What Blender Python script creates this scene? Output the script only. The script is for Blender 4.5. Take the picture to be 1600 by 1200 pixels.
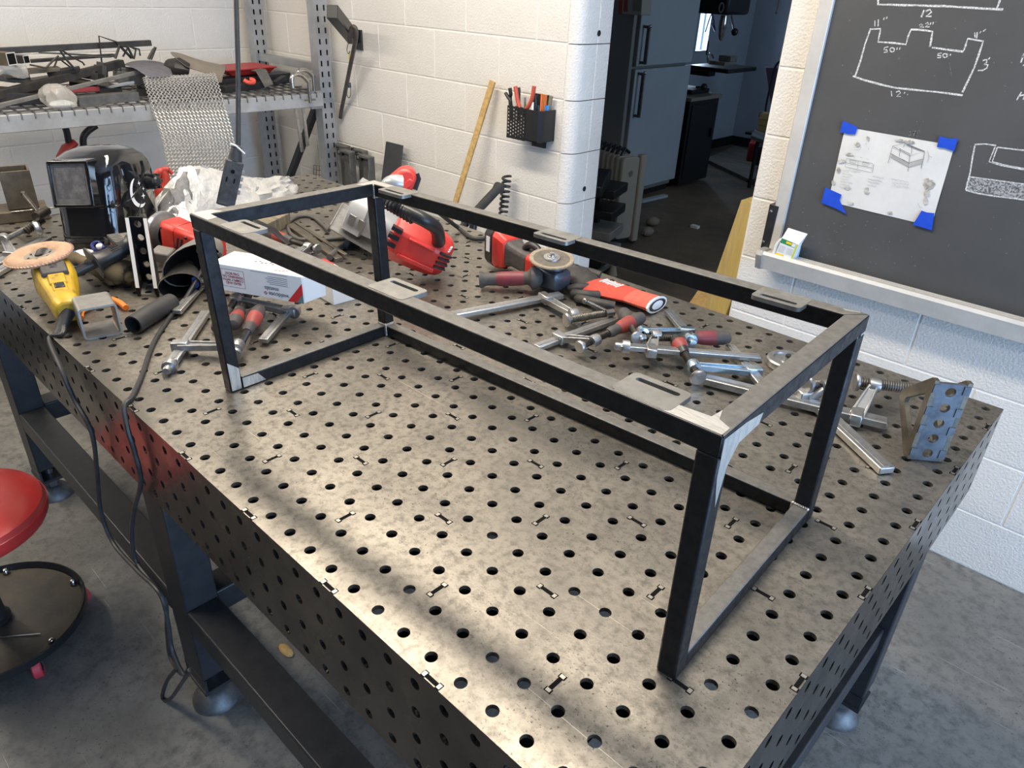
import bpy, bmesh, math, random
from mathutils import Vector, Matrix, Euler

for o in list(bpy.data.objects): bpy.data.objects.remove(o)
SC = bpy.context.scene
COL = SC.collection
PI = math.pi
# Heights below are measured from the welding table's top plate; FLOOR is the shop floor.
FLOOR = -0.92
WALL_Y = 1.985      # face of the block wall behind the table
WALL_X = -4.0       # face of the block wall behind the shelving

# ---------------------------------------------------------------- camera
CAM_R = ((0.723438, 0.689212, 0.040297), (0.359838, -0.326607, -0.873982), (-0.589198, 0.646772, -0.484284))
CAM_C = Vector((0.305527, -0.383908, 0.698720))
CAM_F = 1139.301
cam = bpy.data.cameras.new('camera')
cam.sensor_width = 36.0
cam.lens = CAM_F / 1600.0 * 36.0
cam.clip_start = 0.02
camo = bpy.data.objects.new('camera', cam)
COL.objects.link(camo)
r0, r1, r2 = [Vector(r) for r in CAM_R]
mw = Matrix.Identity(4)
for i in range(3):
    mw[i][0] = r0[i]; mw[i][1] = -r1[i]; mw[i][2] = -r2[i]; mw[i][3] = CAM_C[i]
camo.matrix_world = mw
SC.camera = camo

def ray(u, v):
    return r0 * ((u - 800) / CAM_F) + r1 * ((v - 600) / CAM_F) + r2
def P(u, v, z=0.0):                       # point seen at (u,v) lying at height z
    d = ray(u, v); return CAM_C + d * ((z - CAM_C.z) / d.z)
def PY(u, v, y):                          # point seen at (u,v) on a wall plane y
    d = ray(u, v); return CAM_C + d * ((y - CAM_C.y) / d.y)
def PX(u, v, x):
    d = ray(u, v); return CAM_C + d * ((x - CAM_C.x) / d.x)

# ---------------------------------------------------------------- world and lights
SC.view_settings.view_transform = 'Standard'
SC.view_settings.look = 'None'
SC.view_settings.exposure = 0.0
SC.view_settings.gamma = 1.0
SC.view_settings.use_curve_mapping = False
w = bpy.data.worlds.new('world'); SC.world = w; w.use_nodes = True
bg = w.node_tree.nodes['Background']
bg.inputs[0].default_value = (0.55, 0.72, 1.0, 1)
bg.inputs[1].default_value = 0.3

def area(name, loc, rot, sx, sy, power, color):
    l = bpy.data.lights.new(name, 'AREA'); l.shape = 'RECTANGLE'; l.size = sx; l.size_y = sy
    l.energy = power; l.color = color
    o = bpy.data.objects.new(name, l); COL.objects.link(o); o.location = loc; o.rotation_euler = rot
    return o
# daylight through the open bay door at the near end of the shop
area('bay_door_daylight', (3.15, 0.1, 0.15), (0, math.radians(90), 0), 2.0, 3.2, 195, (0.42, 0.64, 1.0))
# ceiling strip lamps
WARM = (1.0, 0.89, 0.74)
area('ceiling_lamp_light', (-1.35, 0.75, 1.86), (0, 0, 0), 2.4, 0.22, 68, WARM)
area('ceiling_lamp_light', (-2.9, -0.9, 1.86), (0, 0, 0), 2.4, 0.22, 60, WARM)
area('ceiling_lamp_light', (0.9, 0.6, 1.86), (0, 0, 0), 1.6, 0.22, 9, WARM)
# back room: added unseen side light, then the window behind the drill press
area('back_side_fill', (1.3, 5.6, 0.75), (0, math.radians(90), 0), 1.0, 1.6, 34, (0.55, 0.75, 1.0))
area('back_window_daylight', (-4.06, 7.02, 0.37), (0, math.radians(-90), 0), 0.45, 0.2, 6, (0.62, 0.78, 1.0))

# ---------------------------------------------------------------- materials
MATS = {}
def mat(name, c1, c2=None, rough=0.5, metal=0.0, scale=20.0, detail=4.0, bump=0.0, bscale=None, c3=None,
        rough2=None, spec=0.5, contrast=(0.35, 0.65), stretch=None, coat=0.0, alpha=None, trans=0.0, wob=0.0):
    m = bpy.data.materials.new(name); m.use_nodes = True
    nt = m.node_tree; b = nt.nodes['Principled BSDF']
    b.inputs['Base Color'].default_value = (*c1, 1)
    b.inputs['Roughness'].default_value = rough
    b.inputs['Metallic'].default_value = metal
    b.inputs['Specular IOR Level'].default_value = spec
    if coat: b.inputs['Coat Weight'].default_value = coat; b.inputs['Coat Roughness'].default_value = 0.05
    if trans: b.inputs['Transmission Weight'].default_value = trans
    if alpha is not None: b.inputs['Alpha'].default_value = alpha
    tc = nt.nodes.new('ShaderNodeTexCoord'); mp = nt.nodes.new('ShaderNodeMapping')
    nt.links.new(tc.outputs['Object'], mp.inputs['Vector'])
    if stretch: mp.inputs['Scale'].default_value = stretch
    if c2 is not None:
        n = nt.nodes.new('ShaderNodeTexNoise'); n.inputs['Scale'].default_value = scale; n.inputs['Detail'].default_value = detail
        n.inputs['Roughness'].default_value = 0.62
        nt.links.new(mp.outputs[0], n.inputs['Vector'])
        r = nt.nodes.new('ShaderNodeValToRGB'); nt.links.new(n.outputs[0], r.inputs[0])
        r.color_ramp.elements[0].position = contrast[0]; r.color_ramp.elements[0].color = (*c1, 1)
        r.color_ramp.elements[1].position = contrast[1]; r.color_ramp.elements[1].color = (*c2, 1)
        if c3 is not None:
            e = r.color_ramp.elements.new(min(0.98, contrast[1] + 0.12)); e.color = (*c3, 1)
        nt.links.new(r.outputs[0], b.inputs['Base Color'])
        if rough2 is not None:
            mr = nt.nodes.new('ShaderNodeMapRange'); nt.links.new(n.outputs[0], mr.inputs[0])
            mr.inputs[1].default_value = contrast[0]; mr.inputs[2].default_value = contrast[1]
            mr.inputs[3].default_value = rough; mr.inputs[4].default_value = rough2
            nt.links.new(mr.outputs[0], b.inputs['Roughness'])
    if bump:
        n2 = nt.nodes.new('ShaderNodeTexNoise'); n2.inputs['Scale'].default_value = bscale or scale * 3
        n2.inputs['Detail'].default_value = 3.0
        nt.links.new(mp.outputs[0], n2.inputs['Vector'])
        bp = nt.nodes.new('ShaderNodeBump'); bp.inputs['Strength'].default_value = bump; bp.inputs['Distance'].default_value = wob or 0.002
        nt.links.new(n2.outputs[0], bp.inputs['Height']); nt.links.new(bp.outputs[0], b.inputs['Normal'])
    MATS[name] = m
    return m

# ---------------------------------------------------------------- mesh helpers
class MB:
    """Collects shapes; build() links them as ONE mesh object."""
    def __init__(s): s.v = []; s.f = []; s.m = []; s.M = Matrix.Identity(4)
    def add(s, vs, fs, mi=0):
        n = len(s.v); M = s.M
        s.v.extend([M @ Vector(v) for v in vs])
        s.f.extend([tuple(i + n for i in f) for f in fs]); s.m.extend([mi] * len(fs)); return s
    def box(s, c, size, rot=None, mi=0):
        x, y, z = [a / 2 for a in size]; c = Vector(c)
        vs = [Vector((i * x, j * y, k * z)) for i in (-1, 1) for j in (-1, 1) for k in (-1, 1)]
        if rot is not None:
            R = rot if isinstance(rot, Matrix) else Euler(rot).to_matrix(); vs = [R @ v for v in vs]
        return s.add([v + c for v in vs], [(0,1,3,2),(4,6,7,5),(0,4,5,1),(2,3,7,6),(0,2,6,4),(1,5,7,3)], mi)
    def box2(s, a, b, mi=0):
        a = Vector(a); b = Vector(b); return s.box((a + b) / 2, [abs(t) for t in (b - a)], None, mi)
    def hexa(s, p, mi=0):      # 8 corners: bottom 4 round, top 4 round
        return s.add(p, [(3,2,1,0),(4,5,6,7),(0,1,5,4),(1,2,6,5),(2,3,7,6),(3,0,4,7)], mi)
    def bar(s, p, q, w, h, mi=0, up=(0,0,1)):   # rectangular bar from p to q
        p = Vector(p); q = Vector(q); d = (q - p).normalized(); u = Vector(up)
        a = d.cross(u); a = a.normalized() if a.length > 1e-6 else Vector((1,0,0)); u = a.cross(d)
        c = [(-w/2, -h/2), (w/2, -h/2), (w/2, h/2), (-w/2, h/2)]
        return s.hexa([p + a*x + u*y for x, y in c] + [q + a*x + u*y for x, y in c], mi)
    def frame(s, p, q, ref=None):
        d = (Vector(q) - Vector(p)).normalized()
        u = Vector(ref) if ref else (Vector((0,0,1)) if abs(d.z) < 0.9 else Vector((1,0,0)))
        a = d.cross(u).normalized(); b = a.cross(d); return d, a, b
    def cyl(s, p, q, ra, rb=None, n=16, mi=0, cap=True):
        p = Vector(p); q = Vector(q); rb = ra if rb is None else rb
        d, a, b = s.frame(p, q)
        vs = []
        for c, r in ((p, ra), (q, rb)):
            vs += [c + (a*math.cos(2*PI*i/n) + b*math.sin(2*PI*i/n))*r for i in range(n)]
        fs = [(i, i+n, (i+1) % n + n, (i+1) % n) for i in range(n)]
        if cap: fs += [tuple(range(n)), tuple(range(2*n-1, n-1, -1))]
        return s.add(vs, fs, mi)
    def tube(s, pts, r, n=8, mi=0, cap=True):
        pts = [Vector(p) for p in pts]; N = len(pts)
        R = r if isinstance(r, (list, tuple)) else [r] * N
        t = [(pts[min(i+1, N-1)] - pts[max(i-1, 0)]).normalized() for i in range(N)]
        a = t[0].cross(Vector((0,0,1)) if abs(t[0].z) < 0.9 else Vector((1,0,0))).normalized()
        vs = []
        for i in range(N):
            a = (a - t[i]*a.dot(t[i])).normalized(); b = t[i].cross(a)
            vs += [pts[i] + (a*math.cos(2*PI*k/n) + b*math.sin(2*PI*k/n))*R[i] for k in range(n)]
        fs = [(i*n+k, i*n+(k+1) % n, (i+1)*n+(k+1) % n, (i+1)*n+k) for i in range(N-1) for k in range(n)]
        if cap: fs += [tuple(range(n-1, -1, -1)), tuple(range((N-1)*n, N*n))]
        return s.add(vs, fs, mi)
    def lathe(s, prof, p=(0,0,0), d=(0,0,1), n=24, mi=0, mis=None):   # prof: (radius, along d)
        d = Vector(d).normalized(); p = Vector(p)
        u = Vector((0,0,1)) if abs(d.z) < 0.9 else Vector((1,0,0)); a = d.cross(u).normalized(); b = d.cross(a)
        vs = []
        for r, z in prof: vs += [p + d*z + (a*math.cos(2*PI*k/n) + b*math.sin(2*PI*k/n))*r for k in range(n)]
        for i in range(len(prof)-1):
            fs = [(i*n+k, (i+1)*n+k, (i+1)*n+(k+1) % n, i*n+(k+1) % n) for k in range(n)]
            if i == 0: s_n = len(s.v); s.add(vs, [], 0)
            s.f.extend([tuple(j + s_n for j in f) for f in fs]); s.m.extend([mis[i] if mis else mi]*n)
        return s
    def prism(s, poly, h, M=None, mi=0, side=None):   # polygon in local xy, extruded 0..h along local z
        n = len(poly); M = M or Matrix.Identity(4)
        vs = [M @ Vector((x, y, 0)) for x, y in poly] + [M @ Vector((x, y, h)) for x, y in poly]
        s.add(vs, [tuple(range(n-1, -1, -1)), tuple(range(n, 2*n))], mi)
        n0 = len(s.v) - 2*n
        s.f.extend([(n0+i, n0+(i+1) % n, n0+(i+1) % n+n, n0+i+n) for i in range(n)]); s.m.extend([mi if side is None else side]*n)
        return s
    def ball(s, c, r, n=16, m=10, mi=0, M=None):
        c = Vector(c); r = (r, r, r) if not isinstance(r, (tuple, list)) else r
        vs = []; M = M or Matrix.Identity(3)
        for i in range(m+1):
            t = PI*i/m
            vs += [c + M @ Vector((r[0]*math.sin(t)*math.cos(2*PI*k/n), r[1]*math.sin(t)*math.sin(2*PI*k/n), r[2]*math.cos(t))) for k in range(n)]
        return s.add(vs, [(i*n+k, (i+1)*n+k, (i+1)*n+(k+1) % n, i*n+(k+1) % n) for i in range(m) for k in range(n)], mi)
    def grid(s, fn, nu, nv, mi=0, closed=False):
        vs = [fn(i/nu, j/nv) for i in range(nu + (0 if closed else 1)) for j in range(nv+1)]
        W = nv+1; U = nu
        fs = [(i*W+j, ((i+1) % (U if closed else U+1))*W+j, ((i+1) % (U if closed else U+1))*W+j+1, i*W+j+1) for i in range(U) for j in range(nv)]
        return s.add(vs, fs, mi)
    def loft(s, rings, mi=0, cap=True):      # rings: lists of points, same length, closed loops
        n = len(rings[0]); vs = [p for r in rings for p in r]
        fs = [(i*n+k, i*n+(k+1) % n, (i+1)*n+(k+1) % n, (i+1)*n+k) for i in range(len(rings)-1) for k in range(n)]
        if cap: fs += [tuple(range(n-1, -1, -1)), tuple(range((len(rings)-1)*n, len(rings)*n))]
        return s.add(vs, fs, mi)
    def mesh(s, name, mats, off=None, smooth=38):
        me = bpy.data.meshes.new(name)
        vs = [v - off for v in s.v] if off is not None else s.v
        me.from_pydata([tuple(v) for v in vs], [], s.f)
        for m in (mats if isinstance(mats, (list, tuple)) else [mats]): me.materials.append(MATS[m] if isinstance(m, str) else m)
        me.polygons.foreach_set('material_index', s.m)
        bm = bmesh.new(); bm.from_mesh(me); bmesh.ops.recalc_face_normals(bm, faces=bm.faces); bm.to_mesh(me); bm.free()
        me.validate(); 
        if smooth:
            me.shade_smooth(); me.set_sharp_from_angle(angle=math.radians(smooth))
        else: me.shade_flat()
        return me
    def build(s, name, mats, parent=None, world=True, smooth=38, bevel=0, solid=0, sub=0):
        """world=True: the shapes were given in world coordinates; they become local to the parent."""
        if world and parent is not None:
            W = Matrix.LocRotScale(parent.location, parent.rotation_euler, None)
            if parent.parent is not None:
                pp = parent.parent; W = Matrix.LocRotScale(pp.location, pp.rotation_euler, None) @ W
            I = W.inverted(); s.v = [I @ v for v in s.v]
        off = None
        if parent is None:
            xs = [v.x for v in s.v]; ys = [v.y for v in s.v]; zs = [v.z for v in s.v]
            off = Vector(((min(xs)+max(xs))/2, (min(ys)+max(ys))/2, min(zs)))
        o = bpy.data.objects.new(name, s.mesh(name, mats, off, smooth)); COL.objects.link(o)
        if off is not None: o.location = off
        if parent is not None: o.parent = parent
        if solid: md = o.modifiers.new('solidify', 'SOLIDIFY'); md.thickness = solid; md.offset = 0
        if sub: md = o.modifiers.new('subdivision', 'SUBSURF'); md.levels = sub; md.render_levels = sub
        if bevel:
            md = o.modifiers.new('bevel', 'BEVEL'); md.width = bevel; md.segments = 2; md.limit_method = 'ANGLE'; md.angle_limit = math.radians(40)
        return o

def tag(o, label, cat, group=None, kind=None):
    o['label'] = label; o['category'] = cat
    if group: o['group'] = group
    if kind: o['kind'] = kind
    return o
def thing(name, label, cat, loc=(0,0,0), rot=0.0, group=None):
    o = bpy.data.objects.new(name, None); COL.objects.link(o); o.location = loc
    o.rotation_euler = rot if isinstance(rot, (tuple, list, Euler)) else (0, 0, rot)
    o.empty_display_size = 0.05
    return tag(o, label, cat, group)
def struct(o, label=None):
    o['kind'] = 'structure'
    if label: o['label'] = label
    return o
def link_copy(o, parent, loc=None, rot=None):
    c = o.copy(); COL.objects.link(c); c.parent = parent
    if loc is not None: c.location = loc
    if rot is not None: c.rotation_euler = rot
    return c
def rmat(x=(1,0,0), y=None, z=None, o=(0,0,0)):     # matrix from axes
    x = Vector(x).normalized()
    if z is None:
        y = Vector(y); z = x.cross(y).normalized(); y = z.cross(x)
    else:
        z = Vector(z); y = z.cross(x).normalized(); z = x.cross(y)
    M = Matrix.Identity(4)
    for i in range(3): M[i][0] = x[i]; M[i][1] = y[i]; M[i][2] = z[i]; M[i][3] = o[i]
    return M
def spline(pts, n=8):        # Catmull-Rom through the points
    pts = [Vector(p) for p in pts]; out = []
    for i in range(len(pts)-1):
        a = pts[max(i-1, 0)]; b = pts[i]; c = pts[i+1]; d = pts[min(i+2, len(pts)-1)]
        for k in range(n):
            t = k/n
            out.append(0.5*((2*b) + (c-a)*t + (2*a-5*b+4*c-d)*t*t + (3*b-a-3*c+d)*t**3))
    return out + [pts[-1]]
def text_obj(name, body, size, M, mt, parent, extrude=0.0002, align='CENTER', bold=0.0):
    cu = bpy.data.curves.new(name, 'FONT'); cu.body = body; cu.size = size; cu.extrude = extrude
    cu.align_x = align; cu.align_y = 'CENTER'; cu.offset = bold; cu.resolution_u = 3; cu.space_line = 0.95
    t = bpy.data.objects.new(name, cu); COL.objects.link(t)
    bpy.context.view_layer.update()
    me = bpy.data.meshes.new_from_object(t.evaluated_get(bpy.context.evaluated_depsgraph_get()))
    bpy.data.objects.remove(t)
    W = Matrix.Identity(4)
    if parent is not None:
        W = Matrix.LocRotScale(parent.location, parent.rotation_euler, None)
        if parent.parent is not None: W = Matrix.LocRotScale(parent.parent.location, parent.parent.rotation_euler, None) @ W
    me.transform(W.inverted() @ M)
    me.materials.clear(); me.materials.append(MATS[mt])
    o = bpy.data.objects.new(name, me); COL.objects.link(o); o.parent = parent
    return o
def rrect(w, h, r, n=4):      # rounded rectangle outline centred on 0
    out = []
    for cx, cy, a0 in ((w/2-r, h/2-r, 0), (-w/2+r, h/2-r, 90), (-w/2+r, -h/2+r, 180), (w/2-r, -h/2+r, 270)):
        out += [(cx + r*math.cos(math.radians(a0+90*i/n)), cy + r*math.sin(math.radians(a0+90*i/n))) for i in range(n+1)]
    return out

# ---------------------------------------------------------------- room
mat('block_paint', (0.78, 0.75, 0.70), (0.70, 0.67, 0.62), rough=0.55, scale=3.0, bump=0.7, bscale=130, contrast=(0.3, 0.75), wob=0.004)
mat('mortar_paint', (0.78, 0.75, 0.70), rough=0.7, bump=0.3, bscale=120)
mat('floor_concrete', (0.33, 0.30, 0.25), (0.20, 0.185, 0.165), rough=0.75, scale=2.6, detail=8, bump=0.7, bscale=110, c3=(0.13, 0.125, 0.12), contrast=(0.38, 0.62))
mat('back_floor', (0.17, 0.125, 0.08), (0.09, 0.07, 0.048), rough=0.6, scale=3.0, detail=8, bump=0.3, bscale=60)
mat('ceiling_paint', (0.74, 0.71, 0.66), rough=0.8)
mat('dark_wall', (0.06, 0.057, 0.055), rough=0.7)
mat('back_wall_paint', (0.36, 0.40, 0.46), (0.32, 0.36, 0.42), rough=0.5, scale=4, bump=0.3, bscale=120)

b = MB(); b.box2((-4.3, -3.2, FLOOR-0.1), (3.3, 2.185, FLOOR)); struct(b.build('floor', 'floor_concrete'))
b = MB(); b.box2((-6.2, 2.185, FLOOR-0.1), (1.6, 9.6, FLOOR)); struct(b.build('floor', 'back_floor'))
b = MB(); b.box2((-4.3, -3.2, 2.0), (3.3, 2.185, 2.1)); struct(b.build('ceiling', 'ceiling_paint'))
b = MB(); b.box2((-6.2, 2.185, 1.75), (1.6, 9.6, 1.85)); struct(b.build('ceiling', 'ceiling_paint'))
b = MB(); b.box2((-4.3, -3.3, FLOOR), (3.3, -3.2, 2.0)); struct(b.build('wall_left', 'dark_wall'))
b = MB()
b.box2((3.2, -3.2, FLOOR), (3.3, -1.6, 2.0)); b.box2((3.2, 1.75, FLOOR), (3.3, 1.985, 2.0)); b.box2((3.2, -1.6, 1.3), (3.3, 1.75, 2.0))
struct(b.build('wall_front', 'dark_wall'))

BL, BH, JT = 0.4064, 0.2032, 0.006
def chamfer_block(name, L, D, H, ch, mt):
    b = MB(); x, z = L/2, H/2
    o = [(-x, -D, -z), (x, -D, -z), (x, -D, z), (-x, -D, z)]
    m = [(-x, -ch, -z), (x, -ch, -z), (x, -ch, z), (-x, -ch, z)]
    f = [(-x+ch, 0, -z+ch), (x-ch, 0, -z+ch), (x-ch, 0, z-ch), (-x+ch, 0, z-ch)]
    b.add(o+m+f, [(0,1,5,4),(1,2,6,5),(2,3,7,6),(3,0,4,7),(4,5,9,8),(5,6,10,9),(6,7,11,10),(7,4,8,11),(8,9,10,11)])
    return b.mesh(name, mt, smooth=0)
BLK = {}
def block_wall(wall, u0, u1, z1, joint, place, half_rows):
    """courses of blocks from the floor up; place(u,z) gives location and rotation"""
    k = 0
    z = -0.1148 - BH*4
    row = -4
    while z < z1:
        zb = max(z, FLOOR); H = z + BH - zb
        j0 = joint + (BL/2 if (row % 2 == 0) == half_rows else 0)
        u = j0 + BL*math.floor((u0 - j0)/BL)
        while u < u1 - 0.02:
            a, c = max(u, u0), min(u+BL, u1)
            if c - a > 0.03:
                key = (round(c-a, 3), round(H, 3))
                if key not in BLK: BLK[key] = chamfer_block('concrete_block', c-a-JT, 0.02, H-JT, 0.0016, 'block_paint')
                o = bpy.data.objects.new('concrete_block', BLK[key]); COL.objects.link(o); o.parent = wall
                loc, rot = place((a+c)/2, zb + H/2)
                o.location = Vector(loc) - wall.location; o.rotation_euler = rot
            u += BL
        z += BH; row += 1
OPEN_L, OPEN_R, BULL = -1.645, -0.79, 0.12
# wall behind the table, left of the doorway, with its rounded bullnose end; then right of the doorway; header above
b = MB()
b.box2((-4.0, WALL_Y+0.0025, FLOOR), (OPEN_L, WALL_Y+0.2, 2.0))
b.box2((OPEN_R, WALL_Y+0.0025, FLOOR), (3.3, WALL_Y+0.2, 2.0))
b.box2((OPEN_L, WALL_Y+0.0025, 1.2), (OPEN_R, WALL_Y+0.2, 2.0))
wall_r = struct(b.build('wall_right', 'mortar_paint'))
block_wall(wall_r, -4.0, OPEN_L, 1.2, -2.0084, lambda u, z: ((u, WALL_Y, z), (0, 0, PI)), False)
block_wall(wall_r, OPEN_R, 1.5, 1.2, -0.177, lambda u, z: ((u, WALL_Y, z), (0, 0, PI)), True)
# bullnose blocks of the left jamb: quarter round corner then flat end
def bull_block(z0, z1):
    b = MB(); r = 0.05; X1 = OPEN_L + 0.05
    prof = [(OPEN_L-0.001, WALL_Y)] + [(X1-r + r*math.sin(a), WALL_Y + r - r*math.cos(a)) for a in [PI/2*i/6 for i in range(7)]]
    prof += [(X1, WALL_Y+0.115), (X1-0.004, WALL_Y+0.119), (X1, WALL_Y+0.123), (X1, WALL_Y+0.2), (OPEN_L-0.001, WALL_Y+0.2)]
    b.prism(prof, z1-z0-JT*0.6, Matrix.Translation((0, 0, z0+JT*0.3)))
    return b.build('bullnose_block', 'block_paint', wall_r)
z = -0.1148 - BH*4
while z < 1.2:
    bull_block(max(z, FLOOR), z+BH); z += BH
# plug holes drilled in the jamb
mat('hole_dark', (0.01, 0.01, 0.01), rough=0.9)
b = MB()
for u, v in ((936, 52), (913, 295)):
    p = PX(u, v, OPEN_L+0.0505); b.cyl(p, p+Vector((0.0006, 0, 0)), 0.011, n=14)
b.build('drilled_hole', 'hole_dark', wall_r)

b = MB(); b.box2((WALL_X-0.2, -3.2, FLOOR), (WALL_X-0.0025, 2.185, 2.0)); wall_b = struct(b.build('wall_back', 'mortar_paint'))
block_wall(wall_b, -1.2, 1.985, 1.2, 1.017, lambda u, z: ((WALL_X, u, z), (0, 0, -PI/2)), True)

# ceiling strip lamp housings
mat('lamp_white', (0.8, 0.8, 0.8), rough=0.4)
mt = mat('lamp_tube', (1, 1, 1)); mt.node_tree.nodes['Principled BSDF'].inputs['Emission Color'].default_value = (1, 0.9, 0.75, 1); mt.node_tree.nodes['Principled BSDF'].inputs['Emission Strength'].default_value = 4
for (x, y, L, lab) in ((-1.35, 0.75, 2.4, 'white ceiling strip lamp over the welding table'), (-2.9, -0.9, 2.4, 'white ceiling strip lamp by the shelving'), (0.9, 0.6, 1.6, 'short white ceiling strip lamp toward the bay door')):
    t = thing('ceiling_strip_lamp', lab, 'lamp', (x, y, 1.9))
    q = MB(); q.box2((x-L/2, y-0.12, 1.9), (x+L/2, y+0.12, 2.0)); q.build('lamp_housing', 'lamp_white', t)
    q = MB()
    for dy in (-0.07, 0.07): q.cyl((x-L/2+0.02, y+dy, 1.885), (x+L/2-0.02, y+dy, 1.885), 0.013, n=8)
    q.build('lamp_tube', 'lamp_tube', t)

# ---------------------------------------------------------------- welding table
S = 0.0508; HR = 0.0081
def layered(name, base, dark, light, rough, metal, big, specks, scratch, bumpk):
    """worn surface: large blotches, fine dark specks, thin bright scratches"""
    m = bpy.data.materials.new(name); m.use_nodes = True; nt = m.node_tree; N = nt.nodes; K = nt.links
    p = N['Principled BSDF']; p.inputs['Metallic'].default_value = metal; p.inputs['Roughness'].default_value = rough
    tc = N.new('ShaderNodeTexCoord')
    def noise(scale, detail, st=(1, 1, 1), rot=0.0, dist=0.0):
        mp = N.new('ShaderNodeMapping'); mp.inputs['Scale'].default_value = st; mp.inputs['Rotation'].default_value = (0, 0, rot)
        n = N.new('ShaderNodeTexNoise'); n.inputs['Scale'].default_value = scale; n.inputs['Detail'].default_value = detail; n.inputs['Roughness'].default_value = 0.65; n.inputs['Distortion'].default_value = dist
        K.new(tc.outputs['Object'], mp.inputs[0]); K.new(mp.outputs[0], n.inputs['Vector']); return n.outputs[0]
    def ramp(f, a, b, c0=(0, 0, 0), c1=(1, 1, 1)):
        r = N.new('ShaderNodeValToRGB'); r.color_ramp.elements[0].position = a; r.color_ramp.elements[1].position = b
        r.color_ramp.elements[0].color = (*c0, 1); r.color_ramp.elements[1].color = (*c1, 1); K.new(f, r.inputs[0]); return r.outputs[0]
    def mix(f, a, b):
        x = N.new('ShaderNodeMix'); x.data_type = 'RGBA'; K.new(f, x.inputs[0])
        for sck, v in ((x.inputs[6], a), (x.inputs[7], b)):
            if isinstance(v, tuple): sck.default_value = (*v, 1)
            else: K.new(v, sck)
        return x.outputs[2]
    col = mix(ramp(noise(big, 8, dist=0.6), 0.36, 0.66), base, dark)
    col = mix(ramp(noise(big*0.45, 4, dist=1.2), 0.52, 0.72), col, tuple(0.55*x for x in dark))
    mid = noise(specks*0.28, 6); col = mix(ramp(mid, 0.45, 0.68), col, tuple(0.7*x for x in dark))
    sp = noise(specks, 4); msk = noise(big*1.6, 5)
    t_ = N.new('ShaderNodeMath'); t_.operation = 'MULTIPLY'; K.new(ramp(sp, 0.60, 0.66), t_.inputs[0]); K.new(ramp(msk, 0.36, 0.62), t_.inputs[1])
    col = mix(t_.outputs[0], col, tuple(0.28*x for x in dark))
    if scratch:
        for rot, st, th in ((0.5, (2.2, 190, 1), 0.735), (-0.85, (1.6, 210, 1), 0.745), (1.35, (3.0, 160, 1), 0.75)):
            col = mix(ramp(noise(1.0, 2, st, rot), th, th+0.02), col, light)
    K.new(col, p.inputs['Base Color'])
    rr_ = N.new('ShaderNodeMapRange'); K.new(noise(big*1.3, 6), rr_.inputs[0]); rr_.inputs[1].default_value = 0.3; rr_.inputs[2].default_value = 0.7; rr_.inputs[3].default_value = rough-0.07; rr_.inputs[4].default_value = rough+0.12; K.new(rr_.outputs[0], p.inputs['Roughness'])
    if bumpk:
        bp = N.new('ShaderNodeBump'); bp.inputs['Strength'].default_value = bumpk; bp.inputs['Distance'].default_value = 0.001; K.new(noise(specks, 3), bp.inputs['Height']); K.new(bp.outputs[0], p.inputs['Normal'])
    MATS[name] = m; return m
layered('table_steel', (0.34, 0.31, 0.262), (0.225, 0.207, 0.18), (0.50, 0.46, 0.40), 0.40, 0.80, 4.0, 260, True, 0.2)
mat('skirt_steel', (0.105, 0.090, 0.076), (0.055, 0.049, 0.045), rough=0.22, metal=0.85, scale=7, detail=3, bump=0.25, bscale=9, rough2=0.34, wob=0.004)
mat('slot_black', (0.008, 0.008, 0.008), rough=0.9, spec=0.1)
mat('slot_lit', (0.45, 0.42, 0.37), rough=0.35, metal=0.8)
mat('leg_paint', (0.015, 0.017, 0.021), (0.027, 0.027, 0.029), rough=0.42, scale=30, bump=0.08, bscale=200)
mat('foot_steel', (0.16, 0.165, 0.17), (0.09, 0.09, 0.09), rough=0.5, metal=0.6, scale=30)
mat('bolt_zinc', (0.62, 0.64, 0.66), rough=0.25, metal=0.95)

layered('floor_worn', (0.235, 0.225, 0.20), (0.14, 0.137, 0.128), (0.50, 0.48, 0.44), 0.62, 0.0, 1.5, 120, True, 0.9)
for o_ in SC.objects:
    if o_.type == 'MESH' and o_.data.materials and o_.data.materials[0] == MATS['floor_concrete']: o_.data.materials[0] = MATS['floor_worn']
X0, X1, Y0, Y1 = -44.5*S, 3.5*S, -0.5*S, 23.5*S
table = thing('welding_table', 'large steel welding table with a grid of round holes, tools spread over it', 'table', (-1.0, 0.58, FLOOR))
PT = 0.0065
def hole_plate(b, nu, nv, fn, cu=S, cv=S, last=None):
    """plate of square cells each pierced by a round hole; fn(u,v,w) maps to space, w=0 face, w=1 back"""
    K = 16
    sq = []
    for k in range(K):
        a = 2*PI*(k+0.5)/K; c, s = math.cos(a), math.sin(a); m = max(abs(c), abs(s)); sq.append((c/m, s/m))
    for i in range(nu):
        for j in range(nv):
            cx, cy = (i+0.5)*cu, (j+0.5)*cv
            vs = [fn(cx + HR*math.cos(2*PI*(k+0.5)/K), cy + HR*math.sin(2*PI*(k+0.5)/K), 0) for k in range(K)]
            vs += [fn(cx + HR*math.cos(2*PI*(k+0.5)/K), cy + HR*math.sin(2*PI*(k+0.5)/K), 1) for k in range(K)]
            vs += [fn(cx + x*cu/2, cy + y*cv/2, 0) for x, y in sq]
            fs = []
            for k in range(K):
                k2 = (k+1) % K
                fs += [(k, k2, 2*K+k2, 2*K+k), (k, k+K, k2+K, k2)]
            # corner fillers of the square
            b.add(vs, fs)
            n0 = len(b.v)
            for (x, y) in ((1, 1), (-1, 1), (-1, -1), (1, -1)):
                ks = [k for k in range(K) if (abs(abs(sq[k][0])-1) < 1e-6 and False)]
    return b
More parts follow.
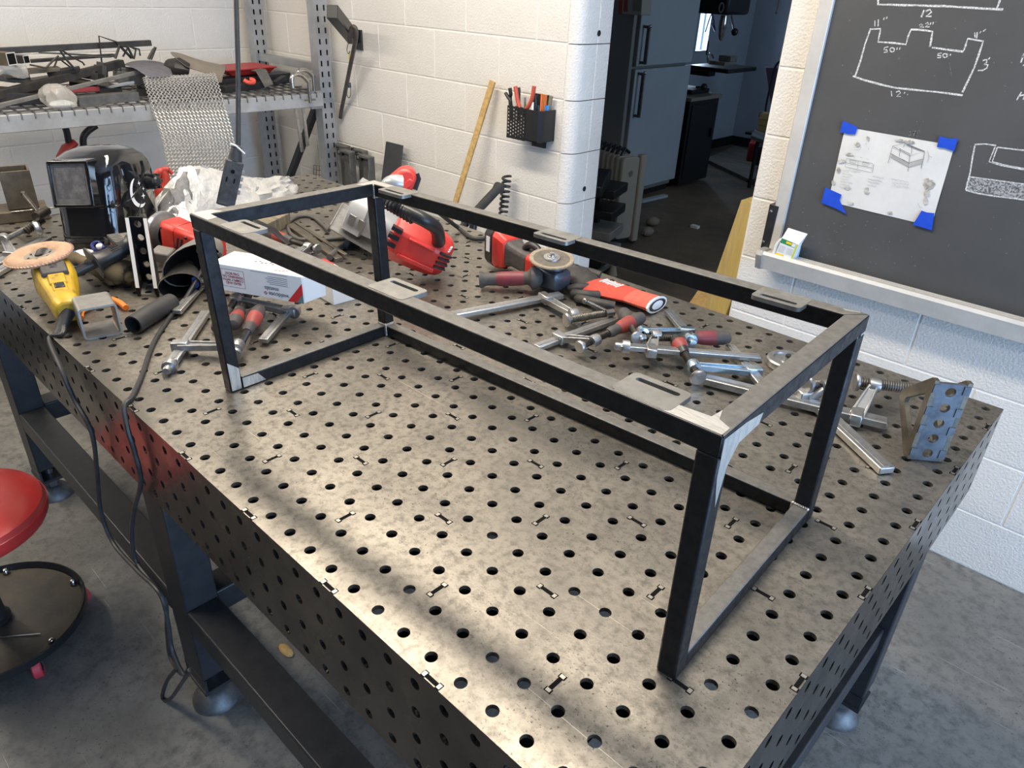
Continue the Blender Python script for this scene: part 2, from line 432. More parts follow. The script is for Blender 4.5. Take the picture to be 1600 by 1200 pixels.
def hole_plate2(b, nu, nv, fn, cu=S, cv=S):
    """as above with 16 boundary points that include the square's corners"""
    K = 16; bd = []
    for k in range(K):
        a = 2*PI*k/K; c, s = math.cos(a), math.sin(a); m = max(abs(c), abs(s)); bd.append((c/m, s/m))
    for i in range(nu):
        for j in range(nv):
            cx, cy = (i+0.5)*cu, (j+0.5)*cv
            ring = [(cx + HR*math.cos(2*PI*k/K), cy + HR*math.sin(2*PI*k/K)) for k in range(K)]
            vs = [fn(x, y, 0) for x, y in ring] + [fn(x, y, 1) for x, y in ring] + [fn(cx + x*cu/2, cy + y*cv/2, 0) for x, y in bd]
            fs = []
            for k in range(K):
                k2 = (k+1) % K
                fs += [(k, k2, 2*K+k2, 2*K+k), (k+K, k2+K, k2, k)]
            b.add(vs, fs)
    return b
def raw_obj(b, name, mats, parent):
    W = Matrix.LocRotScale(parent.location, parent.rotation_euler, None).inverted()
    me = bpy.data.meshes.new(name); me.from_pydata([tuple(W @ Vector(v)) for v in b.v], [], b.f)
    me.materials.append(MATS[mats]); me.shade_flat()
    o = bpy.data.objects.new(name, me); COL.objects.link(o); o.parent = parent; return o
b = MB(); hole_plate2(b, 48, 24, lambda u, v, w: (X0+u, Y0+v, -PT*w))
top = raw_obj(b, 'tabletop', 'table_steel', table)
SKH = 0.199
b = MB(); hole_plate2(b, 48, 4, lambda u, v, w: (X0+u, Y0-0.0003+PT*w, -v), S, SKH/4)
raw_obj(b, 'front_skirt', 'skirt_steel', table)
b = MB(); hole_plate2(b, 24, 4, lambda u, v, w: (X1+0.0003-PT*w, Y0+u, -v), S, SKH/4)
raw_obj(b, 'end_skirt', 'skirt_steel', table)
b = MB(); b.box2((X0, Y1-PT, -SKH), (X1, Y1, -0.0002)); b.build('back_skirt', 'skirt_steel', table)
b = MB(); b.box2((X0, Y0+0.01, -SKH), (X0+PT, Y1-0.01, -PT)); b.build('far_skirt', 'skirt_steel', table)
# rib plates under the top, where the slots are
b = MB()
for k in range(12):
    x = (3.5 - 4*k - 4)*S
    if x > X0 + 0.05: b.box2((x-0.003, Y0+0.012, -SKH+0.01), (x+0.003, Y1-0.012, -PT-0.001))
for k in range(6):
    y = (3.5 + 4*k)*S
    if y < Y1 - 0.05: b.box2((X0+0.012, y-0.003, -SKH+0.012), (X1-0.012, y+0.003, -PT-0.001))
b.build('rib_plate', 'slot_black', table)
# tab slots: black bar, and bright end squares painting in light inside the open ends
def slot_mesh():
    b = MB(); z = 0.0005
    b.box((0, 0, z/2), (0.020, 0.0055, z), None, 0)
    for s in (-1, 1):
        b.box((s*0.0125, 0, z/2), (0.0065, 0.0095, z*0.8), None, 0)
        b.box((s*0.0125, 0, z/2+0.0003), (0.0048, 0.0062, z), None, 1)
    return b.mesh('tab_slot', ['slot_black', 'slot_lit'], smooth=0)
SM = slot_mesh()
def slot(x, y, along_y):
    o = bpy.data.objects.new('tab_slot', SM); COL.objects.link(o); o.parent = table
    o.location = Vector((x, y, 0.0)) - table.location; o.rotation_euler = (0, 0, PI/2 if along_y else 0)
for i in range(-44, 4):
    for j in range(0, 24):
        if (i + 0) % 4 == 0 and (j - 2) % 4 == 0: slot((i-0.5)*S, (j-0.5)*S, True)
        if (i + 2) % 4 == 0 and (j - 0) % 4 == 0 and j > 0: slot((i-0.5)*S, (j-0.5)*S, False)
    if (i + 2) % 4 == 0: slot((i-0.5)*S, Y0+0.0045, False)
for j in range(0, 24):
    if (j - 2) % 4 == 0: slot(X1-0.005, (j-0.5)*S, True)

# legs, rails, levelling feet
LEGX = (-2.19, -1.04, 0.105)
for x in LEGX:
    for y in (0.037, 1.13):
        lg = MB(); t = 0.006
        # open channel leg: web to the outside, two flanges, foot plate
        lg.box2((x-0.05, y-0.037, -0.79), (x+0.05, y+0.037, -SKH))
        o = lg.build('leg', 'leg_paint', table, bevel=0.004)
        f = MB(); f.box2((x-0.052, y-0.04, -0.838), (x+0.052, y+0.04, -0.828)); 
        f.box2((x-0.05, y-0.037, -0.828), (x-0.044, y+0.037, -0.79)); f.box2((x-0.05, y-0.037, -0.828), (x+0.05, y-0.031, -0.79))
        f.build('foot_plate', 'leg_paint', table)
        g = MB(); g.cyl((x, y, -0.89), (x, y, -0.80), 0.012, n=12); g.build('levelling_bolt', 'bolt_zinc', table)
        g = MB(); g.cyl((x, y, -0.878), (x, y, -0.858), 0.022, n=6); g.build('hex_nut', 'foot_steel', table)
        g = MB(); g.lathe([(0.0, 0.042), (0.026, 0.042), (0.034, 0.036), (0.056, 0.012), (0.057, 0.0), (0, 0)], (x, y, FLOOR), n=24); g.build('foot_pad', 'foot_steel', table)
    c = MB(); c.box2((x-0.0375, 0.075, -0.625), (x+0.0375, 1.093, -0.56)); c.build('cross_rail', 'leg_paint', table, bevel=0.004)
for y in (0.037, 1.13):
    for a, c in ((LEGX[0]+0.05, LEGX[1]-0.05), (LEGX[1]+0.05, LEGX[2]-0.05)):
        q = MB(); q.box2((a, y-0.037, -0.625), (c, y+0.037, -0.56)); q.build('long_rail', 'leg_paint', table, bevel=0.004)

# ---------------------------------------------------------------- welded frame of square tube
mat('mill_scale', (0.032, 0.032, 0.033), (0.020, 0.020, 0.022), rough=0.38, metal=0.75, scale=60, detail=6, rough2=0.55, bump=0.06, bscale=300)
mat('mill_pale', (0.185, 0.175, 0.16), (0.125, 0.12, 0.11), rough=0.55, metal=0.35, scale=90, detail=8, bump=0.12, bscale=400)
mat('ground_steel', (0.80, 0.78, 0.73), (0.52, 0.51, 0.48), rough=0.33, metal=0.9, scale=40, rough2=0.45, bump=0.15, bscale=90, stretch=(1, 4, 1))
mat('tab_steel', (0.30, 0.29, 0.27), (0.20, 0.195, 0.18), rough=0.42, metal=0.6, scale=30, rough2=0.5, bump=0.08, bscale=120)
mat('weld_bead', (0.30, 0.29, 0.28), (0.5, 0.45, 0.38), rough=0.35, metal=0.9, scale=120, bump=0.6, bscale=200)
FBOT = [Vector(p) for p in ((-0.8987, 0.1312, 0), (0.0693, 0.1762, 0), (0.0531, 0.5896, 0), (-0.909, 0.5250, 0))]
FTOP = [Vector(p) for p in ((-0.9107, 0.1272, 0.335), (0.0662, 0.1745, 0.335), (0.0496, 0.5871, 0.335), (-0.9106, 0.5110, 0.335))]
def FW(u, v, w):      # frame space: u,v in metres from the corner (0..L, 0..D), w height
    L, D, H = 0.978, 0.408, 0.335
    a = u/L; c = v/D; h = w/H
    bq = FBOT[0]*(1-a)*(1-c) + FBOT[1]*a*(1-c) + FBOT[2]*a*c + FBOT[3]*(1-a)*c
    tq = FTOP[0]*(1-a)*(1-c) + FTOP[1]*a*(1-c) + FTOP[2]*a*c + FTOP[3]*(1-a)*c
    return bq*(1-h) + tq*h
T = 0.0254; L, D, H = 0.978, 0.408, 0.335
frame = thing('steel_frame', 'black square-tube box frame standing on the welding table, its lower front side open', 'frame', FW(L/2, D/2, 0))
def fbox(a, c):
    x0, y0, z0 = a; x1, y1, z1 = c
    return [FW(*p) for p in ((x0,y0,z0),(x1,y0,z0),(x1,y1,z0),(x0,y1,z0),(x0,y0,z1),(x1,y0,z1),(x1,y1,z1),(x0,y1,z1))]
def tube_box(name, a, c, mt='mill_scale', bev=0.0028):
    b = MB().hexa(fbox(a, c)); b.m[1] = 1 if name != 'post' else 0; return b.build(name, [mt, 'mill_pale'], frame, bevel=bev)      # paler steel on the upper faces, posts excepted
e = 0.0004
# top ring with mitred corners
def mitre(name, pts, z0, z1):
    b = MB().hexa([FW(x, y, z0) for x, y in pts] + [FW(x, y, z1) for x, y in pts]); b.m[1] = 1; return b.build(name, ['mill_scale', 'mill_pale'], frame, bevel=0.0022)
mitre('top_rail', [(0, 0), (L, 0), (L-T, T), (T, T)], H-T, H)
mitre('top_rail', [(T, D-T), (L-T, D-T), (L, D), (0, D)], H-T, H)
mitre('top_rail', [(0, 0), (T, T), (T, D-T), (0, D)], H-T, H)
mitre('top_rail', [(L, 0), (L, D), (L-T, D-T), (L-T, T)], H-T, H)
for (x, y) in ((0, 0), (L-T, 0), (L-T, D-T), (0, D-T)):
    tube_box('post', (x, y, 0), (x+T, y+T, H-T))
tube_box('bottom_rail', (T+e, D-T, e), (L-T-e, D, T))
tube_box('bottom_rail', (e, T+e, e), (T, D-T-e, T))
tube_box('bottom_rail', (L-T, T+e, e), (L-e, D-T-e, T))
# ground bright patches at the welded corners (thin polished areas on the tube faces)
def patch(name, pts, off=0.0003):
    pts = [Vector(p) for p in pts]; n = (pts[1]-pts[0]).cross(pts[2]-pts[0]).normalized()
    b = MB(); k = len(pts)
    b.add([p + n*off for p in pts], [tuple(range(k))]); return b.build(name, 'ground_steel', frame, smooth=0)
def top_patch(xy): return patch('ground_patch', [FW(x, y, H) for x, y in xy])
top_patch([(L-0.125, 0.002), (L-0.003, 0.002), (L-0.003, 0.018), (L-0.018, 0.026), (L-0.024, 0.044), (L-0.026, T), (L-0.06, T-0.003), (L-0.10, T-0.001)])
top_patch([(0.002, 0.003), (0.055, 0.003), (0.05, T-0.002), (T, T), (0.022, 0.05), (0.003, 0.04)])
top_patch([(0.01, D-0.055), (T, D-0.05), (T, D-T), (0.075, D-T), (0.07, D-0.005), (0.004, D-0.004)])
top_patch([(L-0.035, D-0.006), (L-0.028, D-0.012), (L-0.012, D-0.006), (L-0.01, D-0.002)])
patch('ground_patch', [FW(L, 0.003, H-0.004), FW(L, 0.003, H-0.05), FW(L, 0.013, H-0.09), FW(L, 0.022, H-0.045), FW(L, 0.04, H-T), FW(L, 0.085, H-T+0.002), FW(L, 0.09, H-0.012), FW(L, 0.05, H-0.006)])
patch('ground_patch', [FW(L, D-0.003, H-0.07), FW(L, D-0.010, H-0.07), FW(L, D-0.016, H-0.02), FW(L, D-0.03, H-0.026), FW(L, D-0.028, H-0.008), FW(L, D-0.003, H-0.004)])
patch('ground_patch', [FW(T, 0.0235, 0.045), FW(T, 0.002, 0.062), FW(T, 0.002, 0.004), FW(T, 0.022, 0.003)])
patch('ground_patch', [FW(T, T+0.001, 0.003), FW(T, 0.075, 0.003), FW(T, 0.06, 0.022), FW(T, T+0.001, 0.023)])
patch('ground_patch', [FW(T, T+0.004, H-0.004), FW(T, T+0.004, H-T+0.002), FW(T, 0.055, H-T+0.003), FW(T, 0.07, H-0.006)][::-1])
patch('ground_patch', [FW(T, D-T-0.002, H-0.004), FW(T, D-T-0.002, H-T+0.002), FW(T, D-0.06, H-T+0.003), FW(T, D-0.05, H-0.006)])
patch('ground_patch', [FW(T, D-0.004, H-T-0.008), FW(T, D-0.004, H-0.075), FW(T, D-0.02, H-0.066), FW(T, D-0.02, H-T-0.008)])
# weld beads at the inner corners
def bead(p, q, r=0.0035):
    p = Vector(p); q = Vector(q); b = MB(); n = 7
    for i in range(n):
        b.ball(p.lerp(q, i/(n-1)), (r, r, r), 8, 5)
    return b.build('weld_bead', 'weld_bead', frame)
bead(FW(T, D-T, H-T-0.001), FW(T, D-T, H-0.003), 0.003)
bead(FW(0.004, T, H-T-0.001), FW(T, T, H-T-0.001), 0.0028)
bead(FW(T, D-0.02, H-T-0.001), FW(T, D-0.003, H-T-0.001), 0.0028)
bead(FW(T, D-T, 0.003), FW(T, D-T, T), 0.0045)
bead(FW(0.004, D-T, T), FW(T, D-T, T), 0.0035)
bead(FW(T, D-T, T), FW(T, D-0.004, T), 0.0035)
bead(FW(L-T, D-T, 0.008), FW(L-T, D-T, T), 0.004)
bead(FW(L-T, D-T, T), FW(L-0.004, D-T, T), 0.0035)
# slotted mounting tabs lying flush in the top, three on each long rail
def tab(u, v0, v1, flush, name='slotted_tab'):
    wd = 0.070; h = 0.006; z1 = H + (0.0006 if flush else 0.0)
    y0, y1 = min(v0, v1), max(v0, v1); inner = v1
    # plate with a slot: built from a ring outline and the slot outline
    cx, cy = u, (y0+y1)/2; w, d = wd, y1-y0
    out = rrect(w, d, 0.007, 4); sy = (inner-cy) - math.copysign(0.0125, inner-cy)
    n = len(out)
    sl = [(x, y+sy) for x, y in rrect(0.052, 0.0075, 0.0036, 4)]
    b = MB()
    for z in (z1-h, z1):  # black sheet in the open channel paints the shade behind the slots
        b.add([FW(cx+x, cy+y, z) for x, y in out] + [FW(cx+x, cy+y, z) for x, y in sl], [(i, (i+1) % n, n+(i+1) % n, n+i) for i in range(n)])
    b.add([FW(cx+x, cy+y, z) for z in (z1-h, z1) for x, y in out], [(i, (i+1) % n, n+(i+1) % n, n+i) for i in range(n)])
    b.add([FW(cx+x, cy+y, z) for z in (z1-h, z1) for x, y in sl], [(i, (i+1) % n, n+(i+1) % n, n+i) for i in range(n)])
    return b.build(name, 'tab_steel' if flush else 'mill_scale', frame, smooth=30)
def uv_of(px, py):   # frame coordinates of a point seen on the frame's top
    p = P(px, py, H); a = FTOP[0]; ex = (FTOP[1]-FTOP[0]); ey = (FTOP[3]-FTOP[0])
    d = p - a
    det = ex.x*ey.y - ex.y*ey.x
    return ((d.x*ey.y - d.y*ey.x)/det*L, (ex.x*d.y - ex.y*d.x)/det*D)
for (px, py) in ((388, 353), (628, 449), (1032, 604)):
    tab(uv_of(px, py)[0], 0.003, 0.052, True)
for (px, py) in ((622, 299), (868, 372), (1228, 474)):
    tab(uv_of(px, py)[0], D-0.003, D-0.050, True)

# ---------------------------------------------------------------- tools on the table
mat('zinc_bar', (0.56, 0.56, 0.55), (0.42, 0.42, 0.41), rough=0.30, metal=0.95, scale=50, rough2=0.42, bump=0.05, bscale=300)
mat('cast_zinc', (0.50, 0.50, 0.50), (0.36, 0.36, 0.36), rough=0.36, metal=0.9, scale=70, bump=0.12, bscale=250)
mat('blue_zinc', (0.42, 0.55, 0.66), (0.5, 0.58, 0.62), rough=0.26, metal=0.95, scale=20)
mat('thread_black', (0.05, 0.045, 0.04), (0.10, 0.085, 0.07), rough=0.4, metal=0.7, scale=90)
mat('thread_steel', (0.30, 0.28, 0.25), (0.2, 0.19, 0.17), rough=0.35, metal=0.9, scale=90)
mat('grip_grey', (0.055, 0.05, 0.05), (0.085, 0.075, 0.07), rough=0.62, scale=60, bump=0.1)
mat('grip_red', (0.36, 0.055, 0.042), (0.25, 0.045, 0.038), rough=0.5, scale=40)
mat('grip_maroon', (0.22, 0.035, 0.045), (0.16, 0.03, 0.04), rough=0.5, scale=40)
mat('tool_red', (0.66, 0.045, 0.03), (0.60, 0.04, 0.03), rough=0.38, scale=30)
mat('plastic_black', (0.02, 0.02, 0.021), rough=0.38)
mat('rubber_black', (0.025, 0.025, 0.025), (0.035, 0.034, 0.033), rough=0.6, scale=40)
mat('white_print', (0.85, 0.85, 0.85), rough=0.5)
mat('dusty_black', (0.03, 0.03, 0.032), (0.085, 0.08, 0.075), rough=0.55, scale=60, detail=8, contrast=(0.45, 0.75))

V = Vector
def thread(b, p, q, r, pitch=0.0042, mi=0, n=10):
    p = V(p); q = V(q); Lg = (q-p).length; k = max(2, int(Lg/pitch)); pr = []
    for i in range(k):
        pr += [(r*0.8, i*Lg/k), (r, (i+0.35)*Lg/k), (r, (i+0.6)*Lg/k)]
    pr.append((r*0.8, Lg)); b.lathe(pr, p, q-p, n, mi)
def clamp(label, bar, arm, spin, hand='grip', w=0.021, h=0.0105, handlen=0.105, tail=None, stud=None, group='bar clamps on the table', armmat='cast_zinc', padr=0.0145, hr=0.0155, hmats=('grip_grey', 'grip_red'), padm='cast_zinc', up=(0, 0, 1), tr=0.008):
    """bar=(p,q); arm=(on bar, at spindle); spin=(pad centre, point where the handle starts)"""
    p, q = V(bar[0]), V(bar[1]); c = (p+q)/2
    t = thing('bar_clamp', label, 'clamp', (c.x, c.y, min(p.z, q.z)-h/2), 0, group)
    d = (q-p).normalized()
    b = MB(); b.bar(p, q, w, h, 0, up)
    b.build('bar', 'zinc_bar', t, bevel=0.0018)
    g = MB(); side = d.cross(V(up)).normalized(); u2 = side.cross(d)
    g.bar(p+u2*(h/2+0.0004)+d*0.004, q+u2*(h/2+0.0004)-d*0.004, w*0.34, 0.0008, 0, up)
    g.build('bar_groove', 'cast_zinc', t)
    a0, a1 = V(arm[0]), V(arm[1]); s0, s1 = V(spin[0]), V(spin[1]); sd = (s1-s0).normalized()
    ad = (a1-a0).normalized()
    # cast arm: sleeve round the bar, tapering I-section, ring at the spindle
    b = MB(); b.bar(a0-d*0.011, a0+d*0.011, w+0.013, h+0.010, 0, up)
    b.build('arm_sleeve', armmat, t, bevel=0.003)
    b = MB(); nrm = ad.cross(d).normalized(); tw = ad.cross(nrm).normalized()
    def sec(pt, wd, th): return [pt + tw*x*wd/2 + nrm*y*th/2 for x, y in ((-1,-1),(1,-1),(1,1),(-1,1))]
    b.loft([sec(a0, 0.024, 0.006), sec(a1, 0.015, 0.006)])
    for sg in (-1, 1):
        b.loft([[v + tw*sg*0.011 for v in sec(a0, 0.005, 0.013)], [v + tw*sg*0.0065 for v in sec(a1, 0.004, 0.013)]])
    b.build('arm', armmat, t, bevel=0.0012)
    b = MB(); m = a1; b.lathe([(0.006, -0.011), (0.0125, -0.010), (0.0135, -0.004), (0.0135, 0.004), (0.0125, 0.010), (0.006, 0.011)], m, sd, 16)
    b.build('collar', armmat, t)
    b = MB(); thread(b, s0 + sd*0.006, s1 + sd*0.002, tr); b.build('spindle', 'thread_black' if hand == 'grip' else 'thread_steel', t)
    b = MB(); b.lathe([(0, -0.003), (padr*0.9, -0.003), (padr, 0), (padr*0.95, 0.004), (0.008, 0.007), (0.0075, 0.013), (0, 0.014)], s0, sd, 20); b.build('swivel_pad', padm, t)
    if hand == 'grip':
        Lh = handlen; k = hr
        b = MB(); b.lathe([(0, 0), (k*0.62, 0), (k*0.8, 0.012), (k*0.72, Lh*0.22), (k*0.95, Lh*0.42), (k*1.05, Lh*0.62), (k*1.0, Lh*0.84), (k*0.8, Lh*0.96), (k*0.4, Lh), (0, Lh)], s1, sd, 20)
        hd = b.build('handle', hmats[0], t)
        b = MB(); b.lathe([(k*0.78, Lh*0.27), (k*0.98, Lh*0.40), (k*1.08, Lh*0.60), (k*1.0, Lh*0.70)], s1, sd, 20); b.build('grip_panel', hmats[1], hd)
    elif hand == 'tee':
        e = V(hand_tee) if False else None
    if tail: # second fixed jaw at the bar's end
        a0, a1 = V(tail[0]), V(tail[1]); b = MB(); b.bar(a0, a1, 0.022, 0.012, 0, up); b.build('fixed_jaw', armmat, t, bevel=0.003)
    if stud:
        s = V(stud); sdn = (s - c).normalized(); b = MB(); b.lathe([(0.0, 0.026), (0.007, 0.026), (0.0085, 0.022), (0.0085, 0.011), (0.0135, 0.011), (0.0145, 0.007), (0.0145, -0.004), (0, -0.004)], s, d*(1 if (s-c).dot(d) > 0 else -1), 18); b.build('end_stud', armmat, t)
    return t, s1, sd
# A: T-handle clamp in front of the cordless grinder
t, s1, sd = clamp('long bar clamp with a steel T-handle lying in front of the disc grinder', (P(700, 494, .014), P(877, 461, .014)), (P(852, 466, .020), P(896, 491, .022)),
      (P(885, 500, .020), P(948, 489, .024)), hand='tee', armmat='cast_zinc', padr=0.017, w=0.026, h=0.012, tr=0.0095)
b = MB(); e0, e1 = P(914, 470, .05), P(952, 489, .026); b.cyl(e0, e1, 0.0052, n=12); b.ball(e0, 0.0075, 12, 8); b.ball(e1, 0.0085, 12, 8); b.cyl(e1-V((.004,.01,0)), e1+V((.004,.01,0)), 0.009, n=12); b.build('tee_handle', 'thread_steel', t)
# B
clamp('bar clamp with a bright red and grey handle crossing the bar, pad toward the camera', (P(838, 543, .011), P(962, 499, .011)), (P(875, 528, .016), P(929, 532, .030)),
      (P(906, 542, .026), P(950, 521, .034)), handlen=0.115, hr=0.016)
# C, D, E: the tangle of clamps
clamp('bar clamp whose long bar lies across the tangle, pointing right', (P(968, 541, .042), P(1187, 559, .028)), (P(1017, 548, .036), P(1024, 524, .045)),
      (P(1000, 528, .045), P(1068, 528, .040)), handlen=0.11, padr=0.010, stud=P(980, 542, .042), hmats=('grip_grey', 'grip_maroon'))
clamp('bar clamp at the back of the tangle with a bluish arm and round stud', (P(1045, 487, .011), P(1083, 532, .030)), (P(1073, 518, .034), P(1004, 519, .048)),
      (P(996, 528, .046), P(982, 503, .034)), handlen=0.075, hmats=('grip_grey', 'grip_grey'), stud=P(1078, 530, .040), armmat='blue_zinc')
clamp('bar clamp under the tangle with a dark handle and a grey pad facing left', (P(1140, 541, .018), P(1192, 602, .018)), (P(1177, 580, .022), P(1084, 572, .030)),
      (P(1091, 590, .024), P(1070, 553, .036)), handlen=0.06, hmats=('plastic_black', 'grip_red'), armmat='blue_zinc', padr=0.017)
# F, G
clamp('heavy bar clamp with a coarse spindle, its bar passing behind the right post', (P(1100, 592, .012), P(1386, 662, .016)), (P(1338, 651, .018), P(1366, 602, .050)),
      (P(1338, 597, .048), P(1420, 606, .050)), hand='none', w=0.027, h=0.014, padr=0.018, armmat='zinc_bar', tr=0.0115)
clamp('long bar clamp with its bare bar end pointing at the camera beside the right post', (P(1250, 608, .012), P(1386, 736, .008)), (P(1262, 618, .022), P(1292, 604, .045)),
      (P(1262, 600, .045), P(1318, 598, .045)), hand='none', w=0.028, h=0.013, armmat='cast_zinc', padr=0.018)
# H, I, J: left group
clamp('bar clamp at the left post, its round end stud toward the camera', (P(270, 565, .012), P(322, 488, .012)), (P(282, 540, .020), P(371, 541, .028)),
      (P(367, 553, .020), P(386, 519, .030)), handlen=0.10, stud=P(266, 571, .012))
clamp('bar clamp under the corner of the white carton, bar end toward the camera', (P(411, 533, .012), P(458, 478, .020)), (P(452, 486, .022), P(368, 468, .040)),
      (P(376, 455, .050), P(358, 484, .030)), handlen=0.07, stud=P(459, 488, .022))
clamp('mostly hidden bar clamp, its red handle between two others at the left post', (P(276, 488, .012), P(330, 428, .012)), (P(318, 442, .02), P(392, 452, .03)),
      (P(396, 448, .032), P(377, 484, .030)), handlen=0.085)
clamp('bar clamp behind the front top rail, round pad facing the camera', (P(392, 384, .010), P(478, 396, .010)), (P(468, 394, .018), P(482, 386, .022)),
      (P(496, 389, .020), P(456, 377, .022)), handlen=0.10, hr=0.017)
clamp('bar clamp at the far left table edge, half out of the picture', (P(-30, 425, .012), P(74, 372, .012)), (P(20, 398, .018), P(5, 372, .018)),
      (P(6, 375, .025), P(50, 353, .030)), hand='none', w=0.028)
clamp('dusty bar clamp lying beneath the flap disc', (P(-40, 447, .009), P(60, 388, .009)), (P(-20, 436, .018), P(-50, 420, .018)),
      (P(-55, 415, .018), P(-80, 425, .018)), hand='none', w=0.026)

# right-angle fixture block
t = thing('angle_fixture', 'pair of triangular steel plates joined by a blue-grey plate with five round holes', 'fixture', P(1445, 715, 0))
mat('plasma_plate', (0.075, 0.085, 0.10), (0.15, 0.165, 0.185), rough=0.45, metal=0.6, scale=28, rough2=0.5, bump=0.2, bscale=80)
mat('bracket_steel', (0.20, 0.175, 0.13), (0.12, 0.105, 0.085), rough=0.42, metal=0.75, scale=30, bump=0.15, bscale=140)
# face plate frame: foot corners on the table, plate leans away from the camera
f0, f1 = P(1420, 717, .002), P(1470, 722, .002)
fx = (f1-f0); fx.z = 0; fx.normalize(); fy = V((0, 0, 1)); fz = fx.cross(fy)
PWD, PH = (f1-f0).length, 0.150
M = rmat(fx, y=fy, o=f0)
def plate_holes(b, W, Hh, cs, r, t0, M, K=16):
    """strip plate W x Hh cut into cells, a round hole in each"""
    n = len(cs); c = Hh/n
    for k in range(n):
        cy = (k+0.5)*c; cx = W/2
        bd = []
        for i in range(K):
            a = 2*PI*i/K; cc, ss = math.cos(a), math.sin(a); m = max(abs(cc), abs(ss)); bd.append((cx + cc/m*W/2, cy + ss/m*c/2))
        rg = [(cx + r*math.cos(2*PI*i/K), cy + r*math.sin(2*PI*i/K)) for i in range(K)]
        vs = [M @ V((x, y, z)) for z in (0, -t0) for x, y in rg] + [M @ V((x, y, z)) for z in (0, -t0) for x, y in bd]
        fs = []
        for i in range(K):
            j = (i+1) % K
            fs += [(i, j, 2*K+j, 2*K+i), (i, K+i, K+j, j), (K+i, 3*K+i, 3*K+j, K+j), (2*K+i, 2*K+j, 3*K+j, 3*K+i)]
        b.add(vs, fs)
b = MB(); plate_holes(b, PWD*0.84, PH, [0]*5, 0.0085, 0.007, M @ Matrix.Translation((PWD*0.08, 0, 0))); b.build('hole_plate', 'plasma_plate', t, smooth=30)
for k in (0.05, 0.36, 0.60, 0.88):
    for x in (0.0, PWD-0.006):
        b = MB(); b.prism([(x-0.002, PH*k), (x+0.008, PH*k), (x+0.008, PH*k+0.016), (x-0.002, PH*k+0.016)], 0.0015, M); b.build('tenon', 'plasma_plate', t)
for i, xo in enumerate((-0.003, PWD-0.004)):
    A, B, Cc = V((0, 0)), V((0, PH+0.006)), V((-0.0, 0))
    # triangle in the plane spanned by plate height (y) and depth (-z)
    def tri(s, off): 
        return [(off, 0+s), (off+0.001, 0)]
    D2 = 0.115
    outer = [(0, 0.0), (0.0, PH+0.004), (-0.012, PH+0.004), (-D2*0.86, PH*0.56), (-D2*0.86, PH*0.44), (-0.02, 0.0)]
    inner = [(-0.016, PH*0.22), (-0.016, PH*0.80), (-0.020, PH*0.80), (-D2*0.66, PH*0.53), (-D2*0.66, PH*0.47), (-0.020, PH*0.22)]
    b = MB(); n = len(outer)
    M2 = M
    for xx in (xo, xo+0.0075):
        b.add([M2 @ V((xx, y, z)) for z, y in outer] + [M2 @ V((xx, y, z)) for z, y in inner], [(k, (k+1) % n, n+(k+1) % n, n+k) for k in range(n)])
    for lp in (outer, inner):
        b.add([M2 @ V((xx, y, z)) for xx in (xo, xo+0.0075) for z, y in lp], [(k, (k+1) % n, n+(k+1) % n, n+k) for k in range(n)])
    b.build('gusset_plate', 'bracket_steel', t, smooth=30)

# round magnetic base behind the right top rail
t = thing('magnet_disc', 'round grey cast disc lying behind the right top rail of the frame', 'magnet', P(1228, 572, 0))
b = MB(); c = P(1228, 572, 0); b.lathe([(0, 0.0), (0.040, 0.0), (0.043, 0.004), (0.043, 0.016), (0.040, 0.019), (0.030, 0.019), (0.028, 0.015), (0.014, 0.015), (0.012, 0.021), (0, 0.021)], c, (0, 0, 1), 32); b.build('disc', 'cast_zinc', t)
b = MB(); b.cyl(c+V((0, 0, .019)), c+V((0, 0, .027)), 0.006, n=6); b.build('bolt_head', 'thread_black', t)

def flat_loft2(pts, ws, hs):        # boxy flattened tube (eight-sided)
    pts = [V(p) for p in pts]; rings = []
    for i, c in enumerate(pts):
        d = (pts[min(i+1, len(pts)-1)] - pts[max(i-1, 0)]).normalized(); s_ = d.cross(c_ax).normalized(); u_ = s_.cross(d)
        rings.append([c + s_*x*hs[i]/2 + u_*y*ws[i]/2 for x, y in ((1, .6), (.6, 1), (-.6, 1), (-1, .6), (-1, -.6), (-.6, -1), (.6, -1), (1, -.6))])
    return rings
# ---- red circular saw
saw = thing('circular_saw', 'red and grey circular saw tilted on its blade guard behind the frame', 'saw', P(610, 405, 0))
mat('saw_grey', (0.50, 0.51, 0.51), (0.44, 0.45, 0.45), rough=0.34, metal=0.5, scale=20)
mat('saw_dark', (0.10, 0.12, 0.15), rough=0.35, metal=0.5)
A = P(601, 408, .004)
mE = P(684, 397, .064); mS = P(620, 364, .118)
m_ax = (mE-mS).normalized()
c_ax = V((0, 0, 1)).cross(m_ax).normalized()       # away from the camera, level
n_ax = m_ax.cross(c_ax)
if n_ax.z < 0: n_ax = -n_ax
Bp = P(513, 357, .072)
sx = (A-Bp).normalized(); sn = sx.cross(c_ax); sn = sn if sn.z > 0 else -sn
b = MB(); b.hexa([Bp, A, A+c_ax*0.26, Bp+c_ax*0.26] + [v+sn*0.003 for v in (Bp, A, A+c_ax*0.26, Bp+c_ax*0.26)]);
b.hexa([Bp, Bp+sx*0.003, Bp+sx*0.003+c_ax*0.26, Bp+c_ax*0.26] + [v+sn*0.014 for v in (Bp, Bp+sx*0.003, Bp+sx*0.003+c_ax*0.26, Bp+c_ax*0.26)])
b.build('shoe_plate', 'zinc_bar', saw)
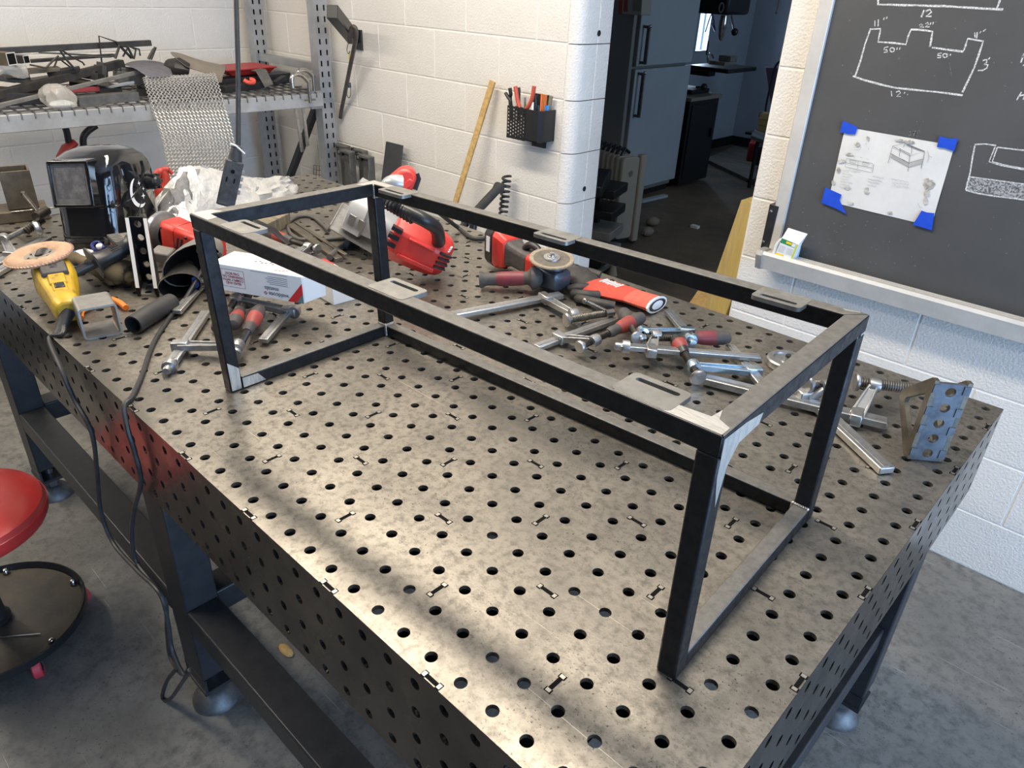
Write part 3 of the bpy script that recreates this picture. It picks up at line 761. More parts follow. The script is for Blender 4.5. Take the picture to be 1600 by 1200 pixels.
# upper guard: half disc housing standing on the shoe
g0 = Bp + sx*0.035 + c_ax*0.13 + sn*0.045
def half(r, o, x): 
    return [o + sx*x + (c_ax*math.cos(a)*r*1.12 + sn*math.sin(a)*r) for a in [PI*(-0.1) + PI*1.2*i/14 for i in range(15)]]
b = MB(); b.loft([half(0.088, g0, -0.005), half(0.100, g0, 0.0), half(0.100, g0, 0.052), half(0.092, g0, 0.058)]); b.build('upper_guard', 'saw_grey', saw, smooth=30)
b = MB(); b.loft([half(0.085, g0, 0.056), half(0.080, g0, 0.085), half(0.066, g0, 0.125), half(0.060, g0, 0.145)]); b.build('gear_case', 'saw_grey', saw, smooth=30)
lo = Bp + sx*0.055 + c_ax*0.05
b = MB(); b.loft([[lo + sx*x + c_ax*(0.07+math.cos(a)*0.085) - sn*(0.002+max(0, math.sin(a))*0.078) for a in [PI*i/10 for i in range(11)]] for x in (0, 0.016)]); b.build('lower_guard', 'saw_dark', saw)
b = MB()
for k in range(2):
    b.box(g0+sx*0.02+sn*0.0-c_ax*(0.118)+sx*0.03*k+sn*0.01, (0.02, 0.006, 0.03), rmat(sx, y=c_ax).to_3x3())
b.build('guard_bracket', 'zinc_bar', saw)
# red motor housing: eight-sided, tapering to a vented cap
def octo(c, r, k=0.42, sq=1.0):
    pts = []
    for i in range(8):
        a = PI/8 + i*PI/4; pts.append(c + c_ax*math.cos(a)*r*sq + n_ax*math.sin(a)*r)
    return pts
dL = (mE-mS).length
b = MB(); b.loft([octo(mS - m_ax*0.012, 0.066), octo(mS+m_ax*0.01, 0.071), octo(mS + m_ax*dL*0.55, 0.068), octo(mS+m_ax*dL*0.92, 0.063), octo(mE+m_ax*0.016, 0.054), octo(mE+m_ax*0.030, 0.040)])
mh = b.build('motor_housing', 'tool_red', saw, bevel=0.006)
b = MB()
for k in range(4):
    s = mE + m_ax*(0.008) - c_ax*0.056 + n_ax*(0.024 - 0.0125*k)
    b.bar(s - m_ax*0.010, s + m_ax*0.020 + c_ax*0.010, 0.012, 0.0055, 0, n_ax)
b.build('vent_slot', 'plastic_black', mh)
b = MB()
for k in range(3):
    s = mS - m_ax*0.004 - c_ax*0.062 + n_ax*(0.030 - 0.021*k); b.bar(s - m_ax*0.016, s + m_ax*0.012, 0.02, 0.010, 0, n_ax)
b.build('vent_slot', 'plastic_black', mh)
# rib and script mark on the housing
b = MB(); s = mS - c_ax*0.0665; b.bar(s + m_ax*0.02 - n_ax*0.030, s + m_ax*0.12 - n_ax*0.026 + c_ax*0.006, 0.01, 0.012, 0, n_ax)
b.bar(s + m_ax*0.03 + n_ax*0.024, s + m_ax*0.10 + n_ax*0.024 + c_ax*0.004, 0.014, 0.006, 0, n_ax); b.build('housing_rib', 'tool_red', mh, bevel=0.002)
b = MB()
mk = mE + m_ax*0.016 + n_ax*0.030 - c_ax*0.040
for i, (x, y) in enumerate(((0, 0), (0.006, 0.004), (0.012, 0.0))):
    b.bar(mk + n_ax*x, mk + n_ax*(x+0.004) + m_ax*0.004 + c_ax*0.006, 0.003, 0.004, 0, m_ax)
b.build('maker_mark', 'white_print', mh)
hp = spline([P(603, 312, .215), P(622, 324, .212), P(645, 335, .205), P(667, 346, .190), P(682, 358, .160), P(686, 378, .112)], 6)
rr = [0.013 + 0.004*min(1, i/8) for i in range(len(hp))]
b = MB(); b.tube(hp, rr, 14); fh = b.build('front_handle', 'plastic_black', saw)
b = MB(); q0, q1 = P(606, 316, .222), P(646, 339, .200)
for i in range(9):
    c = q0.lerp(q1, i/8); b.lathe([(0.0135, -0.002), (0.0185, 0), (0.0135, 0.002)], c, q1-q0, 12)
b.build('grip_rib', 'plastic_black', fh)
# rear handle
bkd = V((ray(625, 285).x, ray(625, 285).y, 0)).normalized(); d0 = (P(625, 285, .235)-CAM_C).length
def DR0(u, v, d): return CAM_C + ray(u, v).normalized()*d
ol = [(601, 287), (612, 277), (625, 266.5), (635, 263.5), (645, 266.5), (652, 276), (650, 284), (645, 297), (639, 304), (626, 301), (613, 295)]
b = MB(); b.loft([[DR0(u, v, d0) for u, v in ol], [DR0(u, v, d0) + bkd*0.05 for u, v in ol]]); b.build('rear_handle', 'tool_red', saw, bevel=0.008)
b = MB(); b.loft([[DR0(u, v, d0-0.003) for u, v in ((627, 290), (640, 279), (646, 282), (643, 291), (633, 299))], [DR0(u, v, d0) + bkd*0.01 for u, v in ((627, 290), (640, 279), (646, 282), (643, 291), (633, 299))]]); b.build('handle_pad', 'tool_red', saw, bevel=0.003)
b = MB(); b.tube(spline([P(600, 300, .205), P(612, 287, .235), P(628, 287, .235)], 5), 0.0215, 12); b.build('handle_base', 'saw_grey', saw)
b = MB(); b.tube([DR0(650, 272, d0+0.02), DR0(653, 279, d0+0.02), DR0(647, 296, d0+0.02)], 0.009, 8); b.build('trigger', 'plastic_black', saw)

# ---- cordless disc grinder
gr = thing('disc_grinder', 'red and black cordless grinder with a grey cutting disc facing up', 'grinder', P(862, 445, 0))
hc = P(866, 434, .036)                 # gear head centre
dc = P(862, 404, .088)                 # disc centre
bt = P(780, 384, .060)
ax = (bt - hc); ax.z = 0; ax.normalize()
ax2 = (bt - hc).normalized()
dn = V((0.10, -0.10, 1)).normalized()
mat('disc_grit', (0.23, 0.185, 0.13), (0.34, 0.29, 0.21), rough=0.75, scale=160, bump=0.5, bscale=300)
mat('disc_core', (0.10, 0.085, 0.07), (0.15, 0.13, 0.105), rough=0.6, scale=60)
b = MB(); b.lathe([(0, 0.001), (0.040, 0.001), (0.0465, 0.0015), (0.056, 0.0025), (0.0575, 0.0), (0.056, -0.003), (0, -0.003)], dc, dn, 40, mis=[0, 0, 1, 1, 1, 1]); b.build('cutting_disc', ['disc_core', 'disc_grit'], gr)
b = MB(); b.lathe([(0, 0.011), (0.006, 0.011), (0.007, 0.008), (0.011, 0.008), (0.012, 0.006), (0.021, 0.0055), (0.022, 0.002), (0.022, 0)], dc, dn, 24); b.build('flange_nut', 'zinc_bar', gr)
b = MB(); b.cyl(dc + dn*0.010, dc + dn*0.016, 0.006, n=6); b.build('spindle_bolt', 'zinc_bar', gr)
b = MB(); b.cyl(hc + V((0, 0, .012)), dc - dn*0.003, 0.026, 0.022, n=20)
b.build('guard_collar', 'saw_dark', gr)
sd_ = V((0, 0, 1)).cross(ax)
def boxring(c, w_, h_, k=0.72):
    return [c + sd_*x*w_/2 + V((0, 0, 1))*y*h_/2 for x, y in ((1, k), (k, 1), (-k, 1), (-1, k), (-1, -k), (-k, -1), (k, -1), (1, -k))]
b = MB(); b.loft([boxring(hc - ax*0.034, 0.044, 0.030), boxring(hc - ax*0.028, 0.060, 0.050), boxring(hc + ax*0.02, 0.066, 0.060), boxring(hc + ax*0.045, 0.064, 0.062)]); b.build('gear_head', 'saw_dark', gr, bevel=0.003)
Lb_ = (bt-hc).length
def at(k): return hc.lerp(bt, k) + V((0, 0, .004))
b = MB(); b.loft([boxring(at(0.17), 0.062, 0.062), boxring(at(0.25), 0.066, 0.066), boxring(at(0.37), 0.062, 0.064)]); b.build('nose_cover', 'tool_red', gr, bevel=0.004)
b = MB(); b.loft([boxring(at(0.36), 0.063, 0.065), boxring(at(0.48), 0.054, 0.056), boxring(at(0.66), 0.056, 0.060), boxring(at(0.74), 0.066, 0.074)]); b.build('body_grip', 'grip_grey', gr, bevel=0.006)
b = MB(); b.loft([boxring(at(0.73), 0.068, 0.076), boxring(at(0.84), 0.080, 0.10), boxring(at(0.93), 0.082, 0.108)]); b.build('battery_shoe', 'tool_red', gr, bevel=0.005)
b = MB(); b.loft([boxring(at(0.93), 0.080, 0.106), boxring(at(1.05), 0.080, 0.104), boxring(at(1.10), 0.070, 0.085)]); bb = b.build('battery_pack', 'plastic_black', gr, bevel=0.004)
b = MB(); q = at(1.0) - sd_*0.0405*(-1 if sd_.dot(CAM_C-hc) > 0 else 1)
b.bar(q + V((0, 0, .03)), q - V((0, 0, .012)), 0.014, 0.001, 0, sd_); b.build('battery_label', 'white_print', bb)
b = MB(); b.tube(spline([at(0.52)+V((0, 0, .03)), at(0.44)+V((0, 0, .046)), at(0.34)+V((0, 0, .048)), at(0.27)+V((0, 0, .040))], 5), 0.010, 10); b.build('paddle_switch', 'plastic_black', gr)
# side handle with flange
s0, s1 = P(836, 434, .040), P(750, 437, .026); sdv = (s1-s0).normalized(); Ls = (s1-s0).length
b = MB(); b.lathe([(0.010, -0.02), (0.022, -0.012), (0.030, 0.0), (0.031, 0.008), (0.022, 0.013), (0.017, 0.02), (0.0175, Ls*0.5), (0.0160, Ls*0.85), (0.0165, Ls*0.90), (0.0215, Ls*0.96), (0.0215, Ls), (0.014, Ls), (0.012, Ls-0.01), (0, Ls-0.012)], s0, sdv, 22, mis=[0]*11+[1, 1]); sh = b.build('side_handle', ['grip_grey', 'tool_red'], gr)
b = MB(); b.lathe([(0.0172, 0.028), (0.0185, 0.036), (0.0187, Ls*0.62), (0.0168, Ls*0.70)], s0, sdv, 22); b.build('grip_panel', 'grip_maroon', sh)

# ---- red glove with dark rubber fingers, and a second glove under it
mat('glove_red', (0.62, 0.075, 0.045), (0.52, 0.06, 0.04), rough=0.8, scale=90, bump=0.5, bscale=260)
mat('glove_cuff', (0.66, 0.13, 0.09), (0.55, 0.10, 0.07), rough=0.85, scale=90, bump=0.6, bscale=300, stretch=(1, 1, 1))
mat('glove_rubber', (0.03, 0.028, 0.027), (0.055, 0.05, 0.046), rough=0.6, scale=40, bump=0.3, bscale=150)
def flat_loft(pts, ws, hs, n=14):       # soft flattened tube: centre points, widths, heights
    pts = [V(p) for p in pts]; rings = []
    for i, c in enumerate(pts):
        d = (pts[min(i+1, len(pts)-1)] - pts[max(i-1, 0)]).normalized(); s_ = d.cross(V((0, 0, 1))).normalized(); u_ = s_.cross(d)
        rings.append([c + s_*math.cos(2*PI*k/n)*ws[i]/2 + u_*math.sin(2*PI*k/n)*hs[i]/2 for k in range(n)])
    return rings
gl = thing('work_glove', 'red knit work glove with dark rubber fingers and a white hem, beside the grinder', 'glove', P(965, 460, 0))
cuffE, cuffS, kn = P(1026, 476, .022), P(985, 462, .020), P(925, 445, .018)
b = MB(); b.loft(flat_loft([cuffE, cuffE.lerp(cuffS, .5), cuffS], [0.076, 0.080, 0.080], [0.036, 0.030, 0.028])); cf = b.build('cuff', 'glove_cuff', gl)
b = MB(); hd = (cuffE-cuffS).normalized(); rg = flat_loft([cuffE - hd*0.004, cuffE + hd*0.002, cuffE + hd*0.004, cuffE+hd*0.002], [0.078, 0.081, 0.077, 0.070], [0.037, 0.040, 0.036, 0.029]); b.loft(rg, cap=False); b.build('hem', 'white_print', cf)
b = MB(); b.loft([[v*0.93 + (cuffE+hd*0.0015)*0.07 for v in r] for r in flat_loft([cuffE + hd*0.0027, cuffE+hd*0.003], [0.074, 0.073], [0.033, 0.032])]); b.build('opening', 'glove_rubber', cf)
b = MB(); b.loft(flat_loft([cuffS + hd*0.004, cuffS.lerp(kn, .35), cuffS.lerp(kn, .75), kn, kn - hd*0.012], [0.080, 0.096, 0.104, 0.096, 0.07], [0.029, 0.030, 0.028, 0.024, 0.016])); pm = b.build('back', 'glove_red', gl)
fing = [((938, 430), (915, 424), (890, 428)), ((930, 438), (905, 436), (880, 444)), ((928, 450), (905, 449), (885, 453)), ((935, 461), (912, 460), (892, 458)), ((960, 478), (930, 472), (898, 465))]
for i, f in enumerate(fing):
    z = 0.016 if i < 4 else 0.014
    pts = spline([P(f[0][0], f[0][1], z), P(f[1][0], f[1][1], z+0.004), P(f[2][0], f[2][1], z-0.004)], 5)
    b = MB(); ws = [0.026]*len(pts); ws[-1] = 0.010; ws[-2] = 0.020; hs = [0.022]*len(pts); hs[-1] = 0.008
    b.loft(flat_loft(pts, ws, hs)); b.build('finger', 'glove_rubber', gl)
# printed script mark and block letters on the back of the hand (flat print)
pc = cuffS.lerp(kn, .55) + V((0, 0, 0.0155)); gx = (-hd); gx.z = 0; gx.normalize(); gy = V((0, 0, 1)).cross(gx)
b = MB()
for k in range(7):
    o = pc + gx*(0.026 - 0.0085*k) - gy*0.010; hgt = 0.024 if k % 3 else 0.030
    b.bar(o - gy*hgt/2 + V((0, 0, -0.001)), o + gy*hgt/2 + gx*0.003 + V((0, 0, -0.001)), 0.0042, 0.0016)
b.build('printed_mark', 'white_print', pm)
g2 = thing('work_glove', 'dark rubber-coated glove lying half under the grinder head', 'glove', P(905, 440, 0))
b = MB(); b.loft(flat_loft([P(885, 420, .02), P(900, 426, .024), P(915, 440, .020), P(925, 455, .012)], [0.05, 0.08, 0.085, 0.05], [0.024, 0.034, 0.030, 0.016])); b.build('palm', 'glove_rubber', g2)
for f in (((900, 420), (888, 415), (876, 418)), ((895, 436), (882, 434), (868, 438))):
    b = MB(); pts = [P(u, v, .018) for u, v in f]; b.loft(flat_loft(pts, [0.03, 0.027, 0.014], [0.024, 0.022, 0.012])); b.build('finger', 'glove_rubber', g2)

# ---------------------------------------------------------------- left half of the table
def DR(u, v, d):              # point at distance d along the sight line
    r = ray(u, v); return CAM_C + r.normalized()*d
UP = V((0, 0, 1))
# carton of filler rods, lying upside down across the clamps
mat('carton_white', (0.80, 0.80, 0.79), (0.76, 0.76, 0.75), rough=0.5, scale=8)
mat('print_black', (0.03, 0.03, 0.035), rough=0.6)
mat('print_dark', (0.14, 0.15, 0.18), rough=0.6)
mat('print_red', (0.62, 0.03, 0.03), rough=0.5)
mat('print_maroon', (0.35, 0.06, 0.07), rough=0.5)
mat('print_teal', (0.12, 0.20, 0.20), rough=0.5)
ca = [P(341, 412, .128), P(471, 433, .128)]      # top front edge
zt = 0.128; HB = 0.062
ex = (ca[1]-ca[0]); LB = ex.length; ex.normalize(); ey = UP.cross(ex)
c0 = ca[0] - ex*0.02; LB += 0.02
DB = 0.085
bx_ = thing('rod_carton', 'white welding-rod carton lying upside down under the front top rail, red corner stripe', 'box', c0 + ex*LB/2 + ey*DB/2 - UP*HB, 0)
Mb = rmat(ex, y=ey, o=c0 - UP*HB)
b = MB(); b.M = Mb; b.box((LB/2, DB/2, HB/2), (LB, DB, HB)); b.build('carton', 'carton_white', bx_, bevel=0.0012)
# end flap
b = MB(); b.M = Mb; b.hexa([(LB, 0.002, 0.002), (LB+0.0012, 0.002, 0.002), (LB+0.022, DB-0.03, 0.004), (LB+0.02, DB-0.03, 0.004), (LB, 0.002, HB-0.002), (LB+0.0012, 0.002, HB-0.002), (LB+0.022, DB-0.03, HB-0.001), (LB+0.02, DB-0.03, HB-0.001)]); b.build('end_flap', 'carton_white', bx_)
def face_pt(u, v): return (u, -0.0004, v)       # on the front face: u along, v up from the bottom
def face_poly(name, pts, mt):
    b = MB(); b.M = Mb; b.add([face_pt(*p) for p in pts], [tuple(range(len(pts)))]); return b.build(name, mt, bx_, smooth=0)
k = LB
face_poly('red_stripe', [(k-0.040, 0.0005), (k-0.0005, 0.047), (k-0.0005, 0.0225), (k-0.019, 0.0005)], 'print_red')
face_poly('teal_corner', [(k-0.019, 0.0005), (k-0.0005, 0.0225), (k-0.0005, 0.0005)], 'print_teal')
def face_text(name, body, size, u, v, mt, align='CENTER', bold=0.0):   # upside down on the front face
    M = Mb @ Matrix.Translation((u, -0.0006, v)) @ rmat((-1, 0, 0), y=(0, 0, -1)).to_4x4()
    return text_obj(name, body, size, M, mt, bx_, 0.00005, align, bold)
face_text('warning_text', 'READ AND\nCOMPLY WITH\nWARNING ON\nTHIS BOX!', 0.0078, 0.053, 0.033, 'print_maroon', bold=0.00015)
b = MB(); b.M = Mb
for (u0_, v0_, u1_, v1_) in ((0.024, 0.012, 0.082, 0.0128), (0.024, 0.052, 0.082, 0.0528), (0.024, 0.012, 0.0248, 0.0528), (0.0812, 0.012, 0.082, 0.0528)):
    b.add([face_pt(u0_, v0_), face_pt(u1_, v0_), face_pt(u1_, v1_), face_pt(u0_, v1_)], [(0, 1, 2, 3)])
b.build('warning_frame', 'print_maroon', bx_, smooth=0)
face_text('brand_text', 'weldcote', 0.0135, k-0.036, 0.0115, 'print_dark', 'LEFT', 0.0002)
face_text('brand_text', 'metals', 0.0135, k-0.060, 0.0235, 'print_dark', 'LEFT', 0.0002)
b = MB(); b.M = Mb
uu, vv = k-0.094, 0.0115
for r_ in (0.0048,):
    b.add([face_pt(uu+r_, vv), face_pt(uu, vv+r_), face_pt(uu-r_, vv), face_pt(uu, vv-r_), face_pt(uu+r_*.45, vv), face_pt(uu, vv+r_*.45), face_pt(uu-r_*.45, vv), face_pt(uu, vv-r_*.45)], [(0,1,5,4),(1,2,6,5),(2,3,7,6),(3,0,4,7)])
b.build('brand_emblem', 'print_maroon', bx_, smooth=0)
b = MB(); b.M = Mb     # rows of small print
for i, w_ in enumerate((0.046, 0.052, 0.05, 0.054, 0.048)):
    v = 0.0335 + 0.0042*i; b.add([face_pt(k-0.036-w_, v), face_pt(k-0.036, v), face_pt(k-0.036, v+0.0011), face_pt(k-0.036-w_, v+0.0011)], [(0, 1, 2, 3)])
b.add([face_pt(k-0.126, 0.0575), face_pt(k-0.036, 0.0575), face_pt(k-0.036, 0.0583), face_pt(k-0.126, 0.0583)], [(0, 1, 2, 3)])
b.build('small_print', 'print_dark', bx_, smooth=0)
# faint print on the top
Mt = Mb @ Matrix.Translation((0.112, 0.048, HB+0.0004)) @ Matrix.Rotation(PI*0.93, 4, 'Z')
b = MB(); b.M = Mb
for i in range(6):
    b.box((0.085+0.009*i, 0.044+0.004*math.sin(i*2), HB+0.0003), (0.005, 0.007, 0.0003))
b.build('top_print', 'print_dark', bx_)
b = MB(); b.M = Mb
for i in range(4): b.box((LB-0.07+0.008*i, 0.012+0.002*i, HB+0.0003), (0.006, 0.003, 0.0003))
b.build('top_print', 'print_red', bx_)

# second carton behind the front rail
c = [P(508, 440, .055), P(566, 425, .055)]
c1 = P(562, 440, .05); 
t = thing('rod_carton', 'small white carton with a red corner half hidden behind the front top rail', 'box', P(540, 460, 0), 0)
e2 = (P(567, 432, .05) - P(520, 408, .05)); e2.z = 0; l2 = e2.length; e2.normalize(); f2 = UP.cross(e2)
Mc = rmat(e2, y=f2, o=P(520, 428, 0.0) - f2*0.0)
o2 = P(564, 435, .050); o2.z = 0
Mc = rmat(-e2, y=-f2, o=o2)
b = MB(); b.M = Mc; b.box((0.085, 0.04, 0.026), (0.17, 0.08, 0.052)); b.build('carton', 'carton_white', t, bevel=0.001)
b = MB(); b.M = Mc; b.box((0.145, 0.04, 0.026), (0.05, 0.0808, 0.0528)); b.build('red_band', 'print_red', t)

# yellow angle grinder with a flap disc, corded
mat('tool_yellow', (0.56, 0.36, 0.02), (0.42, 0.26, 0.02), rough=0.42, scale=34, detail=8, bump=0.1, c3=(0.13, 0.09, 0.03), contrast=(0.40, 0.60))
mat('flap_sand', (0.50, 0.32, 0.21), (0.40, 0.25, 0.165), rough=0.9, scale=60, bump=0.6, bscale=180)
mat('disc_grey', (0.27, 0.24, 0.20), (0.20, 0.18, 0.155), rough=0.6, scale=40)
yg = thing('angle_grinder', 'worn yellow angle grinder with a sand-coloured flap disc at the table edge', 'grinder', P(85, 470, 0))
fc = P(61, 398, .098); fn = (UP*1.0 + ray(61, 400)*(-0.10) + V((-.72, -.69, 0))*0.16).normalized()
b = MB(); R_ = 0.071
b.lathe([(0.030, -0.002), (0.034, 0.002), (0.046, 0.008), (0.058, 0.009), (0.069, 0.003), (R_, -0.001), (R_-0.001, -0.005), (0.05, -0.006), (0.03, -0.004)], fc, fn, 72)
# flap teeth round the rim
d_, a_, b_ = b.frame(fc, fc+fn)
for i in range(60):
    an = 2*PI*i/60; dr = a_*math.cos(an) + b_*math.sin(an); tg = fn.cross(dr)
    c = fc + dr*(R_-0.007); b.bar(c - dr*0.010 + fn*0.0042, c + dr*0.0092 - fn*0.0008, 0.0045, 0.0035, 0, (fn+tg*0.5).normalized())
fd = b.build('flap_disc', 'flap_sand', yg)
b = MB(); b.lathe([(0, 0.0005), (0.006, 0.0005), (0.0075, -0.001), (0.020, -0.002), (0.034, 0.0005)], fc, fn, 32)
b.build('disc_hub', 'disc_grey', fd)
b = MB()
for i in range(6):
    an = i*PI/3; b.cyl(fc + (a_*math.cos(an)+b_*math.sin(an))*0.023, fc + (a_*math.cos(an)+b_*math.sin(an))*0.023 + fn*0.0002, 0.003, n=8)
for i in range(1): b.cyl(fc - fn*0.001, fc + fn*0.003, 0.009, n=6)
b.build('hub_nut', 'plastic_black', fd)
gh = P(82, 424, .050); tl = P(107, 487, .036); ga = (tl-gh).normalized()
gs = UP.cross(ga).normalized(); gu = ga.cross(gs)
if gu.z < 0: gu = -gu
def gring(k, w_, h_, up=0.0, q=0.70):
    c = gh + ga*k + gu*up
    return [c + gs*x*w_/2 + gu*y*h_/2 for x, y in ((1, 0.35), (0.82, 0.8), (0.35, 1), (-0.35, 1), (-0.82, 0.8), (-1, 0.35), (-1, -0.4), (-0.7, -0.95), (0.7, -0.95), (1, -0.4))]
b = MB(); b.loft([gring(-0.035, 0.052, 0.06), gring(-0.02, 0.070, 0.078), gring(0.01, 0.074, 0.082)]); b.build('gear_head', 'grip_grey', yg, bevel=0.003)
b = MB(); b.cyl(gh - ga*0.012 + gu*0.03, fc - fn*0.024, 0.028, 0.024, n=20); b.build('guard_collar', 'plastic_black', yg)
b = MB(); b.loft([gring(0.008, 0.078, 0.086), gring(0.03, 0.088, 0.092, 0.002), gring(0.07, 0.088, 0.086, 0.002), gring(0.11, 0.078, 0.070, -0.001), gring(0.15, 0.066, 0.060, -0.002), gring(0.19, 0.060, 0.060, 0.0), gring(0.225, 0.056, 0.058, 0.001), gring(0.245, 0.044, 0.046, 0.001)])
yb = b.build('motor_body', 'tool_yellow', yg, bevel=0.004)
def gplate(name, k0, k1, w_, up, mt, th=0.004, parent=yb):
    b = MB(); b.loft([[gh + ga*k + gs*x*w_/2 + gu*(up(k) + y*th) for x, y in ((-1, -1), (1, -1), (0.86, 1), (-0.86, 1))] for k in (k0, k1)]); return b.build(name, mt, parent, bevel=0.002)
gplate('name_plate', 0.070, 0.110, 0.056, lambda k: 0.0470 - (k-0.07)*0.25, 'grip_grey', 0.005)
gplate('plate_hole', 0.080, 0.094, 0.017, lambda k: 0.0515 - (k-0.07)*0.25, 'plastic_black', 0.002)
gplate('switch', 0.150, 0.176, 0.022, lambda k: 0.0295, 'plastic_black', 0.004)
gplate('switch_frame', 0.140, 0.186, 0.032, lambda k: 0.0268, 'tool_yellow', 0.004)
gplate('crown_ridge', 0.111, 0.148, 0.036, lambda k: 0.0440 - (k-0.07)*0.19, 'tool_yellow', 0.003)
# cord with strain relief, over the table edge and down to the floor
cs = gh + ga*0.245
b = MB(); b.lathe([(0.016, 0), (0.0135, 0.02), (0.010, 0.05), (0.012, 0.056), (0.0115, 0.062), (0.006, 0.066)], cs - ga*0.01, (P(98, 513, .012)-cs).normalized(), 14); b.build('strain_relief', 'rubber_black', yg)
mat('cord_black', (0.022, 0.022, 0.023), (0.04, 0.04, 0.04), rough=0.48, scale=40)
pts = [P(100, 508, .016), P(97, 522, .008), V((-1.345, -0.030, -0.004))] + [PY(u, v, -0.046) for u, v in ((97, 580), (115, 622), (143, 675), (152, 740), (158, 800), (178, 850))] + [PY(215, 892, -0.05), PY(250, 928, -0.05), PY(263, 975, -0.05), PY(268, 1010, -0.055), PY(279, 1040, -0.06), PY(288, 1055, -0.06)]
b = MB(); b.tube(spline(pts, 8), 0.0048, 8); b.build('power_cord', 'cord_black', yg)
# side handle
h0, h1 = P(113, 428, .052), P(206, 383, .092); hv = (h1-h0).normalized(); Lh = (h1-h0).length
b = MB(); b.cyl(h0 - hv*0.02, h0 + hv*0.06, 0.012, n=14); b.build('handle_stem', 'plastic_black', yg)
b = MB(); b.lathe([(0.012, 0.050), (0.040, 0.052), (0.041, 0.055), (0.024, 0.060), (0.0210, 0.070), (0.0195, 0.09), (0.0200, Lh-0.02), (0.021, Lh-0.008), (0.027, Lh), (0.026, Lh+0.006), (0, Lh+0.007)], h0, hv, 24); sh = b.build('side_handle', 'plastic_black', yg)
b = MB()
dd, aa, bb2 = b.frame(h0, h1)
for i in range(24):
    for j in range(9):
        an = -0.1 + 0.16*j
        rad = (aa*math.cos(an+PI/2) + bb2*math.sin(an+PI/2)) if False else (gu*0)
b.M = Matrix.Identity(4)
vup = (UP - hv*UP.dot(hv)).normalized(); vsd = hv.cross(vup)
for i in range(26):
    for j in range(8):
        an = -0.9 + 0.26*j
        dr = vup*math.cos(an) + vsd*math.sin(an)*(-1 if vsd.dot(CAM_C-h0) < 0 else 1)
        b.box(h0 + hv*(0.10 + (Lh-0.13)*i/25) + dr*0.0200, (0.0022, 0.0022, 0.0022), rmat(hv, z=dr).to_3x3())
o = b.build('grip_studs', 'grip_grey', sh); o['kind'] = 'stuff'

# piece of square tube standing on the table
t = thing('square_tube', 'short offcut of square steel tube, open end toward the camera, beside the yellow grinder', 'tube', P(160, 515, 0))
q = [P(133, 533, 0), P(193, 521, 0)]
tx = (q[1]-q[0]); Wt = tx.length; tx.normalize(); ty = UP.cross(tx)
mat('tube_steel', (0.36, 0.35, 0.33), (0.26, 0.25, 0.235), rough=0.42, metal=0.75, scale=30, rough2=0.52, bump=0.06, bscale=200)
out = rrect(Wt, 0.070, 0.008, 4); inn = rrect(Wt-0.008, 0.062, 0.005, 4); n = len(out); Lt = 0.080
Mq = rmat(tx, y=UP, o=q[0] + tx*Wt/2 + UP*0.035)        # local z comes toward the camera
b = MB(); b.M = Mq
vs = [(x, y, z) for z in (0, -Lt) for x, y in out] + [(x, y, z) for z in (0, -Lt) for x, y in inn]; fs = []
for i in range(n):
    j = (i+1) % n; fs += [(i, j, n+j, n+i), (2*n+i, 3*n+i, 3*n+j, 2*n+j), (i, 2*n+i, 2*n+j, j), (n+i, n+j, 3*n+j, 3*n+i)]
b.add(vs, fs); b.build('tube_wall', 'tube_steel', t, smooth=30)
# orange handled pliers lying through the tube
mat('orange_grip', (0.80, 0.20, 0.03), rough=0.45)
t = thing('pliers', 'pliers with orange handles sticking out both sides of the square tube offcut', 'pliers', P(160, 482, 0))
b = MB(); b.tube(spline([P(126, 497, .008), P(128, 486, .010), P(140, 479, .010)], 4), 0.0065, 10); b.build('handle', 'orange_grip', t)
b = MB(); b.tube(spline([P(197, 481, .008), P(187, 473, .010), P(176, 468, .010)], 4), 0.007, 10); b.build('handle', 'orange_grip', t)
b = MB(); b.tube([P(140, 479, .010), P(158, 472, .010), P(176, 468, .010)], 0.005, 8); b.build('jaws', 'thread_black', t)

# rubber hose offcut
t = thing('hose_offcut', 'thick dark rubber hose offcut with a hollow end, left of the left post', 'hose', P(235, 500, 0))
h0, h1 = P(208, 508, .021), P(268, 472, .021)
b = MB(); hp = spline([h0, h0.lerp(h1, .5) + UP*0.002, h1], 6); b.tube(hp, 0.0205, 18, cap=False); ho = b.build('hose_wall', 'rubber_black', t)
hv = (h1-h0).normalized(); b = MB(); b.lathe([(0.0205, 0), (0.0165, 0), (0.0165, 0.05), (0, 0.05)], h0, hv, 18); b.build('hose_bore', 'plastic_black', t)

# right-angle fixture: back plate with five round holes, slotted foot, two gussets with bright front edges
t = thing('angle_fixture', 'upright steel fixture with five round holes in a column between two bright edges', 'fixture', P(231, 464, 0))
mat('bright_edge', (0.80, 0.78, 0.74), rough=0.45, metal=0.4)
q = [P(215, 463, 0), P(249, 464, 0)]; tyd = V((-0.90, 0.43, 0)).normalized(); tx = V((0.52, 0.855, 0)); Wc = (q[1]-q[0]).length; tx = (q[1]-q[0]).normalized()
Hc, Dc = 0.168, 0.090
fx0 = q[0]; bk0 = q[0] + tyd*Dc
def FP(u, d, h): return fx0 + tx*u + tyd*d + UP*h      # across, depth, height
Mq = Matrix.Identity(4)
Mw = rmat(tx, y=UP, o=FP(0, Dc, 0))
b = MB(); plate_holes(b, Wc-0.012, Hc, [0]*5, 0.0085, 0.006, Mw @ Matrix.Translation((0.006, 0.0, 0))); b.build('hole_plate', 'mill_scale', t, smooth=30)
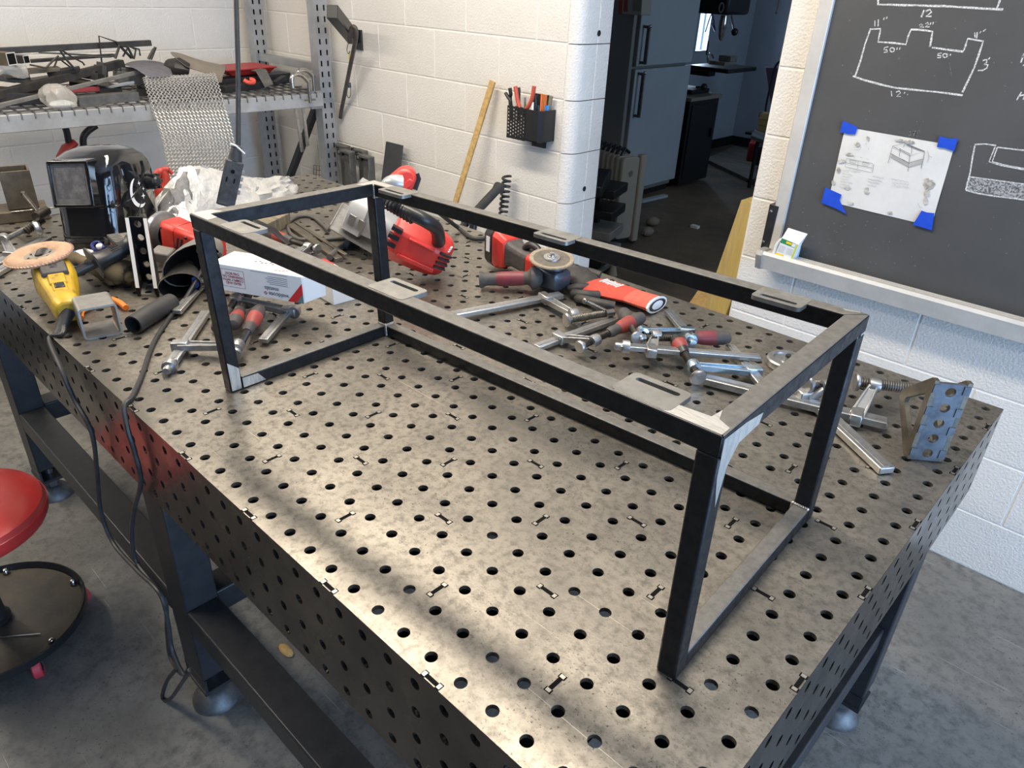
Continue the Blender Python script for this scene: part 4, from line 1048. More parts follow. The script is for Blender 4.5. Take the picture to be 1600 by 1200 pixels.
for u in (0.0, Wc-0.0090):
    w_ = 0.0090
    b = MB(); b.loft([[FP(u, 0, 0), FP(u, Dc, 0), FP(u, Dc, Hc), FP(u, Dc-0.010, Hc), FP(u, 0.0, 0.022)], [FP(u+w_, 0, 0), FP(u+w_, Dc, 0), FP(u+w_, Dc, Hc), FP(u+w_, Dc-0.010, Hc), FP(u+w_, 0.0, 0.022)]]); gp = b.build('gusset_plate', 'mill_scale', t, smooth=0)
    b = MB(); e_ = 0.0008; b.add([FP(u, -e_, 0.022), FP(u+w_, -e_, 0.022), FP(u+w_, Dc-0.010-e_, Hc+e_), FP(u, Dc-0.010-e_, Hc+e_)], [(0, 1, 2, 3)]); b.build('bright_edge', 'bright_edge', gp, smooth=0)
b = MB(); zz = 0.006
def ring4(o_, i_):
    n = 4; return [(k, (k+1) % n, n+(k+1) % n, n+k) for k in range(n)]
oo = [FP(0.0065, 0, zz), FP(Wc-0.0065, 0, zz), FP(Wc-0.0065, Dc-0.006, zz), FP(0.0065, Dc-0.006, zz)]; ii = [FP(Wc*0.36, 0.030, zz), FP(Wc*0.64, 0.030, zz), FP(Wc*0.64, 0.066, zz), FP(Wc*0.36, 0.066, zz)]
b.add(oo + ii, ring4(oo, ii)); b.add([v - UP*zz for v in oo] + oo, ring4(0, 0)); b.add(ii + [v - UP*zz for v in ii], ring4(0, 0)); b.build('foot_plate', 'tube_steel', t, smooth=0)
b = MB(); c = FP(Wc/2, 0.014, zz); b.cyl(c, c+UP*0.0004, 0.0078, n=18); b.cyl(FP(Wc/2, 0.077, zz), FP(Wc/2, 0.077, zz+0.0004), 0.0070, n=18); b.build('foot_hole', 'slot_black', t)

# welding gauntlets, cuffs toward the camera
mat('leather_dark', (0.035, 0.033, 0.032), (0.06, 0.055, 0.05), rough=0.6, scale=30, bump=0.3, bscale=80)
mat('lining_black', (0.006, 0.006, 0.006), rough=0.95, spec=0.1)
mat('leather_grey', (0.20, 0.19, 0.175), (0.14, 0.135, 0.125), rough=0.7, scale=30, bump=0.3, bscale=90)
mat('cloth_blue', (0.03, 0.06, 0.28), rough=0.8)
def gauntlet(label, c, a, b2, back, mt, La, deep=0.12):
    t = thing('welding_gauntlet', label, 'glove', (c.x, c.y, 0.0), 0)
    dirb = back
    N = 22
    def ring(cc, s, th=0): return [cc + a*math.cos(2*PI*i/N)*s + b2*math.sin(2*PI*i/N)*s for i in range(N)]
    b = MB(); b.loft([ring(c, 1.0), ring(c - dirb*0.003, 1.03), ring(c + dirb*0.004, 1.05), ring(c + dirb*La*0.4, 0.98), ring(c + dirb*La*0.75, 0.82), ring(c + dirb*La, 0.55)], cap=False); b.build('cuff', mt, t)
    b = MB(); b.loft([ring(c, 1.0), ring(c + dirb*0.004, 0.94), ring(c + dirb*La*0.7, 0.75), ring(c + dirb*La*0.95, 0.3)], cap=False); b.build('lining', 'lining_black', t)
    b = MB(); b.loft([ring(c + dirb*La*0.98, 0.5), ring(c + dirb*La*1.05, 0.56), ring(c+dirb*La*1.5, 0.5), ring(c+dirb*La*1.75, 0.25)]); b.build('hand', mt, t)
    return t
c = P(301, 414, .062); rt = (P(346, 398, .062) - P(258, 428, .062))/2; bk = (ray(300, 414)); bk.z = 0; bk.normalize()
gauntlet('dark welding gauntlet with a wide grey-rimmed cuff opening toward the camera, upper of two', c, rt, (UP*0.052 - bk*0.014), (bk*0.9+V((0.72, .69, 0))*0.25).normalized(), 'leather_grey', 0.13)
c = P(281, 447, .034); rt = (P(313, 443, .03) - P(248, 452, .03))/2
tg = gauntlet('dark welding gauntlet lying under the other, a scrap of blue cloth in its cuff', c, rt, UP*0.031, (bk*0.95+V((0.72, .69, 0))*0.1).normalized(), 'leather_dark', 0.12)
b = MB(); cc = c + bk*0.02 - UP*0.008 + V((.02, .02, 0)); b.add([cc, cc+V((.0, .0, .022))+rt*0.05, cc+rt*0.35+UP*0.026, cc+rt*0.42-UP*0.002, cc+rt*0.2-UP*.006, cc+rt*0.2+UP*0.012+bk*(-.008)], [(0, 1, 5), (1, 2, 5), (2, 3, 5), (3, 4, 5), (4, 0, 5)])
tag(b.build('cloth_scrap', 'cloth_blue'), 'scrap of blue cloth inside the lower gauntlet cuff', 'cloth')

# brown work glove under the side handle
mat('glove_brown', (0.13, 0.095, 0.045), (0.075, 0.058, 0.032), rough=0.85, scale=25, bump=0.5, bscale=90, c3=(0.25, 0.19, 0.07))
t = thing('leather_glove', 'crumpled brown leather glove under the black side handle of the yellow grinder', 'glove', P(165, 425, 0))
b = MB(); b.loft(flat_loft([P(206, 428, .03), P(190, 424, .034), P(170, 420, .034), P(150, 415, .026)], [0.07, 0.095, 0.09, 0.06], [0.05, 0.06, 0.056, 0.034])); b.build('palm', 'glove_brown', t, sub=1)
for f in (((172, 424), (182, 434), (189, 443)), ((158, 421), (170, 433), (178, 444)), ((150, 415), (160, 428), (168, 438)), ((140, 412), (118, 404), (96, 400)), ((196, 425), (204, 435), (209, 441))):
    b = MB(); pts = [P(f[0][0], f[0][1], .032), P(f[1][0], f[1][1], .024), P(f[2][0], f[2][1], .012)]
    b.loft(flat_loft(spline(pts, 4), [0.03]*6+[0.028, 0.024, 0.012], [0.026]*6+[0.022, 0.018, 0.009])); b.build('finger', 'glove_brown', t)
b = MB(); b.loft(flat_loft([P(130, 410, .02), P(112, 404, .028), P(97, 400, .022)], [0.03, 0.05, 0.03], [0.02, 0.035, 0.02])); b.build('thumb', 'glove_brown', t)
# blue-handled file and crumpled paper between
mat('plastic_blue', (0.06, 0.25, 0.62), rough=0.4)
t = MB(); t.bar(P(116, 419, .012), P(120, 393, .022), 0.014, 0.007); tag(t.build('plastic_spatula', 'plastic_blue', bevel=0.002), 'pale blue plastic strip standing between the flap disc and the side handle', 'strip')
mat('paper_white', (0.72, 0.71, 0.69), (0.66, 0.65, 0.63), rough=0.8, scale=20)
rnd = random.Random(5)
def crumple(name, c, r, mt, label, cat, seed, n=14, m=8, flat=0.6):
    rr_ = random.Random(seed); b = MB(); vs = []
    b.grid(lambda u, v: c + V((r[0]*math.sin(PI*v)*math.cos(2*PI*u), r[1]*math.sin(PI*v)*math.sin(2*PI*u), r[2]*math.cos(PI*v)))*(0.75+0.5*rr_.random()), n, m, closed=True)
    return tag(b.build(name, mt, smooth=0), label, cat)
crumple('paper_scrap', P(134, 399, .016), (.026, .026, .014), 'paper_white', 'crumpled white paper scrap behind the black side handle', 'paper', 3)
t = thing('ear_band', 'dark blue strap with a white-edged loop lying below the helmet', 'strap', P(152, 393, 0))
mat('plastic_navy', (0.02, 0.03, 0.16), rough=0.4)
b = MB(); b.tube(spline([P(160, 396, .012), P(148, 390, .03), P(144, 382, .034), P(153, 378, .034), P(162, 386, .03), P(160, 390, .022)], 6), 0.004, 8); b.build('loop', 'plastic_navy', t)
b = MB(); b.ball(P(156, 385, .03), (.010, .010, .008), 12, 8); b.build('tag', 'white_print', t)
b = MB(); b.tube(spline([P(150, 374, .03), P(158, 370, .04), P(166, 372, .04), P(168, 382, .025)], 5), 0.008, 8); b.build('band', 'rubber_black', t)

# battery with ribbed top, dusty
t = thing('tool_battery', 'dusty grey ribbed tool battery with a red side, below the foil jacket', 'battery', P(185, 378, 0))
q0, q1, q2 = P(168, 366, .055), P(184, 380, .055), P(200, 360, .055)
bx1 = (q1-q0); lx = bx1.length; bx1.normalize(); by1 = UP.cross(bx1)
Mq = rmat(bx1, y=by1, o=q0 - UP*0.055)
b = MB(); b.M = Mq; b.box2((0, 0, 0), (lx, 0.10, 0.048)); b.build('case', 'grip_grey', t, bevel=0.004)
b = MB(); b.M = Mq
for i in range(7): b.box((lx*0.06+lx*0.88*i/6, 0.012, 0.051), (0.006, 0.03, 0.008))
b.box((lx/2, 0.06, 0.050), (lx*0.96, 0.07, 0.006)); b.build('ribs', 'leather_grey', t, bevel=0.001)
b = MB(); b.M = Mq; b.box2((lx*0.2, -0.002, 0.004), (lx*0.6, 0.0, 0.036)); b.build('red_side', 'print_maroon', t)

# red grinder lying nose up behind the gauntlets
t = thing('angle_grinder', 'red angle grinder with a dark round gear case, behind the drilled channel', 'grinder', P(270, 385, 0))
q0, q1 = P(249, 364, .066), P(266, 364, .070); ax_ = (P(302, 377, .060) - P(262, 362, .070)).normalized()
b = MB(); b.lathe([(0, -0.04), (0.030, -0.04), (0.044, -0.028), (0.048, -0.005), (0.046, 0.012), (0.040, 0.02)], P(258, 362, .066), ax_, 24); b.build('gear_case', 'grip_grey', t)
b = MB(); b.lathe([(0.046, -0.012), (0.051, -0.010), (0.051, 0.002), (0.046, 0.004)], P(256, 360, .068), ax_, 24); b.build('guard_ring', 'cast_zinc', t)
sx_ = ax_.cross(UP).normalized(); ux_ = sx_.cross(ax_)
def rg_(k, w_, h_): return [P(262, 362, .068) + ax_*k + sx_*x*w_/2 + ux_*y*h_/2 for x, y in ((1, .7), (.7, 1), (-.7, 1), (-1, .7), (-1, -.7), (-.7, -1), (.7, -1), (1, -.7))]
b = MB(); b.loft([rg_(0.0, 0.05, 0.07), rg_(0.02, 0.074, 0.084), rg_(0.06, 0.074, 0.080), rg_(0.065, 0.068, 0.074), rg_(0.12, 0.066, 0.072), rg_(0.18, 0.06, 0.064)]); rb = b.build('motor_body', 'tool_red', t, bevel=0.004)
b = MB(); sgn = 1 if sx_.dot(CAM_C - q0) > 0 else -1
for k in (0.078, 0.090): b.bar(P(262, 362, .068)+ax_*k + sx_*sgn*0.0345 + ux_*0.014, P(262, 362, .068)+ax_*(k-0.01) + sx_*sgn*0.0345 - ux_*0.018, 0.004, 0.004, 0, sx_)
for k, h_ in ((0.105, 0.022), (0.105, -0.024), (0.02, 0.026), (0.02, -0.03)): b.ball(P(262, 362, .068)+ax_*k + sx_*sgn*0.0345 + ux_*h_, 0.004, 8, 6)
b.build('vent_slot', 'plastic_black', rb)

# grey plastic scraps between channel and gauntlets
b = MB(); q = P(256, 398, .03); b.box(q, (0.05, 0.04, 0.03), (0.2, 0.1, 0.6)); tag(b.build('plastic_block', 'leather_grey', bevel=0.004), 'small light grey block beside the drilled channel', 'block')

# welding helmet
mat('helmet_black', (0.008, 0.008, 0.009), rough=0.07, coat=0.6)
mat('helmet_matte', (0.03, 0.03, 0.032), rough=0.35)
mat('lens_dusty', (0.12, 0.11, 0.113), (0.24, 0.23, 0.22), rough=0.4, scale=60, detail=9, contrast=(0.42, 0.75))
mat('lens_frame', (0.30, 0.29, 0.27), (0.18, 0.175, 0.165), rough=0.35, metal=0.4, scale=30)
hl = thing('welding_helmet', 'glossy black welding helmet with a rectangular dusty lens and a white crescent decal', 'helmet', (-1.92, 0.335, 0.0))
hf = V((0.50, -0.866, 0)).normalized(); hs = UP.cross(hf)       # hs: wearer's left = right in the picture
if hs.dot(r0) < 0: hs = -hs
hu = UP.copy()
tilt = Matrix.Rotation(math.radians(-7), 3, hs)
hf = tilt @ hf; hu = tilt @ hu
roll = Matrix.Rotation(math.radians(6), 3, hf); hs = roll @ hs; hu = roll @ hu
HO = V((-1.915, 0.335, 0.012)); HK = 0.88
def HP(f, s, u): return HO + (hf*f + hs*s + hu*u)*HK
prof = [  # height, half width, front reach, back reach
    (0.000, 0.114, 0.142, 0.06), (0.010, 0.118, 0.148, 0.065), (0.045, 0.117, 0.142, 0.07), (0.095, 0.117, 0.136, 0.075), (0.110, 0.118, 0.137, 0.075),
    (0.150, 0.121, 0.135, 0.085), (0.200, 0.121, 0.131, 0.085), (0.226, 0.118, 0.126, 0.08), (0.245, 0.108, 0.104, 0.075), (0.262, 0.088, 0.075, 0.06), (0.274, 0.05, 0.04, 0.04), (0.278, 0.006, 0.004, 0.01)]
def hpt(i, az):     # az -1..1 : left back .. right back
    z, w_, f_, bk_ = prof[i]
    a = az*PI*0.5
    e_ = 0.62
    x = math.copysign(abs(math.sin(a))**e_, a)*w_
    y = (abs(math.cos(a))**e_)*f_
    return x, y, z
def hshell(s_, t_):
    i = min(int(t_*(len(prof)-1)), len(prof)-2); k = t_*(len(prof)-1) - i
    if s_ < 0.15 or s_ > 0.85:
        q = s_/0.15 if s_ < 0.15 else (1-s_)/0.15; sg = -1 if s_ < 0.5 else 1
        def g(i):
            z, w_, f_, bk_ = prof[i]; return V((-bk_*(1-q), sg*w_*(1-0.12*(1-q)), z))
        p_ = g(i)*(1-k) + g(i+1)*k; return HP(*p_)
    az = (s_-0.15)/0.35 - 1
    x0_, y0_, z0_ = hpt(i, az); x1_, y1_, z1_ = hpt(i+1, az)
    return HP(y0_*(1-k)+y1_*k, x0_*(1-k)+x1_*k, z0_*(1-k)+z1_*k)
b = MB(); b.grid(hshell, 52, 33); b.build('shell', 'helmet_black', hl, solid=0.003, smooth=50)
b = MB(); b.tube([hshell(0.13 + 0.74*i/30, 0.0) for i in range(31)], 0.0075, 8); b.build('rim_bead', 'helmet_black', hl)
# lens in a raised bezel
zc, fw, fh = 0.172, 0.128, 0.118
def LP(x, y, d): return HP(0.143 - (y)*0.08 + d, x, zc + y)
out = rrect(fw+0.020, fh+0.018, 0.006, 3); inn = rrect(fw, fh, 0.004, 3); n = len(out)
b = MB(); vs = [LP(x, y, 0.004) for x, y in out] + [LP(x, y, 0.006) for x, y in inn] + [LP(x*1.06, y*1.06, -0.03) for x, y in out] + [LP(x, y, -0.004) for x, y in inn]; fs = []
for i in range(n):
    j = (i+1) % n; fs += [(i, j, n+j, n+i), (2*n+i, 2*n+j, j, i), (n+i, n+j, 3*n+j, 3*n+i)]
b.add(vs, fs); b.build('lens_bezel', 'helmet_black', hl, bevel=0.0015, smooth=30)
b = MB(); b.add([LP(x, y, -0.001) for x, y in inn], [tuple(range(n))]); lens = b.build('lens', 'lens_dusty', hl, smooth=0)
b = MB(); i2 = rrect(fw*0.88, fh*0.80, 0.002, 3)
i2 = [(x-0.0, y+0.004) for x, y in i2]
b.add([LP(x, y, 0.0) for x, y in inn] + [LP(x, y, 0.0004) for x, y in i2], [(i, (i+1) % n, n+(i+1) % n, n+i) for i in range(n)]); b.build('lens_frame', 'lens_frame', lens, smooth=0)
# side window plate, ridge and knob on the side facing the camera
sg = 1
def SP(f_, u_, off=0.002):     # point on the side of the shell
    i = 0
    while i < len(prof)-2 and prof[i+1][0] < u_: i += 1
    k = (u_-prof[i][0])/(prof[i+1][0]-prof[i][0]); w_ = prof[i][1]*(1-k)+prof[i+1][1]*k; fr = prof[i][2]*(1-k)+prof[i+1][2]*k
    c_ = max(0.0, min(0.98, f_/fr)) if f_ > 0 else 0.0
    a = math.acos(c_**(1/0.62)); x = (math.sin(a)**0.62)*w_ if f_ > 0 else w_*(1-0.12*(-f_)/0.12)
    return HP(f_, x+off, u_)
def spoly(name, pts, mt, off=0.002, parent=hl):
    b = MB(); c_ = [sum(p[0] for p in pts)/len(pts), sum(p[1] for p in pts)/len(pts)]
    vs = [SP(p[0], p[1], off) for p in pts] + [SP(c_[0], c_[1], off+0.0004)]; m = len(pts)
    b.add(vs, [(i, (i+1) % m, m) for i in range(m)]); return b.build(name, mt, parent, smooth=0)
spoly('side_window', [(0.085, 0.205), (0.02, 0.165), (0.075, 0.135)], 'helmet_matte', 0.002)
spoly('side_slot', [(0.06, 0.212), (0.012, 0.195), (0.02, 0.186)], 'helmet_matte', 0.002)
mat('decal_disc', (0.015, 0.015, 0.017), rough=0.2)
cx_, cz_ = 0.012, 0.132
spoly('decal_disc', [(cx_+0.040*math.cos(a), cz_+0.050*math.sin(a)) for a in [2*PI*i/24 for i in range(24)]], 'decal_disc', 0.0022)
b = MB(); vs = []; fs = []; m = 16
for i in range(m+1):
    a = PI*0.42 + PI*1.22*i/m; tk = math.sin(PI*i/m)**0.7
    for r_ in (1.0, 1.0-0.30*tk-0.02): vs.append(SP(cx_-0.002 + 0.034*math.cos(PI-a)*-1*-1*r_*(-1) if False else cx_ - 0.036*math.cos(a)*r_*(-1), cz_ + 0.044*math.sin(a)*r_, 0.0034))
fs = [(2*i, 2*i+1, 2*i+3, 2*i+2) for i in range(m)]
def crescent():
    b = MB(); vs = []
    for i in range(m+1):
        a = PI*0.5 - 0.25 - (PI*1.15)*i/m        # sweeps the visor side, bottom last
        tk = math.sin(PI*(i+0.15)/(m+0.3))**0.6
        for r_ in (1.0, 1.0-0.32*tk): vs.append(SP(cx_ + 0.037*math.cos(a)*r_, cz_ + 0.046*math.sin(a)*r_, 0.0036))
    b.add(vs, fs); return b.build('decal_crescent', 'white_print', hl, smooth=0)
crescent()
for (f_, u_, r_) in ((0.004, 0.160, 0.008), (-0.013, 0.142, 0.007), (-0.008, 0.120, 0.011)):
    spoly('decal_star', [(f_ + (r_ if i % 2 == 0 else r_*0.3)*math.sin(i*PI/4), u_ + (r_ if i % 2 == 0 else r_*0.3)*math.cos(i*PI/4)) for i in range(8)], 'white_print', 0.0036)
b = MB(); kp = HP(-0.062, 0.108, 0.160); b.lathe([(0.0, 0.034), (0.010, 0.034), (0.016, 0.028), (0.020, 0.012), (0.022, 0.0), (0, 0)], kp, hs, 14)
for i in range(6):
    a = i*PI/3; b.box(kp + hs*0.016 + hf*math.cos(a)*0.019 + hu*math.sin(a)*0.019, (0.008, 0.008, 0.028), rmat(hf, z=hs).to_3x3())
b.build('headgear_knob', 'plastic_black', hl, bevel=0.001)
b = MB(); b.tube(spline([SP(0.10, 0.100, .0), SP(0.03, 0.128, .001), SP(-0.03, 0.185, .001), SP(-0.04, 0.225, 0.0)], 6), 0.004, 8); b.build('side_ridge', 'helmet_black', hl)
b = MB(); b.tube(spline([SP(0.085, 0.02, .0), SP(0.03, 0.075, .0), SP(0.005, 0.105, .0)], 6), 0.0035, 8); b.build('side_ridge', 'helmet_black', hl)

# crumpled aluminised jacket
mat('foil', (0.70, 0.70, 0.69), (0.56, 0.56, 0.55), rough=0.38, metal=0.55, scale=24, bump=1.0, bscale=24, wob=0.01, rough2=0.55)
mat('foil_lining', (0.24, 0.235, 0.225), (0.17, 0.165, 0.16), rough=0.8, scale=60, bump=0.4, bscale=150)
rj = random.Random(11)
def ridge(u):     # crest of the heap from left to right
    pts = [(-1.93, 0.43, .03), (-1.90, 0.50, .12), (-1.92, 0.56, .165), (-1.94, 0.62, .155), (-1.955, 0.70, .125), (-1.98, 0.79, .085), (-2.02, 0.87, .06), (-2.07, 0.96, .045), (-2.12, 1.03, .02)]
    x = u*(len(pts)-1); i = min(int(x), len(pts)-2); k = x-i
    return V(pts[i]).lerp(V(pts[i+1]), k)
seeds = [[rj.uniform(-1, 1) for _ in range(60)] for _ in range(60)]
def nz(i, j): return seeds[int(i) % 60][int(j) % 60]
def jac(u, v):
    c = ridge(u); front = V((0.78, -0.28, 0))*0.20*(1-0.4*u); backv = V((-0.75, 0.3, 0))*0.13
    t_ = (v-0.45)/0.55 if v > 0.45 else (0.45-v)/0.45
    d = backv if v > 0.45 else front
    p = c + d*t_; p.z = c.z*(1 - t_**1.5) + 0.004
    i, j = u*26, v*18
    p += V((nz(i, j), nz(i+7, j+3), abs(nz(i+13, j+9))*1.1))*0.010*(1 if 0.02 < v < 0.98 else 0.2)
    p.z = max(p.z, 0.003)
    return p
jk = thing('foil_jacket', 'crumpled silver aluminised jacket heaped behind the helmet', 'jacket', (-1.95, 0.65, 0))
b = MB(); b.grid(jac, 26, 18); b.build('cloth', 'foil', jk, solid=0.003, smooth=28)
b = MB()
def fold(u, v):
    c = ridge(0.06 + 0.20*u); p = c + V((0.78, -0.28, 0))*(0.035 + 0.09*v); p.z = c.z*(1-v**1.6)*0.98 + 0.002
    return p + V((nz(u*9, v*9), nz(v*8, u*9), nz(u*5+3, v*8)))*0.006 + V((0.012, -0.006, 0.004))
b.grid(fold, 9, 9); b.build('lining_fold', 'foil_lining', jk, solid=0.003, smooth=50)
b = MB(); b.grid(lambda u, v: P(214 + 26*u - 8*v, 336 + 10*v + 4*u, .05 - .03*v) + V((0, 0, nz(u*8, v*8)*0.008)), 8, 6); b.build('sleeve_fold', 'foil', jk, solid=0.004, smooth=50)

# open steel box and scrap plate behind it
mat('rusty_steel', (0.085, 0.07, 0.05), (0.17, 0.14, 0.10), rough=0.6, metal=0.5, scale=14, detail=8, bump=0.2, bscale=60)
t = thing('steel_box', 'open-topped brown steel box standing at the far left end of the table', 'box', P(38, 332, 0.035))
q0, q1 = P(14, 329, .036), P(62, 324, .036); bx1 = (q1-q0); lx = bx1.length; bx1.normalize(); by1 = UP.cross(bx1); Mq = rmat(bx1, y=by1, o=q0)
hh = 0.112; dd_ = 0.085; w_ = 0.005
b = MB(); b.M = Mq; b.box2((0, 0, 0), (lx, w_, hh)); b.box2((0, dd_-w_, 0), (lx, dd_, hh)); b.box2((0, w_, 0), (w_, dd_-w_, hh)); b.box2((lx-w_, w_, 0), (lx, dd_-w_, hh)); b.box2((w_, w_, 0), (lx-w_, dd_-w_, w_)); b.build('box_walls', 'rusty_steel', t, bevel=0.0015)
t = thing('scrap_plate', 'rough rusty steel slab under the open steel box', 'plate', P(40, 345, 0))
b = MB(); b.M = rmat(bx1, y=by1, o=q0 - UP*0.036); b.box2((-0.13, -0.012, 0.0), (lx+0.02, 0.10, 0.034)); b.build('slab', 'rusty_steel', t, bevel=0.003)
b = MB(); b.M = rmat(bx1, y=by1, o=q0 - UP*0.036)
for i in range(12): b.ball((0.01+0.011*i, -0.012, 0.034), (0.007, 0.004, 0.003), 7, 5)
b.build('weld_bead', 'weld_bead', t)
# T-handled spindle by the helmet
t = thing('clamp_screw', 'black T-handled clamp screw leaning on the left side of the helmet', 'screw', P(55, 350, 0))
b = MB(); b.cyl(P(37, 303, .105), P(62, 334, .07), 0.0065, n=10); b.ball(P(37, 303, .105), 0.0085, 10, 7); b.build('tee_bar', 'thread_black', t)
b = MB(); b.cyl(P(56, 339, .07), P(73, 329, .075), 0.013, n=12); b.build('crosshead', 'thread_black', t)
b = MB(); thread(b, P(40, 362, .03), P(68, 342, .055), 0.011, 0.006); b.build('screw', 'thread_black', t)
b = MB(); b.lathe([(0.02, 0), (0.022, 0.004), (0.018, 0.012), (0.01, 0.014)], P(56, 357, .04), V((.3, .8, .2)), 16); b.build('swivel', 'cast_zinc', t)
b = MB(); b.tube(spline([P(-8, 364, .012), P(20, 363, .012), P(38, 362, .02)], 4), 0.006, 8); b.build('lever', 'thread_black', t)

# power cord hanging from the ceiling with a triple outlet
t = thing('hanging_outlet', 'black triple outlet hanging on a thick black cord from the ceiling', 'outlet', DR(352, 318, 1.70))
ob, ot = DR(352, 322, 1.70), DR(367, 252, 1.70)
ux = (ot-ob).normalized(); rx = (r0 - ux*r0.dot(ux)).normalized(); rx = (rx + r2*0.35).normalized(); rx = (rx-ux*rx.dot(ux)).normalized(); fz_ = rx.cross(ux)
Lo = (ot-ob).length
b = MB(); b.M = rmat(rx, y=ux, o=ob); b.box((0, Lo*0.5, 0), (0.036, Lo, 0.028)); b.build('outlet_body', 'dusty_black', t, bevel=0.003)
fzs = 1 if fz_.dot(CAM_C-ob) > 0 else -1
b = MB(); b.M = rmat(rx, y=ux, o=ob); z_ = 0.0143*fzs
b.cyl((0.001, Lo-0.022, z_*0.9), (0.001, Lo-0.022, z_*1.02), 0.0042, n=12)
for sx__ in (-1, 1): b.box((sx__*0.0075, Lo-0.040, z_), (0.0028, 0.010, 0.0012))
b.build('socket_slot', 'slot_black', t)
b = MB(); b.M = rmat(rx, y=ux, o=ob)
for k_ in range(4): b.box((0.0195, Lo-0.018-0.014*k_, -0.002*fzs), (0.006, 0.009, 0.022))
mat('cord_grey', (0.25, 0.24, 0.22), rough=0.6)
b.build('side_cover', 'cord_grey', t, bevel=0.001)
b = MB(); s0 = ot; s1 = DR(370, 226, 1.70); b.lathe([(0.0145, 0), (0.0135, 0.01), (0.010, (s1-s0).length*0.8), (0.0115, (s1-s0).length*0.86), (0.006, (s1-s0).length)], s0, s1-s0, 16); b.build('strain_relief', 'dusty_black', t)
b = MB(); s2 = DR(369, 0, 1.76); sm = DR(372, 115, 1.728); k_ = (1.985-s2.z)/(s2.z-sm.z); tp = s2 + (s2-sm)*k_; b.tube(spline([s1 - UP*0.02, sm, s2, s2.lerp(tp, 0.5), tp], 8), 0.0050, 10); b.build('cord', 'cord_black', t)
b = MB(); tw = DR(371, 234, 1.69)
b.tube([tw + r0*(-0.012) + UP*0.012, tw + r0*0.0 + UP*0.006 - r2*0.008, tw + r0*0.014 - UP*0.008], 0.0018, 6); b.build('twist_tie', 'white_print', t)

# second black cord from the gauntlets over the front edge
pts = [P(344, 398, .10), P(330, 402, .085), P(311, 430, .05), P(290, 466, .015), P(268, 492, .006), P(240, 535, .006), P(222, 585, .006), P(206, 620, .006), V((-0.955, -0.030, 0.002))] + [PY(u, v, -0.040) for u, v in ((200, 672), (210, 705), (220, 752), (210, 795), (206, 835), (212, 875), (233, 905), (258, 940), (261, 985), (266, 1025))] + [PY(283, 1052, -0.05), PY(297, 1047, -0.05), PY(286, 1064, -0.05), PY(268, 1090, -0.055), PY(257, 1094, -0.06), PY(254, 1085, -0.06), PY(262, 1062, -0.055), PY(277, 1044, -0.05)]
b = MB(); b.tube(spline(pts, 8), 0.0048, 8); tag(b.build('extension_cord', 'cord_black'), 'long black cord from the gauntlets over the table edge, looping near the foot pad', 'cord')
# coiled cable of the circular saw, with strap, and steel bars behind the front rail
pts = [P(650, 312, .20), P(690, 345, .10), P(735, 365, .02)]
b = MB(); b.tube(spline([P(646, 303, .21), P(668, 318, .15), P(690, 336, .08), P(716, 356, .012), P(738, 372, .006), P(760, 372, .006)], 8), 0.0065, 10); b.build('saw_cord', 'rubber_black', saw)
mat('cable_grey', (0.075, 0.07, 0.065), rough=0.6)
b = MB(); b.tube(spline([P(548, 373, .006), P(490, 374, .006), P(466, 373, .006), P(452, 362, .006), P(452, 347, .006), P(468, 338, .006), P(490, 340, .006), P(514, 360, .012)], 8), 0.0055, 10); b.tube(spline([P(560, 372, .01), P(535, 385, .008), P(515, 402, .012)], 6), 0.009, 10)
tag(b.build('looped_cable', 'cable_grey'), 'grey rubber cable looped on the table left of the circular saw', 'cable')
mat('old_wood', (0.24, 0.20, 0.13), (0.13, 0.11, 0.08), rough=0.8, scale=14, bump=0.3, stretch=(1, 6, 1))
b = MB(); b.bar(P(400, 362, .02), P(443, 341, .02), 0.05, 0.04); tag(b.build('wood_block', 'old_wood', bevel=0.002), 'dirty wooden block under the left end of the front top rail', 'block')
b = MB(); b.bar(P(452, 352, .006), P(530, 406, .006), 0.024, 0.012); b.bar(P(462, 347, .0145), P(540, 398, .0145), 0.012, 0.005); tag(b.build('steel_strip', 'bracket_steel', bevel=0.001), 'dirty flat steel bar lying left of the circular saw', 'bar')
b = MB(); b.loft(flat_loft([P(394, 342, .05), P(425, 358, .06), P(452, 382, .04)], [0.012, 0.022, 0.010], [0.004, 0.005, 0.004])); tag(b.build('steel_offcut', 'mill_scale', solid=0.002), 'dark thin steel offcut leaning behind the front top rail', 'offcut')

# ---------------------------------------------------------------- chalkboard wall
mat('slate', (0.060, 0.060, 0.060), (0.085, 0.085, 0.085), rough=0.62, scale=2.5, detail=9, contrast=(0.3, 0.7))
mat('chalk', (0.72, 0.72, 0.71), (0.34, 0.34, 0.335), rough=0.9, scale=260, detail=2, contrast=(0.42, 0.60))
mat('chalk_faint', (0.20, 0.20, 0.20), (0.075, 0.075, 0.075), rough=0.9, scale=220, detail=6, contrast=(0.44, 0.56))
mat('chalk_fill', (0.42, 0.42, 0.42), (0.09, 0.09, 0.09), rough=0.9, scale=210, detail=8, contrast=(0.42, 0.58))
mat('alu_frame', (0.66, 0.64, 0.60), (0.58, 0.565, 0.53), rough=0.42, metal=0.2, scale=12)
mat('alu_dirty', (0.46, 0.45, 0.42), (0.22, 0.21, 0.20), rough=0.5, metal=0.5, scale=16, detail=8, contrast=(0.5, 0.8))
BY = 1.958
cb = thing('chalkboard', 'large dark chalkboard with white chalk sketches, in an aluminium frame with a tray', 'chalkboard', (0.2, 1.985, -0.12))
b = MB(); b.box2((-0.66, BY, -0.09), (1.45, 1.98, 1.15)); b.build('slate', 'slate', cb)
b = MB(); b.box2((-0.690, BY-0.012, -0.105), (-0.648, 1.984, 1.19)); b.build('frame_side', 'alu_frame', cb, bevel=0.003)
